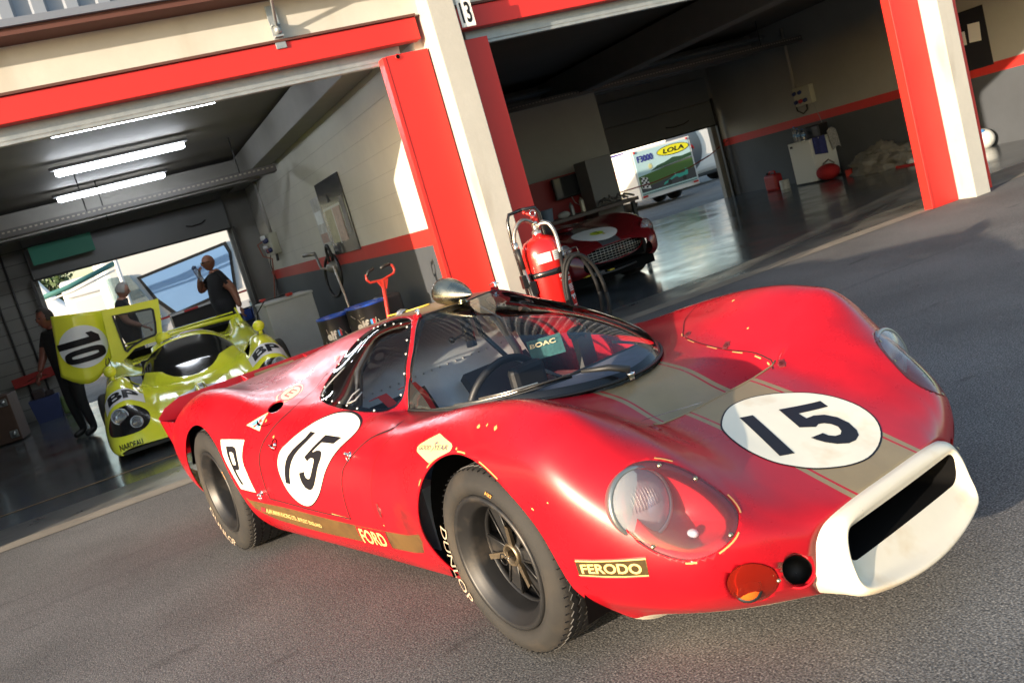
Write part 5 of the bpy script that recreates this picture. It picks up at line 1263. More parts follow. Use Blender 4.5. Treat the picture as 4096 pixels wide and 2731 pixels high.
g=MB(); g.box((0,0,0),(.9,.012,.28)); o=g.build('teal_reflection',tl_); o.location=(-.32,15.55,2.42); tag(o,'painted strip of dim green reflection under the ceiling above the rear door','banner')  # flat coloured strip standing for the teal reflection on the raised door
# strip lights
LIT=bpy.data.materials.new('tube_light'); LIT.use_nodes=True; _n=LIT.node_tree.nodes['Principled BSDF']; _n.inputs['Base Color'].default_value=(.9,.95,1,1); _n.inputs['Emission Color'].default_value=(.86,.92,1,1); _n.inputs['Emission Strength'].default_value=14
def strip_light(x0,x1,y,z,lbl,on=True):
    p=empty('strip_light',((x0+x1)/2,y,z),0,lbl,'ceiling light','fluorescent strip lights in the yellow car garage' if on else 'unlit strip lights in the dark right garage'); w_=x1-x0
    g=MB(); g.box((0,0,.055),(w_+.10,.11,.035),bev=.01); g.build('housing',M('lamp_housing',(.10,.10,.10),.6),p)
    g=MB(); g.tube([(-w_/2,0,0),(-w_/2+.03,0,0),(w_/2-.03,0,0),(w_/2,0,0)],[.022,.035,.035,.022],12); g.build('tube',LIT if on else M('tube_off',(.25,.25,.24),.4),p)
strip_light(.02,1.50,8.98,2.905,'lit strip light, nearest and longest of the three under the ceiling')
strip_light(-.04,1.38,11.34,2.905,'lit strip light, middle one of the three above the yellow car')
strip_light(-.13,1.28,13.65,2.905,'lit strip light, farthest of the three, crossed by a hanging rod')
strip_light(8.2,9.7,10.2,2.9,'unlit strip light nearest the front of the dark right garage',False); strip_light(8.2,9.7,12.6,2.9,'unlit strip light farther back in the dark right garage',False)
g=MB(); g.tube([(0,0,0),(0,0,.55)],.008,6); o=g.build('hanging_rod',BLK); o.location=(.38,13.5,2.48); tag(o,'thin dark rod hanging in front of the farthest strip light','rod')
# cable trays under the ceiling
def tray(x0,x1,y,z,lbl):
    p=empty('cable_tray',((x0+x1)/2,y,z),0,lbl,'cable tray','perforated cable trays across the garages'); w_=x1-x0
    g=MB(); g.box((0,0,0),(w_,.012,.09)); g.box((0,.10,-.045),(w_,.20,.008)); g.mat(1)
    for k in range(int(w_/.06)): g.box((-w_/2+.06*k+.03,-.008,.01),(.03,.004,.018))
    g.build('tray',[M('tray_dark',(.13,.125,.12),.5,.6),M('slot_pale',(.34,.31,.25),.6)],p)
    g=MB()
    for k in range(1): g.box((-w_/2+.8+w_*.33*k,-.015,-.02),(.05,.015,.03))
    g.build('tag',M('tag_yellow',(.45,.30,.03),.6),p)
    for k in range(3): g=MB(); g.tube([(-w_*.4+w_*.4*k,0,.02),(-w_*.4+w_*.4*k,0,.5)],.008,6); g.build('hanger',BLK,p)
tray(-2.2,2.5,12.2,2.50,'perforated cable tray across the yellow car garage'); tray(3.0,12.5,13.1,2.58,'perforated cable tray across the dark right garage')
# number plate 13 on the pillar
p=empty('number_plate',(2.995,6.475,2.68),0,'white plate with black number 13 on the concrete pillar','number sign')
g=MB(); g.box((.05,-.006,.005),(.115,.006,.215),bev=.006); g.build('plate',M('plate_white',(.75,.75,.72),.4),p)
flat_text('digits','13',(.010,-.0105,-.075),(.082,0,0),(0,0,.155),INK,p,bold=.02)
# stay bracket on the fascia
p=empty('stay_bracket',(1.66,6.64,2.9),0,'galvanised stay bracket with a rod on the fascia above the doors','bracket')
g=MB(); g.box((0,-.008,-.03),(.075,.012,.30),bev=.002); g.box((0,-.03,-.10),(.06,.05,.012)); g.box((.0,-.03,-.02),(.06,.05,.012)); g.build('plate',GALV,p)
g=MB(); g.tube([(0,-.045,-.03),(-.02,-.30,.28),(-.04,-.50,.5)],.011,8); g.lathe([(.03,-.02),(.03,.02)],12,(0,-.04,-.06),(1,0,0),capped=True); g.build('rod',GALV,p)
# ---- inside left garage: things on and at the right wall (wall face at x=2.68)
WX=2.68
p=empty('notice_board',(WX,10.58,1.63),0,'tall black notice board on the white wall of the yellow car garage','notice board')
g=MB(); g.box((-.010,0,0),(.014,1.20,.88),bev=.003); g.build('panel',M('board_black',(.02,.02,.024),.25,0,.2),p)
for k,(y,w_,c) in enumerate(((-.10,.34,(.42,.30,.26)),(.28,.34,(.34,.32,.20)))):
    g=MB(); g.box((-.020,y,-.10),(.003,w_,.40)); s_=g.build('notice',M('notice%d'%k,c,.4,var=.35,vscale=18),p)
g=MB(); g.box((-.020,.09,.115),(.004,.80,.03)); g.box((-.020,.09,-.10),(.005,.03,.44)); g.build('clip_rail',M('clip_pale',(.45,.47,.48),.3,.4),p)
g=MB(); g.box((-.020,-.44,-.02),(.003,.17,.42),bev=.001); g.build('paper',M('paper_grey',(.22,.21,.21),.6),p)
g=MB(); g.prism([(-.06,0),(.06,0),(0,.10)],-.022,-.018,lambda u,v,w_:Vector((w_,.12+u,.18+v))); g.build('hook',BLK,p)
p=empty('calendar',(WX,11.46,1.63),0,'narrow picture calendar on the wall left of the black notice board','calendar')
g=MB(); g.box((-.006,0,0),(.006,.46,.62)); g.build('sheet',M('calendar_sheet',(.42,.43,.44),.4,var=.5,vscale=7),p)
g=MB(); g.box((-.0105,0,.06),(.002,.34,.16)); g.build('picture',M('calendar_sky',(.62,.68,.74),.4,var=.2,vscale=9),p)
g=MB(); g.box((-.0105,0,-.20),(.002,.36,.12)); g.build('picture',M('calendar_town',(.30,.16,.13),.4,var=.6,vscale=26),p)
def crate_sockets(o,flipx=-1,lblc=(.42,.42,.33)):
    p=o
    g=MB(); g.box((flipx*.06,0,0),(.12,.44,.34),bev=.012); g.build('box',M('socket_box',lblc,.5),p)
    for k,(y,z,c) in enumerate(((.16,.08,(.02,.03,.12)),(.02,.08,(.02,.03,.12)),(.16,-.08,(.02,.03,.12)),(.04,-.08,(.35,.02,.03)),(-.08,-.08,(.02,.03,.12)))):
        g=MB(); g.lathe([(.036,0),(.036,.05),(.026,.06),(.0005,.06)],14,(flipx*.12,y,z),(flipx,0,-.3)); g.build('socket',M('socket%d'%k,c,.4),p)
p=empty('socket_box',(WX,14.8,1.62),0,'beige power socket box with plugged cables above the white cabinet','socket box'); crate_sockets(p)
g=MB(); g.box((-.17,.12,.13),(.06,.14,.07),bev=.01); g.box((-.17,.16,-.02),(.06,.12,.05),bev=.01); g.build('plug',M('plug_white',(.75,.78,.8),.4),p)
g=MB(); g.tube([(-.12,.2,.1),(-.25,.30,.05),(-.22,.30,-.15),(-.12,.16,-.22),(-.2,.05,-.5),(-.35,-.25,-.85),(-.5,-.35,-1.0)],.010,6); g.build('cable',M('cable_orange',(.30,.09,.05),.6),p)
g=MB(); g.tube([(-.10,.2,-.1),(-.16,.25,-.30),(-.14,.30,-.6),(-.3,.1,-.95),(-.5,-.1,-1.15),(-.5,-.5,-1.0)],.008,6); g.tube([(-.08,-.10,-.17),(-.10,-.12,-.27),(-.10,-.22,-.27),(-.08,-.2,-.17)],.014,6); g.build('cable',BLK,p)
g=MB(); g.tube([(-.02,.10,.17),(-.02,.14,1.2)],.03,8); g.build('conduit',M('conduit_grey',(.35,.34,.31),.6),p)
p=empty('crank_winder',(WX,11.3,1.08),0,'steel hand crank with black hose loop hanging below the notice board','door crank')
g=MB(); g.lathe([(.09,0),(.09,.03),(.06,.10),(.045,.14),(.0005,.14)],20,(0,0,-.02),(-1,0,0)); g.build('gearbox',M('cast_grey',(.25,.25,.23),.5,.4),p)
g=MB(); g.tube([(-.14,.0,-.02),(-.15,.28,.0),(-.15,.38,.20)],.018,8); g.tube([(-.15,.38,.20),(-.27,.52,.215)],.024,8); g.build('crank',M('steel_worn',(.3,.29,.27),.4,.7),p)
g=MB(); g.tube([(-.10+.04*sin(a),-.02+.42*cos(a),-.12+.26*sin(a)) for a in np.linspace(0,2*pi,30,endpoint=False)],.020,8,closed=True); g.tube([(-.10,-.15+.10*cos(a),.12+.14*sin(a)) for a in np.linspace(-.5,3.6,14)],.018,8); g.build('hose',BLK,p)
def cabinet(loc,lbl):
    p=empty('white_cabinet',loc,0,lbl,'cabinet')
    g=MB(); g.box((0,0,.42),(.62,.80,.80),bev=.012); g.build('body',M('cabinet_white',(.50,.50,.48),.5,var=.06),p)
    g=MB(); g.box((0,0,.835),(.64,.82,.03),bev=.006); g.build('top',M('cabinet_top',(.55,.55,.52),.5),p)
    return p
cabinet((2.06,12.2,0),'plain white cabinet against the wall behind the yellow car')
p=empty('cable_tangle',(1.98,12.1,.86),0,'black lead and red plug lying on top of the white cabinet','cable')
g=MB(); g.box((.10,.1,.02),(.16,.28,.03),bev=.01); g.tube([(.0,-.3,.02),(-.2,-.2,.03),(-.33,-.15,-.1),(-.36,0,-.30),(-.34,.1,-.2),(-.3,.25,.0),(-.1,.3,.02)],.008,6); g.build('lead',BLK,p)
g=MB(); g.box((-.15,.32,.02),(.08,.10,.04),bev=.01); g.box((.1,-.30,.02),(.08,.10,.04),bev=.01); g.build('plug',M('plug_red',(.45,.03,.02),.5),p)
# oil drums used as bin, pallet truck handle, tyre
def drum(loc,r,h,lbl,grp='black oil drums with elf lettering'):
    p=empty('oil_drum',loc,0,lbl,'oil drum',grp)
    BD=M('drum_black',(.018,.018,.020),.35)
    g=MB(); g.lathe([(r*.955,h-.02),(.0005,h-.022)],48); g.lathe([(r,0),(r,.02),(r*.985,.03),(r*.985,h*.33),(r*1.012,h*.34),(r*.985,h*.36),(r*.985,h*.66),(r*1.012,h*.67),(r*.985,h*.69),(r*.985,h-.02),(r*1.01,h-.01),(r*1.01,h)],48); g.build('body',BD,p)
    g=MB(); g.lathe([(r*1.012,h-.016),(r*1.02,h-.006),(r*1.012,h+.003),(r*.97,h+.003),(r*.96,h-.02)],48); g.build('lid_rim',M('drum_blue',(.02,.07,.38),.3),p)
    def wrap(bm,a0,a1,z0,z1,mat,name):
        for v in bm.verts: 
            a=a0+(a1-a0)*v.co.x; v.co=Vector((cos(a)*(r*1.004),sin(a)*(r*1.004),z0+(z1-z0)*v.co.y))
        bmesh.ops.recalc_face_normals(bm,faces=bm.faces); me=bpy.data.meshes.new(name); bm.to_mesh(me); bm.free(); me.materials.append(mat); ob=bpy.data.objects.new(name,me); COL.objects.link(ob); ob.parent=p
    WH=M('print_white',(.62,.60,.55),.5)
    bm=text2d('elf',.04); gridcut(bm,.15); wrap(bm,-2.5,-1.9,h*.70,h*.82,WH,'lettering')
    for a0,a1,c in ((-1.82,-1.72,(.08,.35,.75)),(-1.72,-1.62,(.6,.04,.04))):
        bm=bmesh.new(); vs=[bm.verts.new(q) for q in ((0,0,0),(1,0,0),(1,1,0),(0,1,0))]; bm.faces.new(vs); wrap(bm,a0,a1,h*.73,h*.81,M('emblem%.1f'%c[0],c,.4),'emblem')
    g=MB(); R_=r*1.006
    for k in range(26):     # pale line drawing printed on the drum
        a=-2.75+rng.random()*1.7; z=h*(.30+.36*rng.random()) if k%2 else h*(.30+.6*rng.random()); a2=a+(rng.random()-.5)*.5; z2=z+(rng.random()-.5)*.14
        if h*.69<z<h*.83 and a<-1.6: continue
        g.tube([(cos(a+(a2-a)*t)*R_,sin(a+(a2-a)*t)*R_,z+(z2-z)*t) for t in (0,.33,.66,1)],.0028,4)
    for (a,z) in ((-2.15,h*.55),(-1.5,h*.60)):
        for rr in (.02,.035): g.tube([(cos(a+rr/r*cos(t))*R_,sin(a+rr/r*cos(t))*R_,z+rr*sin(t)) for t in np.linspace(0,2*pi,16,endpoint=False)],.0028,4,closed=True)
    g.build('line_print',M('print_pale',(.42,.38,.30),.5),p)
    bm=bmesh.new(); vs=[bm.verts.new((i/8,j,0)) for i in range(9) for j in (0,1)]
    for i in range(8): bm.faces.new((vs[2*i],vs[2*i+2],vs[2*i+3],vs[2*i+1]))
    wrap(bm,-2.9,-.9,.02,h*.26,M('drum_white',(.45,.45,.45),.5),'lower_band')
    return p
drum((1.80,8.35,0),.165,.69,'black oil drum with elf lettering and blue rim, left one of the pair')
drum((2.06,8.12,0),.195,.72,'black oil drum with elf lettering and blue rim, nearer one of the pair')
p=empty('wheeled_bin',(2.34,8.38,0),0,'dark bin with red and blue label standing beside the oil drums','bin')
g=MB(); g.box((0,0,.37),(.20,.34,.72),bev=.035,seg=3); g.build('body',M('bin_black',(.02,.022,.026),.5),p)
g=MB(); g.prism([(-.12,.36),(-.05,.36),(-.05,.66),(-.10,.66)],-.104,-.101,lambda u,v,w_:Vector((w_,u,v))); g.build('label',M('label_red',(.5,.02,.02),.5),p)
p=empty('rod_stand',(2.02,8.6,.0),0,'thin steel rod rising from behind the oil drums','rod'); g=MB(); g.tube([(0,0,.4),(.0,0,.72),(-.0,.10,1.12)],.012,6); g.build('rod',M('steel_worn',(.3,.29,.27),.4,.7),p)
p=empty('trolley_jack',(2.14,7.62,0),0,'red painted trolley handle with black grips leaning by the sunlit wall','trolley jack')
RJ=M('jack_red',(.42,.025,.015),.45,var=.2,vscale=30); add_spots(RJ,(.25,.18,.14),40,.62,.68,w=3)
g=MB(); g.tube([(-.10,.0,.12),(-.05,.0,.55),(.0,0,.90)],.017,10); g.prism([(-.014,.82),(.014,.82),(.05,.90),(-.05,.90)],-.012,.012,lambda u,v,w_:Vector((u,w_,v))); g.tube([(-.125,0,.985),(-.132,0,.94),(-.11,0,.91),(0,0,.90),(.11,0,.925),(.13,0,.955),(.12,0,1.0),(.09,0,1.015)],.011,8); g.build('handle',RJ,p)
g=MB(); g.tube([(-.127,0,.965),(-.10,0,1.0),(-.045,0,1.02)],.014,8); g.tube([(.105,0,1.012),(.05,0,1.01),(.01,0,1.0)],.014,8); g.build('grip',BLK,p)
g=MB(); g.box((-.12,.25,.09),(.22,.60,.10),bev=.02); g.lathe([(.05,-.02),(.05,.02)],14,(-.23,0,.05),(1,0,0),capped=True); g.lathe([(.05,-.02),(.05,.02)],14,(0,0,.05),(1,0,0),capped=True); g.build('chassis',RJ,p)
# ---- left side of that garage
p=empty('flight_case',(-1.95,13.9,0),math.radians(-6),'wooden flight case with steel corner catches at the far left','flight case')
g=MB(); g.box((0,0,.33),(.95,.55,.62),bev=.01); g.build('body',M('case_wood',(.09,.05,.035),.6,var=.2,vscale=8),p)
g=MB()
for x_ in (-.40,.40):
    for z_ in (.12,.55): g.ball((x_,-.285,z_),.035,8,6,(1,.5,1)); g.box((x_,-.28,z_),(.10,.012,.10),bev=.01)
g.build('corner_catches',M('catch_steel',(.35,.37,.38),.3,.8),p)
p=empty('blue_bin',(-1.25,15.35,0),0,'blue plastic box filled with bits under the dark back wall','storage box')
g=MB(); g.prism([(-.17,0),(.17,0),(.21,.36),(-.21,.36)],-.14,.14,lambda u,v,w_:Vector((u,w_,v))); g.build('tub',M('bin_blue',(.015,.03,.12),.5),p)
g=MB(); g.box((-.05,0,.42),(.18,.15,.16),bev=.03); g.box((.10,0,.40),(.12,.10,.08),bev=.02); g.build('contents',M('bin_stuff',(.03,.02,.02),.7),p)
p=empty('oil_can',(-.98,15.4,0),0,'pale green plastic can beside the blue box','plastic can'); g=MB(); g.box((0,0,.15),(.16,.12,.28),bev=.03); g.lathe([(.02,.28),(.02,.32)],10,capped=True); g.build('can',M('can_green',(.10,.16,.05),.5),p)
p=empty('red_sign',(-1.33,15.95,.66),0,'red sign strip with a dark drawing on the back wall','sign'); g=MB(); g.box((0,0,0),(.62,.01,.15),Matrix.Rotation(-.06,3,'Y')); g.build('plate',M('sign_red',(.33,.012,.010),.5),p)
g=MB(); g.tube([(-.1,-.01,-.03),(0,-.01,-.01),(.08,-.01,.03),(.18,-.01,-.02)],.006,5); g.build('mark',BLK,p)
p=empty('shelf_rack',(-2.05,14.9,0),0,'tall shelf upright with blue frame at the left wall','shelf rack')
g=MB(); 
for y_ in (-.3,.3): g.box((.15,y_,1.0),(.05,.05,2.0)); 
for z_ in (.5,1.0,1.6): g.box((0,0,z_),(.36,.62,.03))
g.build('frame',M('rack_blue',(.04,.07,.16),.5),p)
# ---- right garage
p=empty('partition_wall',(5.1,12.1,0),0,'inner partition with red stripe behind the dark red roadster','wall')
for nm,z0,z1,m in (('dado',0,1.06,WALLG),('stripe',1.06,1.21,STRIPE),('upper_wall',1.21,2.42,WALL_SHADED)):
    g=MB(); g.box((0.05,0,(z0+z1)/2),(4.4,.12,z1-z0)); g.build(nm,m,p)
p=empty('red_panel_board',(5.55,11.9,0),0,'red painted board area behind the television on the partition','wall panel')
g=MB(); g.box((0,0,.95),(2.1,.03,.85)); g.build('panel',M('panel_darkred',(.22,.008,.008),.5),p)
p=empty('grey_cupboard',(6.72,11.55,0),0,'tall grey cupboard at the end of the partition','cupboard'); g=MB(); g.box((0,0,.74),(.42,.35,1.48),bev=.01); g.build('body',M('cupboard_grey',(.13,.13,.125),.5),p)
p=empty('television',(6.38,11.78,1.2),math.radians(4),'black flat television on the red partition','television')
g=MB(); g.box((0,0,0),(.52,.04,.31),bev=.006); g.build('frame',BLK,p); g=MB(); g.box((0,-.022,.01),(.48,.004,.27)); g.build('screen',M('screen_off',(.02,.022,.026),.08,0,.5),p)
g=MB(); g.tube([(0,0,-.15),(.02,-.02,-.25),(.08,-.02,-.30),(.12,0,-.22)],.006,5); g.build('cable',M('cable_grey',(.3,.3,.3),.6),p)
p=empty('workbench',(5.9,11.3,0),0,'low workbench loaded with parts behind the dark red roadster','workbench')
g=MB(); g.box((0,0,.78),(2.2,.55,.05),bev=.005); g.build('top',M('bench_top',(.09,.07,.06),.6),p)
for x_ in (-1.02,1.02):
    for y_ in (-.22,.22):
        g=MB(); g.box((x_,y_,.39),(.05,.05,.74)); g.build('leg',BLK,p)
def small(name,loc,lbl,cat,build,grp=None):
    p=empty(name,loc,0,lbl,cat,grp); build(p); return p
def b_(mat,fn,name='body'):
    def f(p): g=MB(); fn(g); g.build(name,mat,p)
    return f
ZB_=.806
small('bucket',(5.62,11.2,ZB_),'pale blue bucket on the workbench','bucket',b_(M('bucket_blue',(.16,.22,.30),.5),lambda g:g.lathe([(.07,0),(.10,.17),(.105,.175),(.095,.172),(.066,.01),(.0005,.01)],24)))
small('spray_can',(6.02,11.2,ZB_),'grey spray can standing left of the pale one','spray can',b_(M('can_grey',(.20,.20,.19),.4,.5),lambda g:g.lathe([(.032,0),(.032,.13),(.022,.15),(.012,.155),(.012,.175),(.0005,.175)],16)))
small('spray_can',(6.22,11.25,ZB_),'pale spray can, taller one on the workbench','spray can',b_(M('can_pale',(.36,.33,.25),.4,.4),lambda g:g.lathe([(.035,0),(.035,.16),(.024,.18),(.013,.185),(.013,.21),(.0005,.21)],16)))
small('water_bottle',(5.20,11.2,ZB_),'clear plastic bottle at the left end of the workbench','bottle',b_(glass('pet',(.80,.85,.92),1.4,haze=.2,hcol=(.5,.55,.6)),lambda g:g.lathe([(.035,0),(.036,.14),(.030,.17),(.012,.20),(.012,.22),(.0005,.22)],16)))
def pipes(p):
    for k in range(5):
        g=MB(); x=k*.10+.02*sin(k*5); g.tube([(x,0,.02),(x+.01,.03*(k%2),.05+.03*(k%3)),(x+.07,.08,.08+.02*(k%2)),(x+.12,.02,.05),(x+.16,-.03,.02)],.015,7); g.build('pipe',M('pipe_metal',(.14,.125,.11),.4,.8),p)
small('exhaust_parts',(6.42,11.15,ZB_),'heap of bent metal pipes on the workbench','parts',pipes)
small('cloth_bundle',(5.85,11.15,ZB_),'crumpled white paper on the workbench','paper',b_(M('rag_white',(.30,.30,.28),.8),lambda g:g.ball((0,0,.04),.07,10,7,(1.4,.8,.7))))
p=empty('white_fridge',(12.27,13.2,0),0,'white fridge against the far wall with bottles and cloths on it','fridge')
FW=M('fridge_white',(.58,.60,.58),.4)
g=MB(); g.box((.0,0,.395),(.55,.56,.73),bev=.012); g.build('body',FW,p); g=MB(); g.box((-.29,0,.395),(.03,.56,.73),bev=.008); g.build('door',FW,p)
g=MB(); g.box((0,0,.775),(.60,.58,.03),bev=.006); g.build('top',FW,p)
g=MB(); g.box((-.31,.20,.72),(.012,.06,.04)); g.build('badge',BLK,p)
PET=glass('pet',(.80,.85,.92),1.4)
def bottle(loc,lbl,h=.28):
    p=empty('water_bottle',loc,0,lbl,'bottle','plastic water bottles on the white fridge')
    g=MB(); g.lathe([(.038,0),(.040,h*.65),(.030,h*.8),(.013,h*.9),(.0005,h*.9)],14); g.build('body',PET,p)
    g=MB(); g.lathe([(.041,h*.35),(.041,h*.52)],14); g.build('label',M('label_blue',(.10,.25,.50),.5),p); g=MB(); g.lathe([(.015,h*.9),(.015,h*.97),(.0005,h*.97)],10); g.build('cap',M('cap_blue',(.05,.15,.5),.5),p)
bottle((12.08,13.36,.79),'tall clear water bottle, rear one on the fridge',.30); bottle((12.05,13.26,.79),'clear water bottle, front one on the fridge',.26); bottle((12.10,13.18,.79),'short clear water bottle next to the microwave oven',.22)
small('black_case',(12.32,13.05,.79),'black case standing at the back of the fridge top','case',b_(M('case_black',(.012,.012,.014),.3),lambda g:g.box((0,0,.11),(.25,.34,.22),bev=.02)))
def cloth(name,lbl,P,mat,cat='towel'):
    p=MB(); p.grid(P,14,14); o=p.build(name,mat); o['label']=lbl; o['category']=cat; m_=o.modifiers.new('t','SOLIDIFY'); m_.thickness=.006; return o
cloth('blue_towel','blue chequered towel hanging over the side of the fridge',lambda a,b:Vector((12.02+.30*a,12.905-.012*sin(a*9),.80-.30*b-.04*a*b)),M('towel_blue',(.03,.04,.16),.9,var=.5,vscale=60))
cloth('patterned_cloth','grey speckled cloth bag hanging beside the blue towel',lambda a,b:Vector((12.36+.22*a+.05*b,12.87-.03*sin(3*a)*b,.84-.36*b+.06*sin(pi*a))),M('cloth_speckle',(.30,.30,.30),.9,var=.7,vscale=50))
p=empty('socket_box',(12.6,13.4,1.58),0,'power socket box on the far wall above the fridge','socket box'); crate_sockets(p,-1,(.40,.38,.30))
g=MB(); g.tube([(-.02,.25,.15),(-.02,.25,1.3)],.03,8); g.build('conduit',M('conduit_grey',(.35,.34,.31),.6),p); g=MB(); g.tube([(-.05,.28,-.10),(-.06,.26,-.24),(-.06,.12,-.32),(-.06,.0,-.26),(-.05,.0,-.15)],.014,6); g.build('cable',BLK,p)
g=MB(); g.tube([(-.06,-.16,-.15),(-.10,-.30,-.45),(-.15,-.42,-.75)],.005,5); g.build('lead',M('cable_grey',(.3,.3,.3),.6),p)
p=empty('jerry_can',(11.98,14.1,0),0,'red plastic fuel can on the floor left of the fridge','fuel can')
RP=M('plastic_red',(.33,.012,.012),.45)
g=MB(); g.box((0,0,.16),(.20,.34,.32),bev=.05,seg=3); g.build('body',RP,p); g=MB(); g.tube([(0,-.1,.32),(0,-.08,.37),(0,.05,.37),(0,.08,.32)],.018,8); g.build('handle',RP,p); g=MB(); g.lathe([(.03,.31),(.03,.36),(.0005,.36)],12,(0,.13,0)); g.build('cap',BLK,p)
p=empty('paint_tin',(11.90,13.72,0),0,'white tin between the red fuel can and the fridge','tin'); g=MB(); g.lathe([(.09,0),(.09,.17),(.085,.175),(.0005,.175)],24); g.build('body',M('tin_white',(.42,.42,.38),.4,var=.3,vscale=22),p)
p=empty('red_bag',(12.05,12.72,0),math.radians(-20),'red bag slumped on the floor right of the fridge','bag'); g=MB(); g.ball((0,0,.15),.20,18,12,(1.0,1.25,.72)); g.build('body',M('bag_red',(.33,.006,.008),.8,bump=.5,bscale=6),p); g=MB(); g.tube([(.1,-.1,.28),(.05,0,.36),(-.02,.1,.30)],.014,6); g.build('strap',M('strap_grey',(.14,.13,.11),.8),p)
p=empty('cardboard_box',(12.1,12.25,0),.3,'small red and white box on the floor beside the tarpaulin','box'); g=MB(); g.box((0,0,.06),(.16,.12,.12),bev=.004); g.build('body',M('box_red',(.4,.03,.02),.6),p); g=MB(); g.box((.02,-.062,.07),(.10,.004,.09)); g.build('label',M('tin_white',(.42,.42,.38),.4),p)
# crumpled tarpaulin: lumpy displaced dome
bm=bmesh.new(); bmesh.ops.create_icosphere(bm,subdivisions=5,radius=1)
from mathutils import noise as mn
for v in bm.verts:
    d=v.co.normalized(); r_=1+.25*mn.noise(d*2.1)+.30*abs(mn.noise(d*3.6+Vector((3,1,2))))-.22*abs(mn.noise(d*6.1))-.10*abs(mn.noise(d*13)); v.co=Vector((d.x*.42*r_,d.y*.62*r_,max(-.0,d.z*.33*r_+.08)))
for f in bm.faces: f.smooth=True
me=bpy.data.meshes.new('tarpaulin'); bm.to_mesh(me); bm.free(); me.materials.append(M('tarp_grey',(.13,.122,.10),.75,var=.15,bump=.3,bscale=5)); o=bpy.data.objects.new('tarpaulin',me); COL.objects.link(o); o.location=(12.2,11.55,0); tag(o,'crumpled grey tarpaulin heaped against the far wall','tarpaulin')
p=empty('red_sledge',(12.15,10.75,0),0,'flat red mat with white rags between the tarpaulin and the right pillar','mat'); g=MB(); g.box((0,0,.015),(.5,.7,.03),bev=.01); g.build('mat',RP,p); g=MB(); g.ball((-.1,.1,.06),.09,12,8,(1.5,1,.6)); g.build('rag',M('rag_white2',(.45,.45,.43),.8),p)
p=empty('hand_extinguisher',(12.35,10.45,0),0,'small red extinguisher partly hidden by the right pillar','extinguisher'); g=MB(); g.lathe([(.07,0),(.07,.33),(.05,.39),(.02,.41),(.0005,.41)],20); g.build('body',RP,p); g=MB(); g.box((0,0,.45),(.03,.14,.04)); g.build('valve',BLK,p)
# third bay
p=empty('notice_board',(12.6,9.78,1.62),0,'black board with white sheets on the wall at the right edge','notice board'); g=MB(); g.box((-.01,0,0),(.014,.44,.88)); g.build('panel',M('board_black',(.02,.02,.024),.25,0,.2),p); g=MB(); g.box((-.02,-.02,.09),(.004,.20,.27),Matrix.Rotation(.08,3,'X')); g.box((-.02,.19,.05),(.004,.10,.2)); g.build('sheet',M('paper_white',(.62,.62,.62),.6),p)
p=empty('rubbish_bag',(12.42,9.85,0),0,'clear bag of coloured rubbish on the floor at the right edge','rubbish bag'); g=MB(); g.ball((0,0,.14),.19,14,10,(.8,1,.85)); g.build('bag',M('bag_clear',(.50,.52,.50),.35,var=.3,vscale=9),p)
for k,(c,q) in enumerate((((.05,.45,.10),(-.10,.05,.24)),((.05,.25,.6),(-.08,-.06,.27)),((.6,.05,.25),(-.14,-.02,.2)),((.6,.6,.05),(-.12,.1,.2)))):
    g=MB(); g.ball(q,.055,10,7,(1.2,1,.5)); g.build('wrapper',M('wrap%d'%k,c,.5),p)
# ================================================================ FIRE EXTINGUISHER ON ITS TROLLEY
EXR=M('extinguisher_red',(.55,.012,.010),.25,0,.4,var=.04)
ex=empty('fire_extinguisher',(2.905,6.02,0),0,'large red wheeled fire extinguisher with coiled black hose by the pillar','fire extinguisher')
R_=.152
g=MB(); g.lathe([(R_*.9,.08),(R_,.12),(R_,.80),(R_*.99,.83),(R_*.93,.875),(R_*.76,.915),(R_*.45,.94),(.04,.948),(.035,.965)],48); g.build('cylinder',EXR,ex)
g=MB(); g.lathe([(.034,.955),(.036,.985),(.028,.99),(.022,1.0),(.022,1.07),(.014,1.085)],20); g.tube([(0,-.02,1.01),(.05,-.04,1.04),(.085,-.06,1.02),(.095,-.07,.98)],.014,8); g.tube([(0,-.01,1.06),(-.05,-.02,1.06)],.012,8); g.ball((0,0,1.04),.026,12,8); g.build('valve',M('nickel',(.55,.53,.48),.25,.9),ex)
g=MB(); g.tube([(-.05,0,1.135),(.0,0,1.10),(.012,0,1.075)],.009,6); g.ball((-.055,0,1.137),.014,8,6); g.ball((.0,-.01,1.085),.018,10,6); g.box((.0,-.015,1.065),(.05,.02,.02),bev=.005); g.build('lever',M('lever_red',(.5,.02,.015),.4),ex)
g=MB(); g.tube([(.0+.022*cos(a),-.02,1.115+.022*sin(a)) for a in np.linspace(0,2*pi,16,endpoint=False)],.005,6,closed=True); g.build('ring',CHR,ex)
# ribbed metal hoses
def ribbed(g,pts,r,n=60):
    P=[Vector(p) for p in pts]; Q=[Vector(tuple(p)) for p in smooth_open([tuple(p) for p in P],8)]; m_=len(Q); rr=[]
    QQ=[]; 
    for i in range(m_-1):
        for k in range(3): QQ.append(Q[i].lerp(Q[i+1],k/3))
    rs=[r*(1+.14*(1 if i%2 else -1)) for i in range(len(QQ))]; g.tube(QQ,rs,10)
g=MB(); ribbed(g,[(-.03,-.02,1.055),(-.09,-.04,1.085),(-.155,-.05,1.07),(-.20,-.05,1.01),(-.215,-.05,.95)],.014); g.build('metal_hose',M('hose_metal',(.42,.39,.34),.35,.8),ex)
g=MB(); ribbed(g,[(.02,-.05,1.03),(.06,-.09,1.02),(.075,-.12,.97),(.07,-.15,.90),(.06,-.165,.80)],.013); g.build('metal_hose',M('hose_metal',(.42,.39,.34),.35,.8),ex)
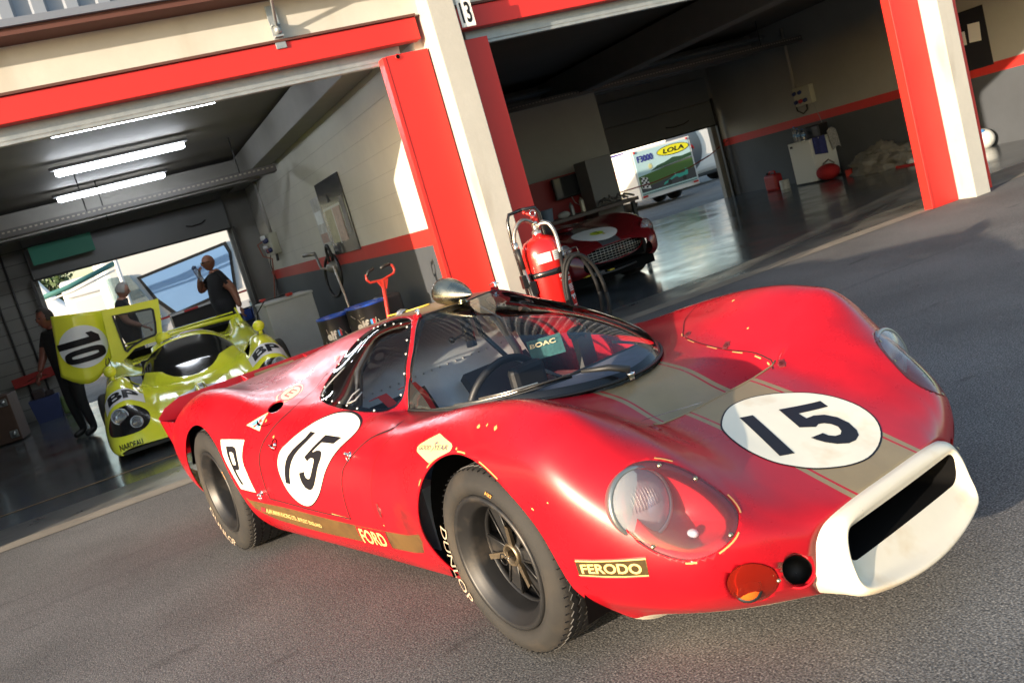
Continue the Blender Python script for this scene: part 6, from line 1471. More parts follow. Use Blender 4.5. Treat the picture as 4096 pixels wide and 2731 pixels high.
g=MB(); g.tube([(-.215,-.05,.95),(-.215,-.05,.91),(-.215,-.05,.90)],[.018,.022,.020],10); g.build('coupling',M('nickel',(.55,.53,.48),.25,.9),ex)
g=MB(); g.tube([(-.213,-.05,.90),(-.20,-.05,.75)],[.022,.017],10); g.tube([(-.19,-.05,.62),(-.175,-.05,.53),(-.17,-.05,.50)],[.020,.024,.028],10); g.build('lance',BLK,ex)
g=MB(); g.tube([(-.20,-.05,.76),(-.165,-.05,.42),(-.15,-.05,.20)],.013,10); g.build('tube',M('tube_steel',(.42,.40,.36),.3,.9),ex)
HB=M('hose_black',(.010,.010,.010),.6,spec=.3)
def loopc(cx,cz,rx,rz,yo,tilt=0,a0=0,a1=2*pi,n=30):
    out=[]
    for a in np.linspace(a0,a1,n): 
        x=rx*cos(a); z=rz*sin(a); out.append((cx+x+z*tilt,yo-.02*sin(a),cz+z))
    return out
g=MB(); g.tube(loopc(.135,.44,.135,.32,-.185,-.05),.0145,8); g.tube(loopc(.155,.42,.155,.33,-.215,-.06),.0145,8); g.tube([(.06,-.165,.80),(.035,-.175,.65),(.03,-.18,.45),(.045,-.18,.25),(.1,-.18,.13)],.0145,8); g.build('hose',HB,ex)
g=MB(); g.lathe([(R_+.003,.655),(R_+.006,.657),(R_+.006,.698),(R_+.003,.70)],48); g.box((-.20,-.03,.66),(.07,.06,.10),bev=.008); g.box((-.17,-.05,.60),(.05,.05,.10),bev=.006); g.build('clamp_band',BLKG,ex)
g=MB(); g.box((.13,-.17,.755),(.11,.09,.02)); g.tube([(.08,-.14,.80),(.08,-.19,.80),(.185,-.19,.80),(.185,-.12,.80)],.004,6); g.tube([(.08,-.19,.80),(.08,-.20,.76)],.004,6); g.tube([(.185,-.19,.80),(.185,-.20,.76)],.004,6); g.build('hose_hook',BLK,ex)
g=MB(); 
for s in (-1,1): g.tube([(s*.12,.17,.10),(s*.125,.17,.55),(s*.14,.16,.95),(s*.135,.15,1.10),(s*.11,.15,1.15),(0,.15,1.16)],.013,8)
g.tube([(-.13,.17,.35),(.13,.17,.35)],.012,8); g.tube([(-.13,.17,.12),(.13,.17,.12)],.012,8)
g.build('trolley_frame',BLKG,ex)
for s in (-1,1):
    g=MB(); g.lathe([(.05,-.025),(.10,-.022),(.11,0),(.10,.022),(.05,.025)],24,(s*.19,.16,.11),(1,0,0),capped=True); g.build('wheel',BLK,ex)
def cylwrap(bm,name,a0,a1,z0,z1,mat,r=R_+.002,par=ex):
    for v in bm.verts: a=a0+(a1-a0)*v.co.x; v.co=Vector((cos(a)*r,sin(a)*r,z0+(z1-z0)*v.co.y))
    bmesh.ops.recalc_face_normals(bm,faces=bm.faces); me=bpy.data.meshes.new(name); bm.to_mesh(me); bm.free(); me.materials.append(mat); ob=bpy.data.objects.new(name,me); COL.objects.link(ob); ob.parent=par; return ob
def patch(): 
    bm=bmesh.new(); vs=[bm.verts.new((i/10,j,0)) for i in range(11) for j in (0,1)]
    for i in range(10): bm.faces.new((vs[2*i],vs[2*i+2],vs[2*i+3],vs[2*i+1]))
    return bm
LW=M('label_white',(.72,.72,.70),.4); 
for (a0,a1) in ((-2.35,-1.65),(-1.55,-1.0),(-.95,-.6)): 
    l_=cylwrap(patch(),'label',a0,a1,.755,.825,LW)
    for k in range(4): 
        c_=cylwrap(patch(),'print_line',a0+.06,a1-.06-.1*(k%2),.765+.014*k,.769+.014*k,M('print_grey',(.25,.25,.3),.5),R_+.003,l_)
def ctext(t,a0,a1,z0,z1,b=.03): 
    bm=text2d(t,b); gridcut(bm,.1); cylwrap(bm,'lettering',a0,a1,z0,z1,LW,R_+.0025)
ctext('EXTINCTEUR',-1.52,-.70,.625,.648,.04)
rows=[(.600,.606),(.585,.594),(.548,.553),(.538,.543),(.528,.533),(.518,.523),(.505,.510),(.47,.475),(.462,.467),(.395,.400),(.375,.379),(.366,.370),(.357,.361),(.345,.349),(.330,.334),(.32,.324)]
for i,(z0,z1) in enumerate(rows): cylwrap(patch(),'print_line',(-1.50 if i<2 else -1.32)+.02*(i%3),-.72-.05*(i%2),z0,z1,LW,R_+.0025)
for i,(a,z) in enumerate(((-1.46,.53),(-1.46,.49),(-1.3,.415),(-1.0,.44),(-.8,.45))): 
    cylwrap(patch(),'pictogram',a,a+.10,z,z+.026,LW,R_+.0025)
ctext('ATTENTION',-1.25,-.85,.383,.391); ctext('DESAUTEL',-1.35,-.75,.27,.29)
# ================================================================ generic car shell
def loft(rows,nu,nv,capf=None,ts=None):
    Rr=np.array(rows,float); n,m,_=Rr.shape; tq=np.linspace(0,n-1,nu); C=np.stack([catmull(Rr[:,j],tq) for j in range(m)],1); jq=np.linspace(0,m-1,nv)
    out=np.array([catmull(C[i],jq) for i in range(nu)]); out[:,0,1]=0
    if capf is not None:
        X,Y=out[...,0].ravel(),out[...,1].ravel(); c=capf(X,np.abs(Y)); Z=out[...,2].ravel(); t_=(np.tile(jq,(nu,1)).ravel()<ts); out[...,2]=np.where(t_,smax(c,Z,.02),Z).reshape(out.shape[:2])
    Rt=out.copy(); Rt[...,1]*=-1; Vv=np.concatenate([Rt[:,::-1][:,:-1],out],1); w_=Vv.shape[1]; Vv=Vv.reshape(-1,3)
    i=np.arange(nu-1)[:,None]*w_+np.arange(w_-1)[None]; q=np.stack([i,i+1,i+w_+1,i+w_],-1).reshape(-1,4)
    return Vv,np.concatenate([q[:,[0,1,2]],q[:,[0,2,3]]])
def wheel_simple(par,c,R,w_,rim,side,rimmat):
    wh=empty('wheel',c); wh.parent=par; ax=(0,side,0)
    g=MB(); g.lathe(tyre_prof(R,w_,rim),48,(0,0,0),ax); g.build('tyre',RUB,wh)
    g=MB(); h=w_/2; g.lathe([(rim,h-.01),(rim-.015,h-.01),(rim-.03,h-.06),(.05,h-.07),(.0005,h-.05)],32,(0,0,0),ax); g.build('rim',rimmat,wh)
# ---------------------------------------------------------------- yellow car
YEL_P=M('race_yellow',(.80,.82,.05),.18,0,.6,var=.03,coatr=.05)
yc_=empty('race_car',(.52,8.65,0),math.radians(-92),'yellow racing prototype number 10 with one door raised in the garage','race car')
YR=[]
def YX(x,c): YR.append([(x,y,z) for y,z in c])
YX(.26,[(0,.12),(.2,.12),(.40,.12),(.52,.125),(.62,.13),(.70,.13),(.76,.12),(.79,.11),(.80,.10),(.78,.085)])
YX(.17,[(0,.215),(.2,.215),(.40,.22),(.52,.255),(.62,.285),(.71,.27),(.79,.22),(.835,.16),(.845,.12),(.82,.08)])
YX(.05,[(0,.29),(.2,.29),(.40,.30),(.52,.375),(.63,.435),(.73,.41),(.815,.31),(.865,.19),(.87,.13),(.84,.08)])
YX(-.12,[(0,.35),(.2,.35),(.40,.36),(.52,.47),(.63,.555),(.74,.53),(.83,.40),(.885,.22),(.885,.14),(.86,.08)])
YX(-.35,[(0,.40),(.2,.40),(.40,.415),(.52,.54),(.63,.645),(.75,.62),(.84,.47),(.895,.25),(.895,.15),(.87,.08)])
YX(-.62,[(0,.45),(.2,.45),(.40,.465),(.52,.575),(.63,.68),(.75,.655),(.845,.50),(.90,.28),(.90,.16),(.87,.08)])
YX(-.95,[(0,.50),(.2,.50),(.42,.51),(.54,.55),(.65,.62),(.76,.60),(.85,.48),(.895,.28),(.895,.16),(.87,.08)])
YX(-1.35,[(0,.52),(.2,.52),(.44,.53),(.56,.55),(.66,.57),(.77,.555),(.86,.46),(.90,.28),(.90,.16),(.87,.08)])
YX(-1.8,[(0,.54),(.2,.54),(.44,.55),(.56,.57),(.66,.60),(.78,.58),(.87,.48),(.91,.30),(.91,.18),(.88,.08)])
YX(-2.4,[(0,.58),(.2,.58),(.44,.59),(.56,.63),(.67,.69),(.79,.67),(.88,.54),(.92,.34),(.92,.20),(.88,.09)])
YX(-3.0,[(0,.60),(.2,.60),(.44,.61),(.58,.66),(.69,.74),(.80,.72),(.88,.60),(.92,.38),(.92,.24),(.88,.15)])
YX(-3.5,[(0,.60),(.2,.60),(.44,.61),(.60,.68),(.72,.80),(.80,.80),(.87,.66),(.90,.44),(.90,.30),(.86,.25)])
def ycap(x,y):
    zc=np.interp(x,[-3.2,-2.6,-2.0,-1.6,-1.35,-1.15,-.97,-.80,-.60],[.3,.62,.78,.865,.882,.85,.755,.645,.42]); w_=np.interp(x,[-3,-2.0,-1.5,-1.05,-.8,-.60],[.35,.48,.53,.51,.40,.05])
    r=np.clip(y/np.maximum(w_,.01),0,1); return np.where(y>=w_,-1,.46+(zc-.46)*(1-r**2.6)**.60)
YV,YT=loft(YR,150,61,ycap,5.0)
def yws(v):   # dark screen: front of canopy
    y=np.abs(v[:,1]); return np.where(v[:,2]>.40,np.minimum(np.minimum(v[:,0]+1.13, -.66-v[:,0]-.42*(y/.46)**2.2),(.46-y)),-.5)
YV,_,P_,N_=split(YV,YT,yws(YV)); a_v,a_t=compact(YV,P_); 
WSD=M('screen_dark',(.012,.013,.015),.06,0,.6)
_ws=mesh_obj('windscreen',a_v,a_t,WSD,yc_); YT=N_
def ya(cx,r): 
    return lambda v: np.minimum(np.where(v[:,2]>.29,r-np.hypot(v[:,0]-cx,v[:,2]-.29),r-np.abs(v[:,0]-cx)),np.abs(v[:,1])-.5)
for cx in (-.60,-2.75):
    YV,_,P_,N_=split(YV,YT,ya(cx,.345)(YV)); YT=N_
# open doorway on the side whose door is raised (right side of the car, negative y)
YV,_,P_,N_=split(YV,YT,np.where((YV[:,1]<-.30),np.minimum(np.minimum(-1.02-YV[:,0],YV[:,0]+1.85),YV[:,2]-.50),-.5)); YT=N_
a_v,a_t=compact(YV,YT); yb=mesh_obj('body',a_v,a_t,YEL_P,yc_); _m=yb.modifiers.new('t','SOLIDIFY'); _m.thickness=.01
ybv=BVHTree.FromPolygons([tuple(v) for v in a_v],[tuple(map(int,t)) for t in a_t])
wbv=BVHTree.FromPolygons([tuple(v) for v in _ws.data.vertices.items() and [w_.co[:] for w_ in _ws.data.vertices]],[tuple(p_.vertices) for p_ in _ws.data.polygons])
def fr_nose(s): 
    n=Vector((.72,s*.10,.69)).normalized(); u=Vector((0,0,1)).cross(n).normalized(); return (u,n.cross(u),n)
def ell(cx,cy,rx,ry,n=28,p=2): return [(cx+rx*math.copysign(abs(cos(a))**(2/p),cos(a)),cy+ry*math.copysign(abs(sin(a))**(2/p),sin(a))) for a in np.linspace(0,2*pi,n,endpoint=False)]
MIR=M('lamp_mirror',(.62,.64,.64),.12,.9)
for s in (-1,1):
    fr=fr_nose(s); c3=Vector((.09,s*.665,.335)); cu_,cv_=c3.dot(fr[0]),c3.dot(fr[1])
    o=project('headlight_cover',fill2d([ell(cu_,cv_,.180,.150,36,2.3)],.03),'S',BLKG,.004,yc_,ybv,frame=fr)
    for k,(du,dv,r) in enumerate(((-s*.0-.05,.045,.070),(.075 if s<0 else -.075,-.05,.052))):
        uu=cu_+(du if s<0 else -du if k==0 else du); vv=cv_+dv
        h=ybv.ray_cast(fr[0]*uu+fr[1]*vv+fr[2]*2,-fr[2])
        if h[0] is None: continue
        ax=Vector((.9,0,.3)).normalized(); c=h[0]+fr[2]*.004
        lp_=empty('headlight',c); lp_.parent=yc_
        g=MB(); g.lathe([(r,.0),(r*1.06,.012),(r,.018),(r*.93,.016)],28,(0,0,0),ax); g.build('ring',M('ring_grey',(.4,.4,.4),.3,.8),lp_)
        g=MB(); g.lathe([(r*.94,.014),(r*.5,.026),(.0005,.03)],28,(0,0,0),ax); g.build('lens',glass('lamp_glass2',(.85,.88,.9),1.5,haze=.12),lp_)
        g=MB(); g.lathe([(r*.93,.010),(r*.6,-.012),(.0005,-.02)],28,(0,0,0),ax); g.build('reflector',MIR,lp_)
    n=Vector((.50,0,.86)).normalized(); u=Vector((0,1,0)); fr2=(u,n.cross(u)*1.0,n)
    c3=Vector((-.13,s*.655,.55)); cu_,cv_=c3.dot(fr2[0]),c3.dot(fr2[1])
    q=[(cu_-.165,cv_-.10),(cu_+.165,cv_-.10),(cu_+.165,cv_+.10),(cu_-.165,cv_+.10)]
    def bpsign(q,par,tree,fr2):
        sgn=1 if fr2[1].z>0 else -1
        pl=project('sponsor_patch',fill2d([q],.03),'S',M('patch_white',(.72,.74,.76),.4),.0035,par,tree,frame=fr2)
        a,b,c_,d=q
        if sgn<0: a,b,c_,d=d,c_,b,a
        def ins(p,qq,t): return (p[0]+(qq[0]-p[0])*t,p[1]+(qq[1]-p[1])*t)
        bl_=(a[0]+(b[0]-a[0])*.12,a[1]+(d[1]-a[1])*.16); br_=(a[0]+(b[0]-a[0])*.88,a[1]+(d[1]-a[1])*.16); tr_2=(a[0]+(b[0]-a[0])*.88,a[1]+(d[1]-a[1])*.84); tl_2=(a[0]+(b[0]-a[0])*.12,a[1]+(d[1]-a[1])*.84)
        bm=text2d('BP',.035); project('lettering',quadmap(bm,[bl_,br_,tr_2,tl_2]),'S',INK,.006,pl or par,tree,frame=fr2)
    bpsign(q,yc_,ybv,fr2)
    mr=empty('door_mirror',(-.52,s*.70,.675)); mr.parent=yc_
    g=MB(); g.ball((0,0,.085),.058,18,12,(1.15,1,.95)); g.build('shell',YEL_P,mr); g=MB(); g.tube([(0,0,0),(0,0,.05)],[.022,.014],10); g.build('stem',YEL_P,mr)
nY=Vector((.30,0,.95)).normalized(); uY=Vector((0,1,0)); fY=(uY,nY.cross(uY),nY); sg=1 if fY[1].z>0 or fY[1].x<0 else -1
c3=Vector((-.05,0,.33)); cu_,cv_=c3.dot(fY[0]),c3.dot(fY[1])
rr_=project('number_roundel',fill2d([ell(cu_,cv_,.28,.25,40)],.04),'S',M('roundel_pale',(.72,.75,.78),.35),.004,yc_,ybv,frame=fY)
upx=fY[1].x<0   # v axis pointing rearwards reads upright from the front
def digit_quad(x0,x1): 
    b_,t_=(cv_-.15,cv_+.15) if upx else (cv_+.15,cv_-.15)
    return [(cu_+x0,b_),(cu_+x1,b_),(cu_+x1,t_),(cu_+x0,t_)]
def digit1(): 
    bm=bmesh.new(); f=[(0,.72),(.0,.86),(.45,1),(1,1),(1,0),(.42,0),(.42,.78)]; bm.faces.new([bm.verts.new((a,b,0)) for a,b in f]); bmesh.ops.triangulate(bm,faces=bm.faces[:]); gridcut(bm,.15); return bm
def digit0():
    return fill2d([ell(.5,.5,.5,.5,32,3.2),ell(.5,.5,.13,.33,24,3.2)],.15)
project('number',quadmap(digit1(),digit_quad(-.165,-.045)),'S',INK,.007,rr_ or yc_,ybv,frame=fY); project('number',quadmap(digit0(),digit_quad(-.015,.165)),'S',INK,.007,rr_ or yc_,ybv,frame=fY)
# roof blister, race sticker, BP header, side air box, rear deck
g=MB(); g.ball((-1.34,-.16,.875),.085,20,12,(1.1,.95,.85)); g.build('roof_blister',YEL_P,yc_)
nR=Vector((.45,0,.9)).normalized(); fR=(uY,nR.cross(uY),nR)
c3=Vector((-1.23,-.10,.85)); a0_,b0_=c3.dot(fR[0]),c3.dot(fR[1]); q=[(a0_-.10,b0_-.035),(a0_+.10,b0_-.035),(a0_+.10,b0_+.035),(a0_-.10,b0_+.035)]
bpsign(q,yc_,ybv,fR)
c3=Vector((-1.34,.12,.86)); project('event_sticker',fill2d([ell(c3.dot(fR[0]),c3.dot(fR[1]),.12,.05)],.05),'S',M('sticker_pinkish',(.55,.42,.50),.4,var=.2,vscale=30),.004,yc_,ybv,frame=fR)
g=MB(); g.box((-2.9,0,.66),(.9,1.1,.02)); g.build('rear_deck',YEL_P,yc_)
g=MB(); g.tube([(-3.50,-.80,.80),(-3.52,-.4,.815),(-3.52,0,.82),(-3.52,.4,.815),(-3.50,.80,.80)],.028,10); g.build('tail_bar',YEL_P,yc_)
g=MB(); g.box((-3.58,0,.86),(.16,1.50,.018),bev=.006); g.build('tail_wing',YEL_P,yc_)
for s in (-1,1):
    g=MB(); g.prism([(-3.62,.60),(-3.62,.90),(-3.52,.91),(-3.10,.74),(-2.9,.66)],s*.78,s*.80,lambda u,v,w_:Vector((u,w_,v))); g.build('tail_fin',YEL_P,yc_)
g=MB(); g.box((-3.45,0,.70),(.02,1.3,.10)); g.build('tail_slot',DARK,yc_)
g=MB(); g.box((-1.5,0,.20),(2.0,1.5,.18)); g.box((-1.75,0,.45),(.1,.9,.5)); g.build('cockpit',M('cockpit_dark',(.02,.02,.02),.7),yc_)
g=MB(); g.box((-1.6,.0,.09),(3.6,1.55,.03)); g.build('floor_pan',BLK,yc_)
for k,(x,y) in enumerate(((-.60,-.77),(-.60,.77),(-2.75,-.76),(-2.75,.76))): wheel_simple(yc_,(x,y,.29),.29,.22,.19,-1 if y<0 else 1,RIMB)
g=MB(); g.tube([(-.80,-.02,.47),(-.84,.10,.50),(-.95,.25,.56)],.005,5); g.build('wiper',BLK,yc_)
bm=text2d('RODEAU',.02)
for v in bm.verts: v.co=Vector((.245-.05*v.co.x*0,-.74+.19*v.co.x,.125+.055*v.co.y))
bmesh.ops.delete(bm,geom=[],context='VERTS'); 
project_=None
fS=(Vector((0,1,0)),Vector((0,0,1)),Vector((1,0,0)))
def nose_text(t,y0,y1,z0,z1): project('lettering',quadmap(text2d(t,.02),[(y0,z0),(y1,z0),(y1,z1),(y0,z1)]),'S',INK,.005,yc_,ybv,frame=fS)
bm.free(); nose_text('NARDEAU',-.79,-.60,.125,.175)
# raised door (gull wing), its outer skin faces the camera
dr=empty('raised_door',(0,0,0)); dr.parent=yc_
inv=(Matrix.Translation(yc_.location)@Matrix.Rotation(yc_.rotation_euler.z,4,'Z')).inverted()
def dpt(x,z,y=10.25,dy=0): return inv@Vector((x,y+dy,z))
D1=[(-.525,1.405),(-.30,1.375),(-.05,1.325),(-.075,1.10),(-.115,.845),(-.17,.70),(-.26,.645),(-.40,.635),(-.52,.715),(-.625,.80),(-.575,1.10)]
def curve_y(x,z): return .10*math.cos((x+.35)*4.2)*-1+.12*abs(x+.3)
g=MB()
def dskin(a,b):
    # bilinear patch between left and right border curves
    L_=[(-.525,1.405),(-.575,1.10),(-.625,.80)]; R__=[(-.05,1.325),(-.08,1.08),(-.115,.845)]
    z0=lambda P,t: (P[0][0]*(1-t)*(1-2*t)+P[1][0]*4*t*(1-t)+P[2][0]*t*(2*t-1),P[0][1]*(1-t)*(1-2*t)+P[1][1]*4*t*(1-t)+P[2][1]*t*(2*t-1))
    l=z0(L_,b); r=z0(R__,b); x=l[0]+(r[0]-l[0])*a; z=l[1]+(r[1]-l[1])*a
    z-= .165*sin(pi*min(1,max(0,a)))*max(0,(b-.45)/.55)**1.5
    return dpt(x,z,10.25,-.10*sin(pi*a))
g.grid(dskin,20,16); o=g.build('door_skin',YEL_P,dr); _m=o.modifiers.new('t','SOLIDIFY'); _m.thickness=.006; _m.offset=0
dv=[dskin(i/20,j/16) for i in range(21) for j in range(17)]; dtree=BVHTree.FromPolygons(dv,[(i*17+j,(i+1)*17+j,(i+1)*17+j+1,i*17+j+1) for i in range(20) for j in range(16)])
Rz=Matrix.Rotation(yc_.rotation_euler.z,3,'Z').inverted(); fD=(Rz@Vector((1,0,0)),Vector((0,0,1)),Rz@Vector((0,-1,0)))
def dl(x,z): q=dpt(x,z); return (q.dot(fD[0]),q.dot(fD[1]))
def clipd(poly): return [dl(x,z) for x,z in poly]
rpoly=[(-.33+.225*cos(a),1.03+.215*sin(a)) for a in np.linspace(0,2*pi,40,endpoint=False)]
rd_=project('number_roundel',fill2d([clipd(rpoly)],.03),'S',M('roundel_pale',(.72,.75,.78),.35),.008,dr,dtree,frame=fD)
def rotq(x0,x1,z0,z1):   # glyph turned a quarter turn clockwise: its top points to +x
    return [dl(x0,z1),dl(x0,z0),dl(x1,z0),dl(x1,z1)]
project('number',quadmap(digit1(),rotq(-.555,-.165,1.045,1.16)),'S',INK,.013,rd_ or dr,dtree,frame=fD)
project('number',quadmap(digit0(),rotq(-.525,-.15,.875,1.015)),'S',INK,.013,rd_ or dr,dtree,frame=fD)
g=MB()
fo=[(-.06,1.33),(.20,1.30),(.49,1.285),(.47,1.16),(.435,1.0),(.41,.86),(.28,.87),(.12,.86),(.02,.80),(-.05,.76),(-.12,.80)]
fi=[(.02,1.245),(.20,1.225),(.39,1.21),(.41,1.19),(.39,1.05),(.365,.95),(.345,.93),(.22,.92),(.10,.885),(.04,.85),(.025,.87)]
bm=fill2d([fo,fi],.2); vs=list(bm.verts)
for v in vs: v.co=dpt(v.co.x,v.co.y,10.15)
bmesh.ops.recalc_face_normals(bm,faces=bm.faces); me=bpy.data.meshes.new('window_frame'); bm.to_mesh(me); bm.free(); me.materials.append(YEL_P); o=bpy.data.objects.new('window_frame',me); COL.objects.link(o); o.parent=dr; _m=o.modifiers.new('t','SOLIDIFY'); _m.thickness=.03; _m.offset=0
bm=fill2d([grow(fi,.006),grow(fi,-.016)],.3)
for v in bm.verts: v.co=dpt(v.co.x,v.co.y,10.12)
me=bpy.data.meshes.new('window_seal'); bm.to_mesh(me); bm.free(); me.materials.append(BLK); o=bpy.data.objects.new('window_seal',me); COL.objects.link(o); o.parent=dr
bm=fill2d([fi],.3)
for v in bm.verts: v.co=dpt(v.co.x,v.co.y,10.16)
me=bpy.data.meshes.new('window_pane'); bm.to_mesh(me); bm.free(); me.materials.append(glass('door_pane',(.42,.44,.46),1.45)); o=bpy.data.objects.new('window_pane',me); COL.objects.link(o); o.parent=dr
g=MB(); g.tube([dpt(-.17,.85,10.1),dpt(-.19,.80,10.05),dpt(-.16,.72,10.0),dpt(-.14,.75,10.0),dpt(-.15,.85,10.1)],.005,5); g.build('strap',M('strap_dark',(.05,.04,.03),.8),dr)
# ---------------------------------------------------------------- dark red roadster
DRD=M('dark_red',(.13,.006,.008),.22,0,.5,coatr=.06)
rc=empty('race_car',(5.05,8.78,0),math.atan2(-.995,.095),'dark red vintage roadster with white roundel and grille in the right garage','race car')
DR=[]
def DX(x,c): DR.append([(x,y,z) for y,z in c])
DX(.12,[(0,.40),(.15,.40),(.30,.40),(.40,.39),(.46,.38),(.48,.35),(.48,.31),(.46,.28),(.40,.26)])
DX(.06,[(0,.50),(.15,.50),(.32,.495),(.45,.49),(.55,.48),(.60,.44),(.61,.36),(.59,.28),(.52,.23)])
DX(-.06,[(0,.575),(.15,.575),(.33,.575),(.47,.59),(.58,.60),(.66,.555),(.69,.42),(.67,.30),(.60,.22)])
DX(-.25,[(0,.635),(.15,.635),(.33,.64),(.48,.675),(.60,.70),(.70,.65),(.74,.48),(.72,.34),(.66,.22)])
DX(-.55,[(0,.685),(.15,.685),(.33,.69),(.48,.73),(.60,.765),(.71,.71),(.76,.50),(.75,.34),(.70,.20)])
DX(-1.0,[(0,.735),(.15,.735),(.33,.735),(.48,.745),(.60,.755),(.71,.69),(.76,.50),(.76,.34),(.70,.18)])
DX(-1.6,[(0,.77),(.15,.77),(.33,.765),(.48,.75),(.60,.72),(.70,.65),(.75,.50),(.75,.34),(.70,.18)])
DX(-2.6,[(0,.74),(.15,.74),(.33,.74),(.48,.75),(.60,.77),(.71,.71),(.76,.54),(.76,.36),(.70,.2)])
DX(-3.4,[(0,.62),(.15,.62),(.33,.62),(.45,.60),(.55,.56),(.60,.50),(.62,.44),(.60,.36),(.55,.32)])
DV,DT=loft(DR,110,55)
def gr(v): return np.where(v[:,0]>-.2,1-(v[:,1]/.445)**2-((v[:,2]-.405)/.088)**2,-.5)*.05
DV,_,P_,N_=split(DV,DT,gr(DV)); DT=N_; gV=DV.copy(); gP=P_
for cx in (-.62,-2.75): DV,_,P_,N_=split(DV,DT,np.minimum(np.where(DV[:,2]>.30,.34-np.hypot(DV[:,0]-cx,DV[:,2]-.30),.34-np.abs(DV[:,0]-cx)),np.abs(DV[:,1])-.45)); DT=N_
# grey centre stripe as a colour of the shell
st_=lambda v: np.where(v[:,2]>.44,.13-np.abs(v[:,1]),-.5)
DV,_,P_,N_=split(DV,DT,st_(DV)); DT=np.concatenate([P_,N_]); mi=np.r_[np.ones(len(P_),int),np.zeros(len(N_),int)]
a_v,a_t=compact(DV,DT); db=mesh_obj('body',a_v,a_t,[DRD,M('stripe_grey',(.10,.10,.105),.25,.3,.3)],rc,mi=mi)
dbv=BVHTree.FromPolygons([tuple(v) for v in a_v],[tuple(map(int,t)) for t in a_t])
gg=MB()
def gpt(y,z): return Vector((.085-.10*(y/.45)**2,y,z))
for k in range(19):
    y=-.42+k*.0467; hh=.088*math.sqrt(max(0,1-(y/.445)**2)); gg.tube([gpt(y,.405-hh),gpt(y,.405+hh)],.0035,4)
for k in range(6):
    z=.405-.07+k*.028; ww=.445*math.sqrt(max(0,1-((z-.405)/.088)**2)); gg.tube([gpt(-ww+2*ww*i/12,z) for i in range(13)],.004,4)
gg.build('grille',M('grille_alu',(.45,.42,.36),.35,.9),rc)
g=MB(); g.tube([Vector((.098-.10*(cos(a))**2,.45*cos(a),.405+.09*sin(a))) for a in np.linspace(0,2*pi,48,endpoint=False)],.008,6,closed=True); g.build('grille_rim',DRD,rc)
g=MB(); g.box((-.05,0,.40),(.02,.95,.25)); g.box((-1.5,0,.18),(2.9,1.2,.1)); g.build('dark_interior',DARK,rc)
nF2=Vector((.32,0,.95)).normalized(); f2=(Vector((0,1,0)),nF2.cross(Vector((0,1,0))),nF2)
c3=Vector((-.22,0,.64)); cu_,cv_=c3.dot(f2[0]),c3.dot(f2[1])
ro=project('number_roundel',fill2d([ell(cu_,cv_,.27,.24,40)],.04),'S',M('roundel_ivory',(.70,.69,.64),.4),.004,rc,dbv,frame=f2)
project('race_sticker',fill2d([ell(cu_+.02,cv_-.02,.085,.065)],.04),'S',M('sticker_lime',(.50,.60,.02),.4),.006,ro or rc,dbv,frame=f2)
up2=f2[1].x<0; b0,t0=(cv_-.05,cv_+.03) if up2 else (cv_+.05,cv_-.03)
project('number',quadmap(digit1(),[(cu_+.005,b0),(cu_+.04,b0),(cu_+.04,t0),(cu_+.005,t0)]),'S',INK,.008,ro or rc,dbv,frame=f2)
project('badge',fill2d([[(cu_+.04,cv_-.12),(cu_+.075,cv_-.12),(cu_+.075,cv_-.085),(cu_+.04,cv_-.085)]],.04),'S',M('badge_ochre',(.5,.4,.05),.4,var=.5,vscale=90),.006,ro or rc,dbv,frame=f2)
for s in (-1,1):
    hl=empty('headlight',(-.02,s*.575,.545)); hl.parent=rc; ax=Vector((.96,s*.12,.25)).normalized()
    g=MB(); g.lathe([(.080,-.03),(.094,.0),(.092,.012),(.082,.016)],32,(0,0,0),ax); g.build('ring',DRD,hl)
    g=MB(); g.lathe([(.083,.012),(.05,.034),(.0005,.044)],32,(0,0,0),ax); g.build('lens',glass('lamp_glass2',(.85,.88,.9),1.5,haze=.12),hl)
    g=MB(); g.lathe([(.080,.008),(.06,-.02),(.0005,-.035)],32,(0,0,0),ax); g.ball(Vector((0,0,0))+ax*.002,.022,10,7); g.build('reflector',MIR,hl)
for (x,y) in ((-.62,-.66),(-.62,.66),(-2.75,-.66),(-2.75,.66)): wheel_simple(rc,(x,y,.31),.31,.20,.19,-1 if y<0 else 1,M('rim_alu',(.3,.3,.3),.4,.7))
g=MB(); g.ball((-.75,-.05,.735),.10,16,10,(1.8,.9,.4)); g.build('bonnet_scoop',DRD,rc)
g=MB(); g.tube([(-1.25,-.30,.775),(-1.30,-.28,.83),(-1.32,-.20,.82),(-1.30,-.12,.79)],.006,6); g.build('screen_clip',CHR,rc)
g=MB(); g.tube([(.0,-.3,.20),(.02,0,.19),(.0,.3,.20)],.012,6); g.box((-.05,-.22,.21),(.10,.16,.05),bev=.01); g.build('tow_rod',M('part_dark',(.06,.06,.06),.5,.5),rc)
g=MB(); g.box((-.02,-.38,.225),(.05,.09,.012),RZ(.3)); g.box((-.02,-.05,.21),(.05,.07,.012)); g.build('yellow_tags',M('tag_yel',(.5,.36,.02),.5),rc)
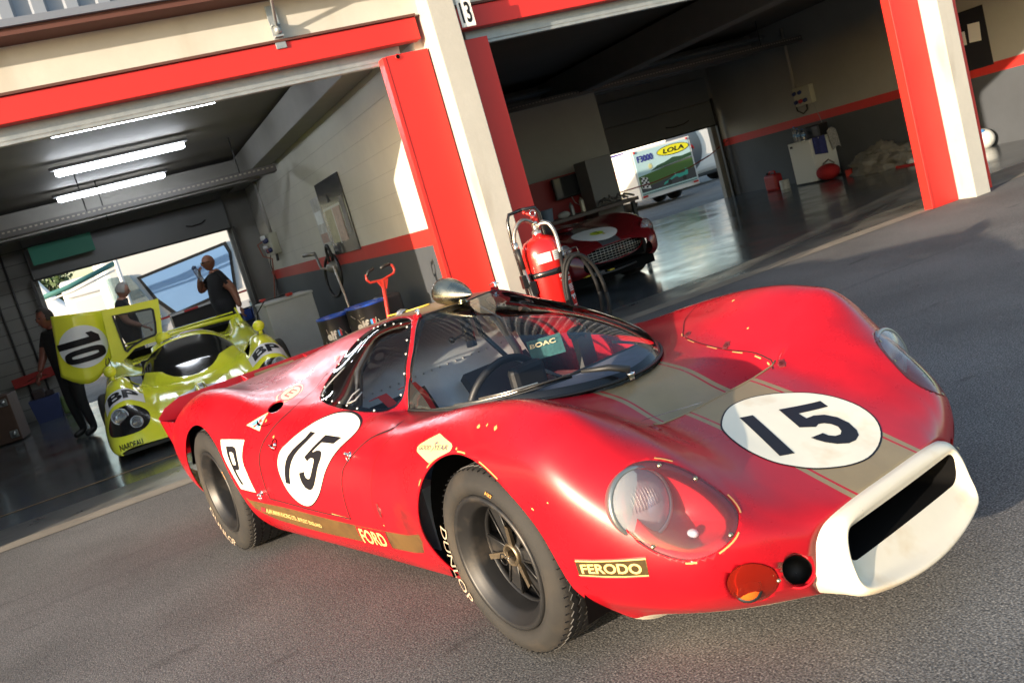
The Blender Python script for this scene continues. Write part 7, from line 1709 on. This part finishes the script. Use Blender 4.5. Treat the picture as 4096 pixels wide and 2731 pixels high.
# ================================================================ PEOPLE
def person(name_lbl,loc,rz,H_,joints,shirt,trouser,skin,hair=None,extra=None,sleeve=.55,belly=1.0,k=1.0):
    """joints: dict of positions in metres relative to feet centre, facing +x"""
    p=empty('person',loc,rz,name_lbl,'person')
    J={k:Vector(v) for k,v in joints.items()}
    order=[('pelvis',None,.135*belly),('waist','pelvis',.13*belly),('chest','waist',.155*belly),('neckb','chest',.075),('neck','neckb',.055),
       ('shR','chest',.075),('elR','shR',.047),('wrR','elR',.030),('shL','chest',.075),('elL','shL',.047),('wrL','elL',.030),
       ('hipR','pelvis',.105),('knR','hipR',.066),('anR','knR',.043),('toeR','anR',.038),('hipL','pelvis',.105),('knL','hipL',.066),('anL','knL',.043),('toeL','anL',.038)]
    idx={}; vs=[]; es=[]; rs=[]
    for n_,par,r in order:
        idx[n_]=len(vs); vs.append(J[n_]); rs.append(r)
        if par: es.append((idx[par],idx[n_]))
    me=bpy.data.meshes.new('body'); me.from_pydata([tuple(v) for v in vs],es,[]); ob=bpy.data.objects.new('body',me); COL.objects.link(ob); ob.parent=p
    sk=ob.modifiers.new('skin','SKIN'); 
    for i,r in enumerate(rs):
        d=me.skin_vertices[0].data[i]; r*=k; d.radius=(r*(1.18 if i in (0,1,2) else 1),r*(.80 if i in (0,1,2) else 1)); d.use_root=(i==0)
    sb=ob.modifiers.new('sub','SUBSURF'); sb.levels=2; sb.render_levels=2
    dg=bpy.context.evaluated_depsgraph_get(); m2=bpy.data.meshes.new_from_object(ob.evaluated_get(dg)); ob.modifiers.clear(); ob.data=m2
    m2.materials.clear()
    for m_ in (shirt,trouser,skin,BLK): m2.materials.append(m_)
    waistz=J['waist'].z-.03
    for f in m2.polygons:
        c=f.center; f.use_smooth=True; mi_=0
        if c.z<J['anR'].z+.02 and c.z<.12: mi_=3
        elif c.z<waistz and min((c-J['pelvis']).length,(c-J['knR']).length,(c-J['knL']).length,(c-J['anR']).length,(c-J['anL']).length)<.6 and not any(((c-J[w]).length<.09) for w in ('wrR','wrL')) : mi_=1
        for S_,E_,W_ in (('shR','elR','wrR'),('shL','elL','wrL')):
            a,b=J[S_],J[E_]; t=(c-a).dot(b-a)/(b-a).length_squared; d1=((a+(b-a)*max(0,min(1,t)))-c).length
            t2=(c-b).dot(J[W_]-b)/(J[W_]-b).length_squared; d2=((b+(J[W_]-b)*max(0,min(1,t2)))-c).length
            if (t>sleeve and d1<.075) or (t2>.0 and d2<.062): mi_=2
        if c.z>J['neckb'].z+.015 and (c-J['neck']).length<.12: mi_=2
        f.material_index=mi_
    # head with face
    hc=J['head']; R0=.0
    hv=MB(); fd=J.get('look',Vector((1,0,0))).normalized(); up_=Vector((0,0,1)); sdv=up_.cross(fd).normalized(); up2_=fd.cross(sdv)
    bmh=bmesh.new(); bmesh.ops.create_icosphere(bmh,subdivisions=4,radius=1)
    for v in bmh.verts:
        q=v.co.copy(); x,y,z=q.x*.098,q.y*.076,q.z*.118
        if z<0: x*=1-.18*(-z/.118) ; y*=1-.28*(-z/.118)
        if x>0:
            x*=.93; n_=math.exp(-((y/.014)**2))*math.exp(-(((z+.012)/.024)**2)); x+=.024*n_
            x-=.010*math.exp(-(((abs(y)-.032)/.016)**2))*math.exp(-(((z-.012)/.014)**2))
            x+=.006*math.exp(-((y/.025)**2))*math.exp(-(((z+.055)/.010)**2)); x+=.010*math.exp(-((y/.03)**2))*math.exp(-(((z+.095)/.02)**2))
        else: x*=1.05
        v.co=hc+fd*x+sdv*y+up2_*z
    for f in bmh.faces: f.smooth=True
    mh=bpy.data.meshes.new('head'); bmh.to_mesh(mh); bmh.free(); mh.materials.append(skin); oh=bpy.data.objects.new('head',mh); COL.objects.link(oh); oh.parent=p
    for s in (-1,1):
        g=MB(); g.ball(hc+sdv*s*.076+fd*-.005+up2_*-.005,.03,10,8,(.45,.3,1)); g.build('ear',skin,p)
        g=MB(); g.ball(hc+sdv*s*.031+fd*.083+up2_*.012,.010,8,6); g.build('eye',BLK,p)
    g=MB(); g.ball(hc+fd*.088+up2_*-.052,.018,10,6,(.3,1,.25),rot=Matrix((fd,sdv,up2_)).transposed()); g.build('mouth',M('lip',(.28,.08,.06),.6),p)
    if hair:
        bmh=bmesh.new(); bmesh.ops.create_icosphere(bmh,subdivisions=4,radius=1)
        dl_=[v for v in bmh.verts if (v.co.x>.42 and v.co.z<.62) or v.co.z<-.35]
        bmesh.ops.delete(bmh,geom=dl_,context='VERTS')
        for v in bmh.verts:
            q=v.co; n_=1+.05*mn.noise(q*6); v.co=hc+fd*(q.x*.107*n_)+sdv*(q.y*.086*n_)+up2_*(q.z*.127*n_+.002)
        for f in bmh.faces: f.smooth=True
        mh=bpy.data.meshes.new('hair'); bmh.to_mesh(mh); bmh.free(); mh.materials.append(hair); oh=bpy.data.objects.new('hair',mh); COL.objects.link(oh); oh.parent=p
    # hands
    for W_,E_,cl in (('wrR','elR','clR'),('wrL','elL','clL')):
        a=J[W_]; d=(a-J[E_]).normalized(); d=J.get(cl,d).normalized() if cl in J else d
        sd2=d.cross(Vector((1,0,0))); sd2=sd2.normalized() if sd2.length>.1 else Vector((0,1,0)); nn_=sd2.cross(d)
        Rm=Matrix((sd2,nn_,d)).transposed(); g=MB(); g.ball(a+d*.045,.045,12,8,(.85,.42,1.15),rot=Rm)
        for k in range(4):
            o_=a+d*.085+sd2*(-.027+.018*k); L2=(.065,.075,.070,.055)[k]; g.tube([o_-d*.02,o_+d*L2*.45+nn_*.004,o_+d*L2*.8-nn_*.012,o_+d*L2-nn_*.03],[.010,.0095,.0085,.006],7)
        g.tube([a+d*.02-sd2*.03,a+d*.05-sd2*.052,a+d*.085-sd2*.055-nn_*.01],[.012,.011,.008],7); g.build('hand',skin,p)
    return p,J,(fd,sdv,up2_)
SK1=M('skin_tan',(.30,.13,.08),.5); SK2=M('skin_pale',(.42,.22,.16),.5); TB=M('tshirt_black',(.012,.012,.014),.85,var=.2,vscale=6); TR=M('trouser_dark',(.015,.016,.02),.85); HG=M('hair_grey',(.33,.32,.30),.8,bump=.4,bscale=90); HD_=M('hair_dark',(.015,.01,.008),.8)
def std(H_=1.75,**kw):
    s=H_/1.75
    J=dict(pelvis=(0,0,.93),waist=(0,0,1.08),chest=(0,0,1.30),neckb=(0,0,1.46),neck=(.01,0,1.53),head=(.025,0,1.635),shR=(0,-.19,1.41),elR=(-.02,-.25,1.13),wrR=(.05,-.27,.88),shL=(0,.19,1.41),elL=(-.02,.25,1.13),wrL=(.05,.27,.88),hipR=(0,-.09,.88),knR=(.03,-.11,.48),anR=(-.01,-.12,.08),toeR=(.15,-.13,.04),hipL=(0,.09,.88),knL=(.03,.11,.48),anL=(-.01,.12,.08),toeL=(.15,.13,.04))
    J.update(kw); return {k:(Vector(v)*s if k not in('look','clR','clL') else Vector(v)) for k,v in J.items()}
# man drinking, turned to picture left
P2,J2,ax2=person('bald person in black T-shirt and sunglasses drinking from a bottle behind the yellow car',(1.56,14.3,0),math.radians(192),1.72,
   std(1.70,elR=(.20,-.33,1.24),wrR=(.19,-.13,1.46),clR=(-.2,.2,.9),elL=(-.10,.30,1.15),wrL=(-.10,.36,.86),head=(.04,0,1.64),look=(1,-.05,.02)),TB,TR,SK1,belly=1.1,k=1.28)
g=MB(); hc=J2['head']; 
for s in (-1,1): g.ball(hc+Vector((.092,s*.033,.014)),.024,12,8,(.35,1,.75))
g.tube([hc+Vector((.09,-.06,.016)),hc+Vector((.0,-.082,.012))],.004,5); g.tube([hc+Vector((.09,.06,.016)),hc+Vector((.0,.082,.012))],.004,5); g.tube([hc+Vector((.095,-.02,.018)),hc+Vector((.095,.02,.018))],.004,5); g.build('sunglasses',BLKG,P2)
bt=empty('drink_bottle',P2.location+Matrix.Rotation(math.radians(192),3,'Z')@(J2['wrR']+Vector((.03,.06,.06))),0,'clear drink bottle in the hand of the bald person','bottle')
g=MB(); g.lathe([(.036,-.12),(.038,.05),(.030,.08),(.030,.09)],16,(0,0,0),(-.25,0,1)); g.build('body',glass('pet2',(.75,.8,.85),1.4,haze=.35,hcol=(.5,.5,.5)),bt); g=MB(); g.lathe([(.036,.085),(.036,.12),(.02,.125),(.0005,.14)],16,(0,0,0),(-.25,0,1)); g.build('cap',M('cap_navy',(.03,.05,.10),.5),bt)
P1,J1,_=person('person with short grey hair and dark polo shirt looking down behind the raised yellow door',(.20,14.9,0),math.radians(-10),1.70,
   std(1.70,head=(.09,0,1.60),neck=(.05,0,1.51),neckb=(.02,0,1.45),look=(1,0,-.30),elR=(.02,-.24,1.14),wrR=(.22,-.22,1.0)),M('polo_dark',(.02,.022,.028),.85),TR,SK2,HG,belly=1.08,k=1.2)
P3,J3,_=person('person in dark clothes with short black hair half hidden by the raised yellow door',(-.62,11.6,0),math.radians(215),1.62,
   std(1.53,head=(.05,0,1.63),elL=(-.0,.24,1.15),wrL=(.10,.30,.92),elR=(.12,-.22,1.15),wrR=(.26,-.18,.98)),TB,TR,M('skin_red',(.20,.07,.05),.5),HD_)
g=MB(); a_=J3['wrL']; g.tube([a_+Vector((.028*cos(t),.028*sin(t),.01)) for t in np.linspace(0,2*pi,14,endpoint=False)],.008,6,closed=True); g.build('wristband',RP,P3)
# ================================================================ OUTSIDE BEHIND THE GARAGES
WV=M('van_white',(.72,.72,.70),.35,0,.2); VB=M('panel_blue',(.20,.36,.62),.4,var=.05,vscale=1)
mh_=empty('motorhome',(2.1,22.4,0),math.radians(4),'white race transporter with large pale blue panel behind the yellow car','transporter')
g=MB(); g.box((.35,1.3,1.75),(4.6,2.4,2.9),bev=.12,seg=3); g.build('body',WV,mh_)
g=MB(); g.prism([(-1.30,1.90),(.85,2.16),(.90,1.9),(.75,1.02),(-.78,.82),(-1.10,1.3)],.085,.06,lambda u,v,w_:Vector((u,w_,v))); g.build('panel_frame',BLK,mh_)
g=MB(); g.prism([(-1.22,1.84),(.77,2.08),(.82,1.88),(.68,1.08),(-.72,.90),(-1.02,1.32)],.058,.05,lambda u,v,w_:Vector((u,w_,v))); g.build('panel',VB,mh_)
g=MB(); g.box((0.3,.085,.45),(4.4,.03,.5)); g.build('skirt',M('skirt_grey',(.45,.47,.50),.5),mh_)
for x_ in (-1.2,1.8): 
    g=MB(); g.lathe([(.05,-.1),(.36,-.1),(.38,0),(.36,.1),(.05,.1)],28,(x_,.25,.38),(0,1,0),capped=True); g.build('wheel',BLK,mh_)
g=MB(); g.prism([(-1.35,.2),(-1.05,.9),(-1.45,2.0),(-1.95,2.05),(-1.95,.2)],.03,.07,lambda u,v,w_:Vector((u,w_,v))); g.build('cab_window',glass('cab_glass',(.6,.72,.75),1.5,haze=.3,hcol=(.5,.6,.62)),mh_)
tk=empty('white_truck',(-.25,26,0),0,'white truck cab with ribbed side parked left of the transporter','truck')
g=MB(); g.box((.1,1.2,1.25),(1.5,2.4,2.3),bev=.1,seg=3); g.build('cab',WV,tk); g=MB(); g.box((.1,-.02,1.55),(1.1,.02,.55),bev=.01); g.build('window',M('win_pale',(.55,.60,.64),.2),tk)
g=MB(); g.box((.1,-.03,1.95),(1.3,.02,.03)); g.box((.1,-.03,1.1),(1.3,.02,.02)); g.build('trim',M('trim_lightgrey',(.4,.42,.45),.5),tk)
for x_ in (-.45,.6):
    g=MB(); g.lathe([(.05,-.1),(.34,-.1),(.36,0),(.34,.1)],24,(x_,.05,.36),(0,1,0),capped=True); g.build('wheel',BLK,tk)
aw=empty('awning_arm',(0,21.6,0),0,'slanting green and white awning arm seen through the rear door','awning')
g=MB(); g.tube([(-1.6,0,1.93),(-.6,0,2.06),(.45,0,2.30)],.055,8); g.build('roll',M('awning_green',(.05,.18,.17),.6),aw); g=MB(); g.tube([(-1.6,-.02,1.84),(-.5,-.02,1.96),(.45,-.02,2.16)],.022,8); g.tube([(.47,-.02,0),(.47,-.02,2.4)],.045,8); g.build('arm',WV,aw)
def tent(loc,w_,h,lbl,mat,peak=True,wall=2.0):
    p=empty('event_tent',loc,0,lbl,'tent','tents in the paddock behind the garages')
    g=MB()
    def f(a,b):
        ang=2*pi*a; r=w_*(1-b)/max(abs(cos(ang)),abs(sin(ang)),.01)*.5; r=min(r,w_*.7); z=wall+(h-wall)*(b**(2.0 if peak else 1)); return Vector((r*cos(ang),r*sin(ang),z))
    g.grid(f,32,12); g.build('canopy',mat,p); g=MB(); g.box((0,-w_/2,wall-.12),(w_,.03,.24)); g.build('valance',mat,p)
    for sx in (-1,1):
        for sy in (-1,1): g=MB(); g.tube([(sx*w_*.47,sy*w_*.47,0),(sx*w_*.47,sy*w_*.47,wall)],.04,6); g.build('leg',M('pole_grey',(.4,.4,.4),.5),p)
    return p
tent((-2.55,44,0),3.4,4.3,'white pointed tent left of the truck',M('tent_white',(.78,.78,.76),.7),wall=1.95); tent((-5.2,52,0),3.6,3.5,'smaller white pointed tent far at the left',M('tent_white',(.78,.78,.76),.7),wall=2.0)
te=tent((-3.3,33,0),3.2,2.05,'dark gazebo with a framed white word on its valance',M('tent_dark',(.03,.035,.05),.7),False,1.55)
flat_text('lettering','LOGEL',(-.2,-1.63,1.36),(1.05,0,0),(0,0,.20),WV,te,bold=.02)
def tree(loc,h,r,lbl,grp='trees behind the paddock'):
    p=empty('broadleaf_tree',loc,0,lbl,'tree',grp); TK=M('bark',(.07,.05,.035),.9)
    g=MB(); g.tube([(0,0,0),(.1,0,h*.35),(0,.1,h*.6)],[.22,.16,.08],8); 
    for k in range(6): a=k*1.05; g.tube([(0,0,h*(.35+.04*k)),(cos(a)*r*.4,sin(a)*r*.4,h*.6),(cos(a)*r*.7,sin(a)*r*.7,h*.75)],[.08,.05,.02],6)
    g.build('trunk',TK,p)
    n_=2600; cl=[(Vector((rng.normal(0,r*.42),rng.normal(0,r*.42),h*.68+rng.normal(0,h*.13))),r*(.22+.2*rng.random())) for _ in range(16)]
    V_=[];F_=[]
    for i in range(n_):
        c,rr=cl[i%16]; d=Vector(rng.normal(0,1,3)).normalized(); q=c+d*rr*(.6+.5*rng.random()); a=Vector(rng.normal(0,1,3)).normalized()*.16; b=a.cross(d).normalized()*.11
        k=len(V_); V_+=[q-a,q+b,q+a,q-b]; F_.append((k,k+1,k+2,k+3))
    mesh_obj('crown',V_,F_,M('leaf',(.05,.09,.025),.7,var=.5,vscale=1.5),p,smooth=False)
tree((9.5,52,0),6.3,2.4,'dark tree rising behind the transporter at its right'); tree((-3.6,64,0),5.2,2.6,'pale green tree between the white tents'); tree((14,75,0),6.0,3.0,'tree farther right behind the flags')
p=empty('banner_flag',(4.05,25.5,0),0,'dark pink feather banner right of the transporter','banner')
g=MB(); g.prism([(-.22,.9),(.18,.9),(.14,2.4),(-.05,2.55),(-.18,2.3)],0,.02,lambda u,v,w_:Vector((u,w_,v))); g.build('cloth',M('banner_pink',(.35,.18,.20),.7),p); g=MB(); g.tube([(-.22,0,0),(-.2,0,2.5)],.02,6); g.build('pole',BLK,p)
bm=text2d('MICHI',.02)
for v in bm.verts: v.co=Vector((-.02-.14*v.co.y+.03,-.01,1.1+.95*v.co.x))
me=bpy.data.meshes.new('lettering'); bm.to_mesh(me); bm.free(); me.materials.append(WV); o=bpy.data.objects.new('lettering',me); COL.objects.link(o); o.parent=p
# tool carts, boxes and barriers beyond the door
def crate(loc,d,col,lbl,nm='tool_box',cat='box',grp=None,lid=True):
    p=empty(nm,loc,0,lbl,cat,grp); m_=M('c_%.2f_%.2f_%.2f'%col,col,.45); g=MB(); g.box((0,0,d[2]/2),d,bev=.015); g.build('body',m_,p)
    if lid: g=MB(); g.box((0,0,d[2]+.012),(d[0]*1.02,d[1]*1.02,.024),bev=.006); g.build('lid',BLK,p)
    return p
crate((1.45,17.6,0),(1.0,.6,.95),(.012,.012,.014),'black tool cart standing in front of the blue panel','tool_cart','tool cart')
crate((1.95,16.9,.0),(.5,.4,.62),(.012,.012,.014),'low black box right behind the bald person')
for k in range(3): crate((2.12+.16*k,16.6,.50),(.14,.20,.20),(.01,.05,.30),('blue canister, %s of the three by the door frame'%('left one','middle one','right one')[k]),'blue_canister','canister','blue canisters by the door frame')
crate((2.28,16.6,0),(.55,.45,.48),(.02,.03,.08),'dark blue crate carrying the canisters')
crate((3.0,18.8,0),(1.0,.6,.55),(.02,.03,.05),'dark stack of cases outside beyond the door frame','case_stack','cases'); crate((2.95,18.8,.58),(.8,.5,.14),(.10,.30,.42),'light blue case on top of the dark case stack','case','case'); crate((2.95,18.8,.75),(.7,.45,.10),(.65,.55,.2),'yellowish tray on the light blue case','tray','tray'); crate((3.02,18.9,.88),(.5,.4,.30),(.35,.03,.03),'red box topmost on the case stack','case','case')
p=empty('barrier_tape',(1.3,17.2,0),0,'red and white barrier tape stretched across the rear door','barrier tape')
for k in range(14):
    g=MB(); x0=-2.0+.25*k; g.box((x0,0,.88+.02*k*.5),(.25,.004,.035),Matrix.Rotation(-.04,3,'Y')); g.build('tape_section',M('tape_%d'%(k%2),((.6,.03,.03),(.8,.8,.8))[k%2],.5),p)
# trailers seen through the right rear door
T0=Vector((14.10,20.6,0)); tr=empty('race_trailer',T0,math.radians(3),'box trailer end painted with a racing car under the word LOLA','trailer')
PW=M('paint_sky',(.42,.62,.66),.4); 
g=MB(); g.box((0,1.9,.90),(1.98,3.8,1.30),bev=.02); g.build('box_body',WV,tr)
g=MB(); g.box((0,-.006,.90),(1.98,.02,1.30)); g.build('rear_frame',WV,tr)
g=MB(); g.box((0,-.022,.93),(1.86,.012,1.14)); mu_=g.build('mural',PW,tr)
def mur(name,poly,mat,y=-.030): 
    g=MB(); g.prism(poly,y,y+.003,lambda u,v,w_:Vector((u,w_,v))); return g.build(name,mat,mu_)
mur('field',[(-.93,.55),(.93,.62),(.93,1.02),(.5,1.0),(-.2,.92),(-.93,.86)],M('m_green',(.07,.16,.03),.5),-.032)
mur('treeline',[(-.5,.93),(.93,1.03),(.93,1.13),(.6,1.10),(.3,1.13),(0,1.06),(-.25,1.03)],M('m_trees',(.02,.06,.03),.5),-.034)
mur('track',[(-.93,.38),(.93,.38),(.93,.72),(.2,.66),(-.4,.60),(-.93,.56)],M('m_track',(.05,.05,.055),.5),-.036)
mur('far_track',[(-.4,.92),(.93,.98),(.93,1.02),(0,.96)],M('m_track2',(.10,.10,.13),.5),-.036)
cm=M('m_teal',(.04,.42,.32),.5)
mur('race_car_picture',[(-.20,.48),(.05,.55),(.22,.60),(.30,.60),(.34,.56),(.66,.58),(.70,.74),(.60,.76),(.58,.66),(.36,.66),(.30,.68),(.22,.66),(.05,.60),(-.16,.54)],cm,-.040)
for x_ in (.02,.52): mur('picture_wheel',ell(x_,.52,.065,.065,16),BLK,-.043)
mur('picture_helmet',ell(.24,.685,.03,.028,12),WV,-.044)
mur('chequered_flag',[(-.90,.55),(-.62,.50),(-.66,.80),(-.86,.85)],WV,-.040)
for i in range(4):
    for j in range(5):
        if (i+j)%2==0: x0=-.885+.062*i; z0=.56+.055*j-.01*i; mur('flag_square',[(x0,z0),(x0+.06,z0),(x0+.06,z0+.052),(x0,z0+.052)],BLK,-.043)
YO=M('m_yellow',(.70,.68,.02),.4); mur('oval_border',ell(.37,1.33,.55,.135,36),INK,-.036); mur('oval',ell(.37,1.33,.53,.118,36),YO,-.040)
flat_text('lettering','LOLA',(.01,-.045,1.27),(.72,0,0),(0,0,.12),INK,mu_,bold=.03,shear=.2)
flat_text('lettering','F3000',(-.85,-.040,1.22),(.52,0,0),(0,0,.17),M('m_navy',(.03,.03,.25),.5),mu_,bold=.03)
star=[(.09*cos(a)*(1 if k%2==0 else .5)-.48,1.06+.09*sin(a)*(1 if k%2==0 else .5)) for k,a in enumerate(np.linspace(0,2*pi,16,endpoint=False))]; mur('stars',star,M('m_starr',(.55,.55,.25),.5),-.034)
mur('white_stripe',[(-.93,.40),(.93,.40),(.93,.44),(-.93,.44)],M('m_stripe',(.4,.6,.58),.5),-.040)
for x_ in (-.93,.93):
    g=MB(); g.box((x_*.93,-.04,.33),(.16,.02,.05),bev=.005); g.build('tail_light',M('lamp_red',(.45,.01,.01),.3),tr); g=MB(); g.lathe([(.03,0),(.03,.02),(.0005,.02)],12,(x_*.95,-.03,1.50),(0,-1,0)); g.build('marker_light',M('lamp_red',(.45,.01,.01),.3),tr)
for y_ in (.9,1.6):
    for s in (-1,1): g=MB(); g.lathe([(.06,-.09),(.27,-.09),(.28,0),(.27,.09)],24,(s*.78,y_,.28),(1,0,0),capped=True); g.build('wheel',BLK,tr)
p=empty('painted_trailer',(13.05,21.5,0),math.radians(3),'purple trailer side with yellow rays left of the painted box trailer','trailer')
PU=M('purple_paint',(.09,.05,.30),.4)
g=MB(); g.box((-.05,1.5,.95),(1.10,3.0,1.30),bev=.02); g.build('box_body',PU,p)
for k in range(6):
    a=-1.25+.42*k; x1=.0+math.tan(-a*.38)*1.0; g=MB(); g.prism([(-.02,1.58),(.02,1.58),(max(-.58,min(.48,x1+.06)),.38),(max(-.58,min(.48,x1-.05)),.38)],-.012,-.008,lambda u,v,w_:Vector((u,w_,v))); g.build('ray',YO,p)
g=MB(); g.box((.36,-.02,.30),(.26,.02,.10)); g.build('number_panel',M('plate_orange',(.45,.20,.02),.5),p)
flat_text('lettering','PAG 7267',(.25,-.032,.265),(.22,0,0),(0,0,.07),INK,p,bold=.01)
for s in (-1,1): g=MB(); g.lathe([(.06,-.09),(.27,-.09),(.28,0),(.27,.09)],24,(s*.4,1.2,.28),(1,0,0),capped=True); g.build('wheel',BLK,p)
vn=empty('white_van',(18.1,24.5,0),math.radians(8),'large white van with dark curved rear behind the painted trailer','van')
g=MB(); g.box((0,2.0,1.30),(2.2,4.4,2.0),bev=.25,seg=4); g.build('body',WV,vn); g=MB(); g.box((0,2.0,.42),(2.1,4.2,.35),bev=.05); g.build('chassis',M('chassis_dark',(.04,.045,.05),.6),vn)
for s in (-1,1):
    g=MB(); g.lathe([(.08,-.12),(.36,-.12),(.38,0),(.36,.12)],28,(s*.98,.4,.38),(1,0,0),capped=True); g.build('wheel',BLK,vn)
g=MB(); g.lathe([(.0005,-.02),(.75,-.02),(.78,0),(.75,.02)],36,(-.75,-.23,1.25),(0,1,0)); g.build('rear_panel',M('van_dark',(.10,.11,.13),.4),vn)
g=MB(); g.tube([(-.62,-.27,1.22),(-.55,-.27,1.30),(-.50,-.27,1.2),(-.42,-.27,1.3),(-.36,-.27,1.18)],.02,6); g.build('script_mark',M('lamp_red',(.45,.01,.01),.3),vn)
p=empty('barrier_tape',(11.9,15.9,0),0,'dark red tape sagging in front of the painted trailer','barrier tape'); g=MB()
P_=[(.75,0,1.18),(.35,.3,.95),(0,.6,.82),(-.6,1.2,.72),(-1.4,2,.70)]
for a_,b_ in zip(P_[:-1],P_[1:]): slab(g,[Vector(a_),Vector(b_),Vector(b_)+Vector((0,0,.025)),Vector(a_)+Vector((0,0,.03))],.003)
g.build('tape',M('tape_darkred',(.12,.01,.01),.6),p)
# far background so that the rear doors look onto something
p=empty('paddock_building',(20,70,0),0,'low pale building far behind the paddock','building'); g=MB(); g.box((0,0,1.6),(60,6,3.2)); g.build('wall',M('far_wall',(.5,.5,.48),.8),p)
g=MB(); g.box((0,0,3.3),(61,7,.25)); g.build('roof',M('far_roof',(.2,.2,.2),.8),p)
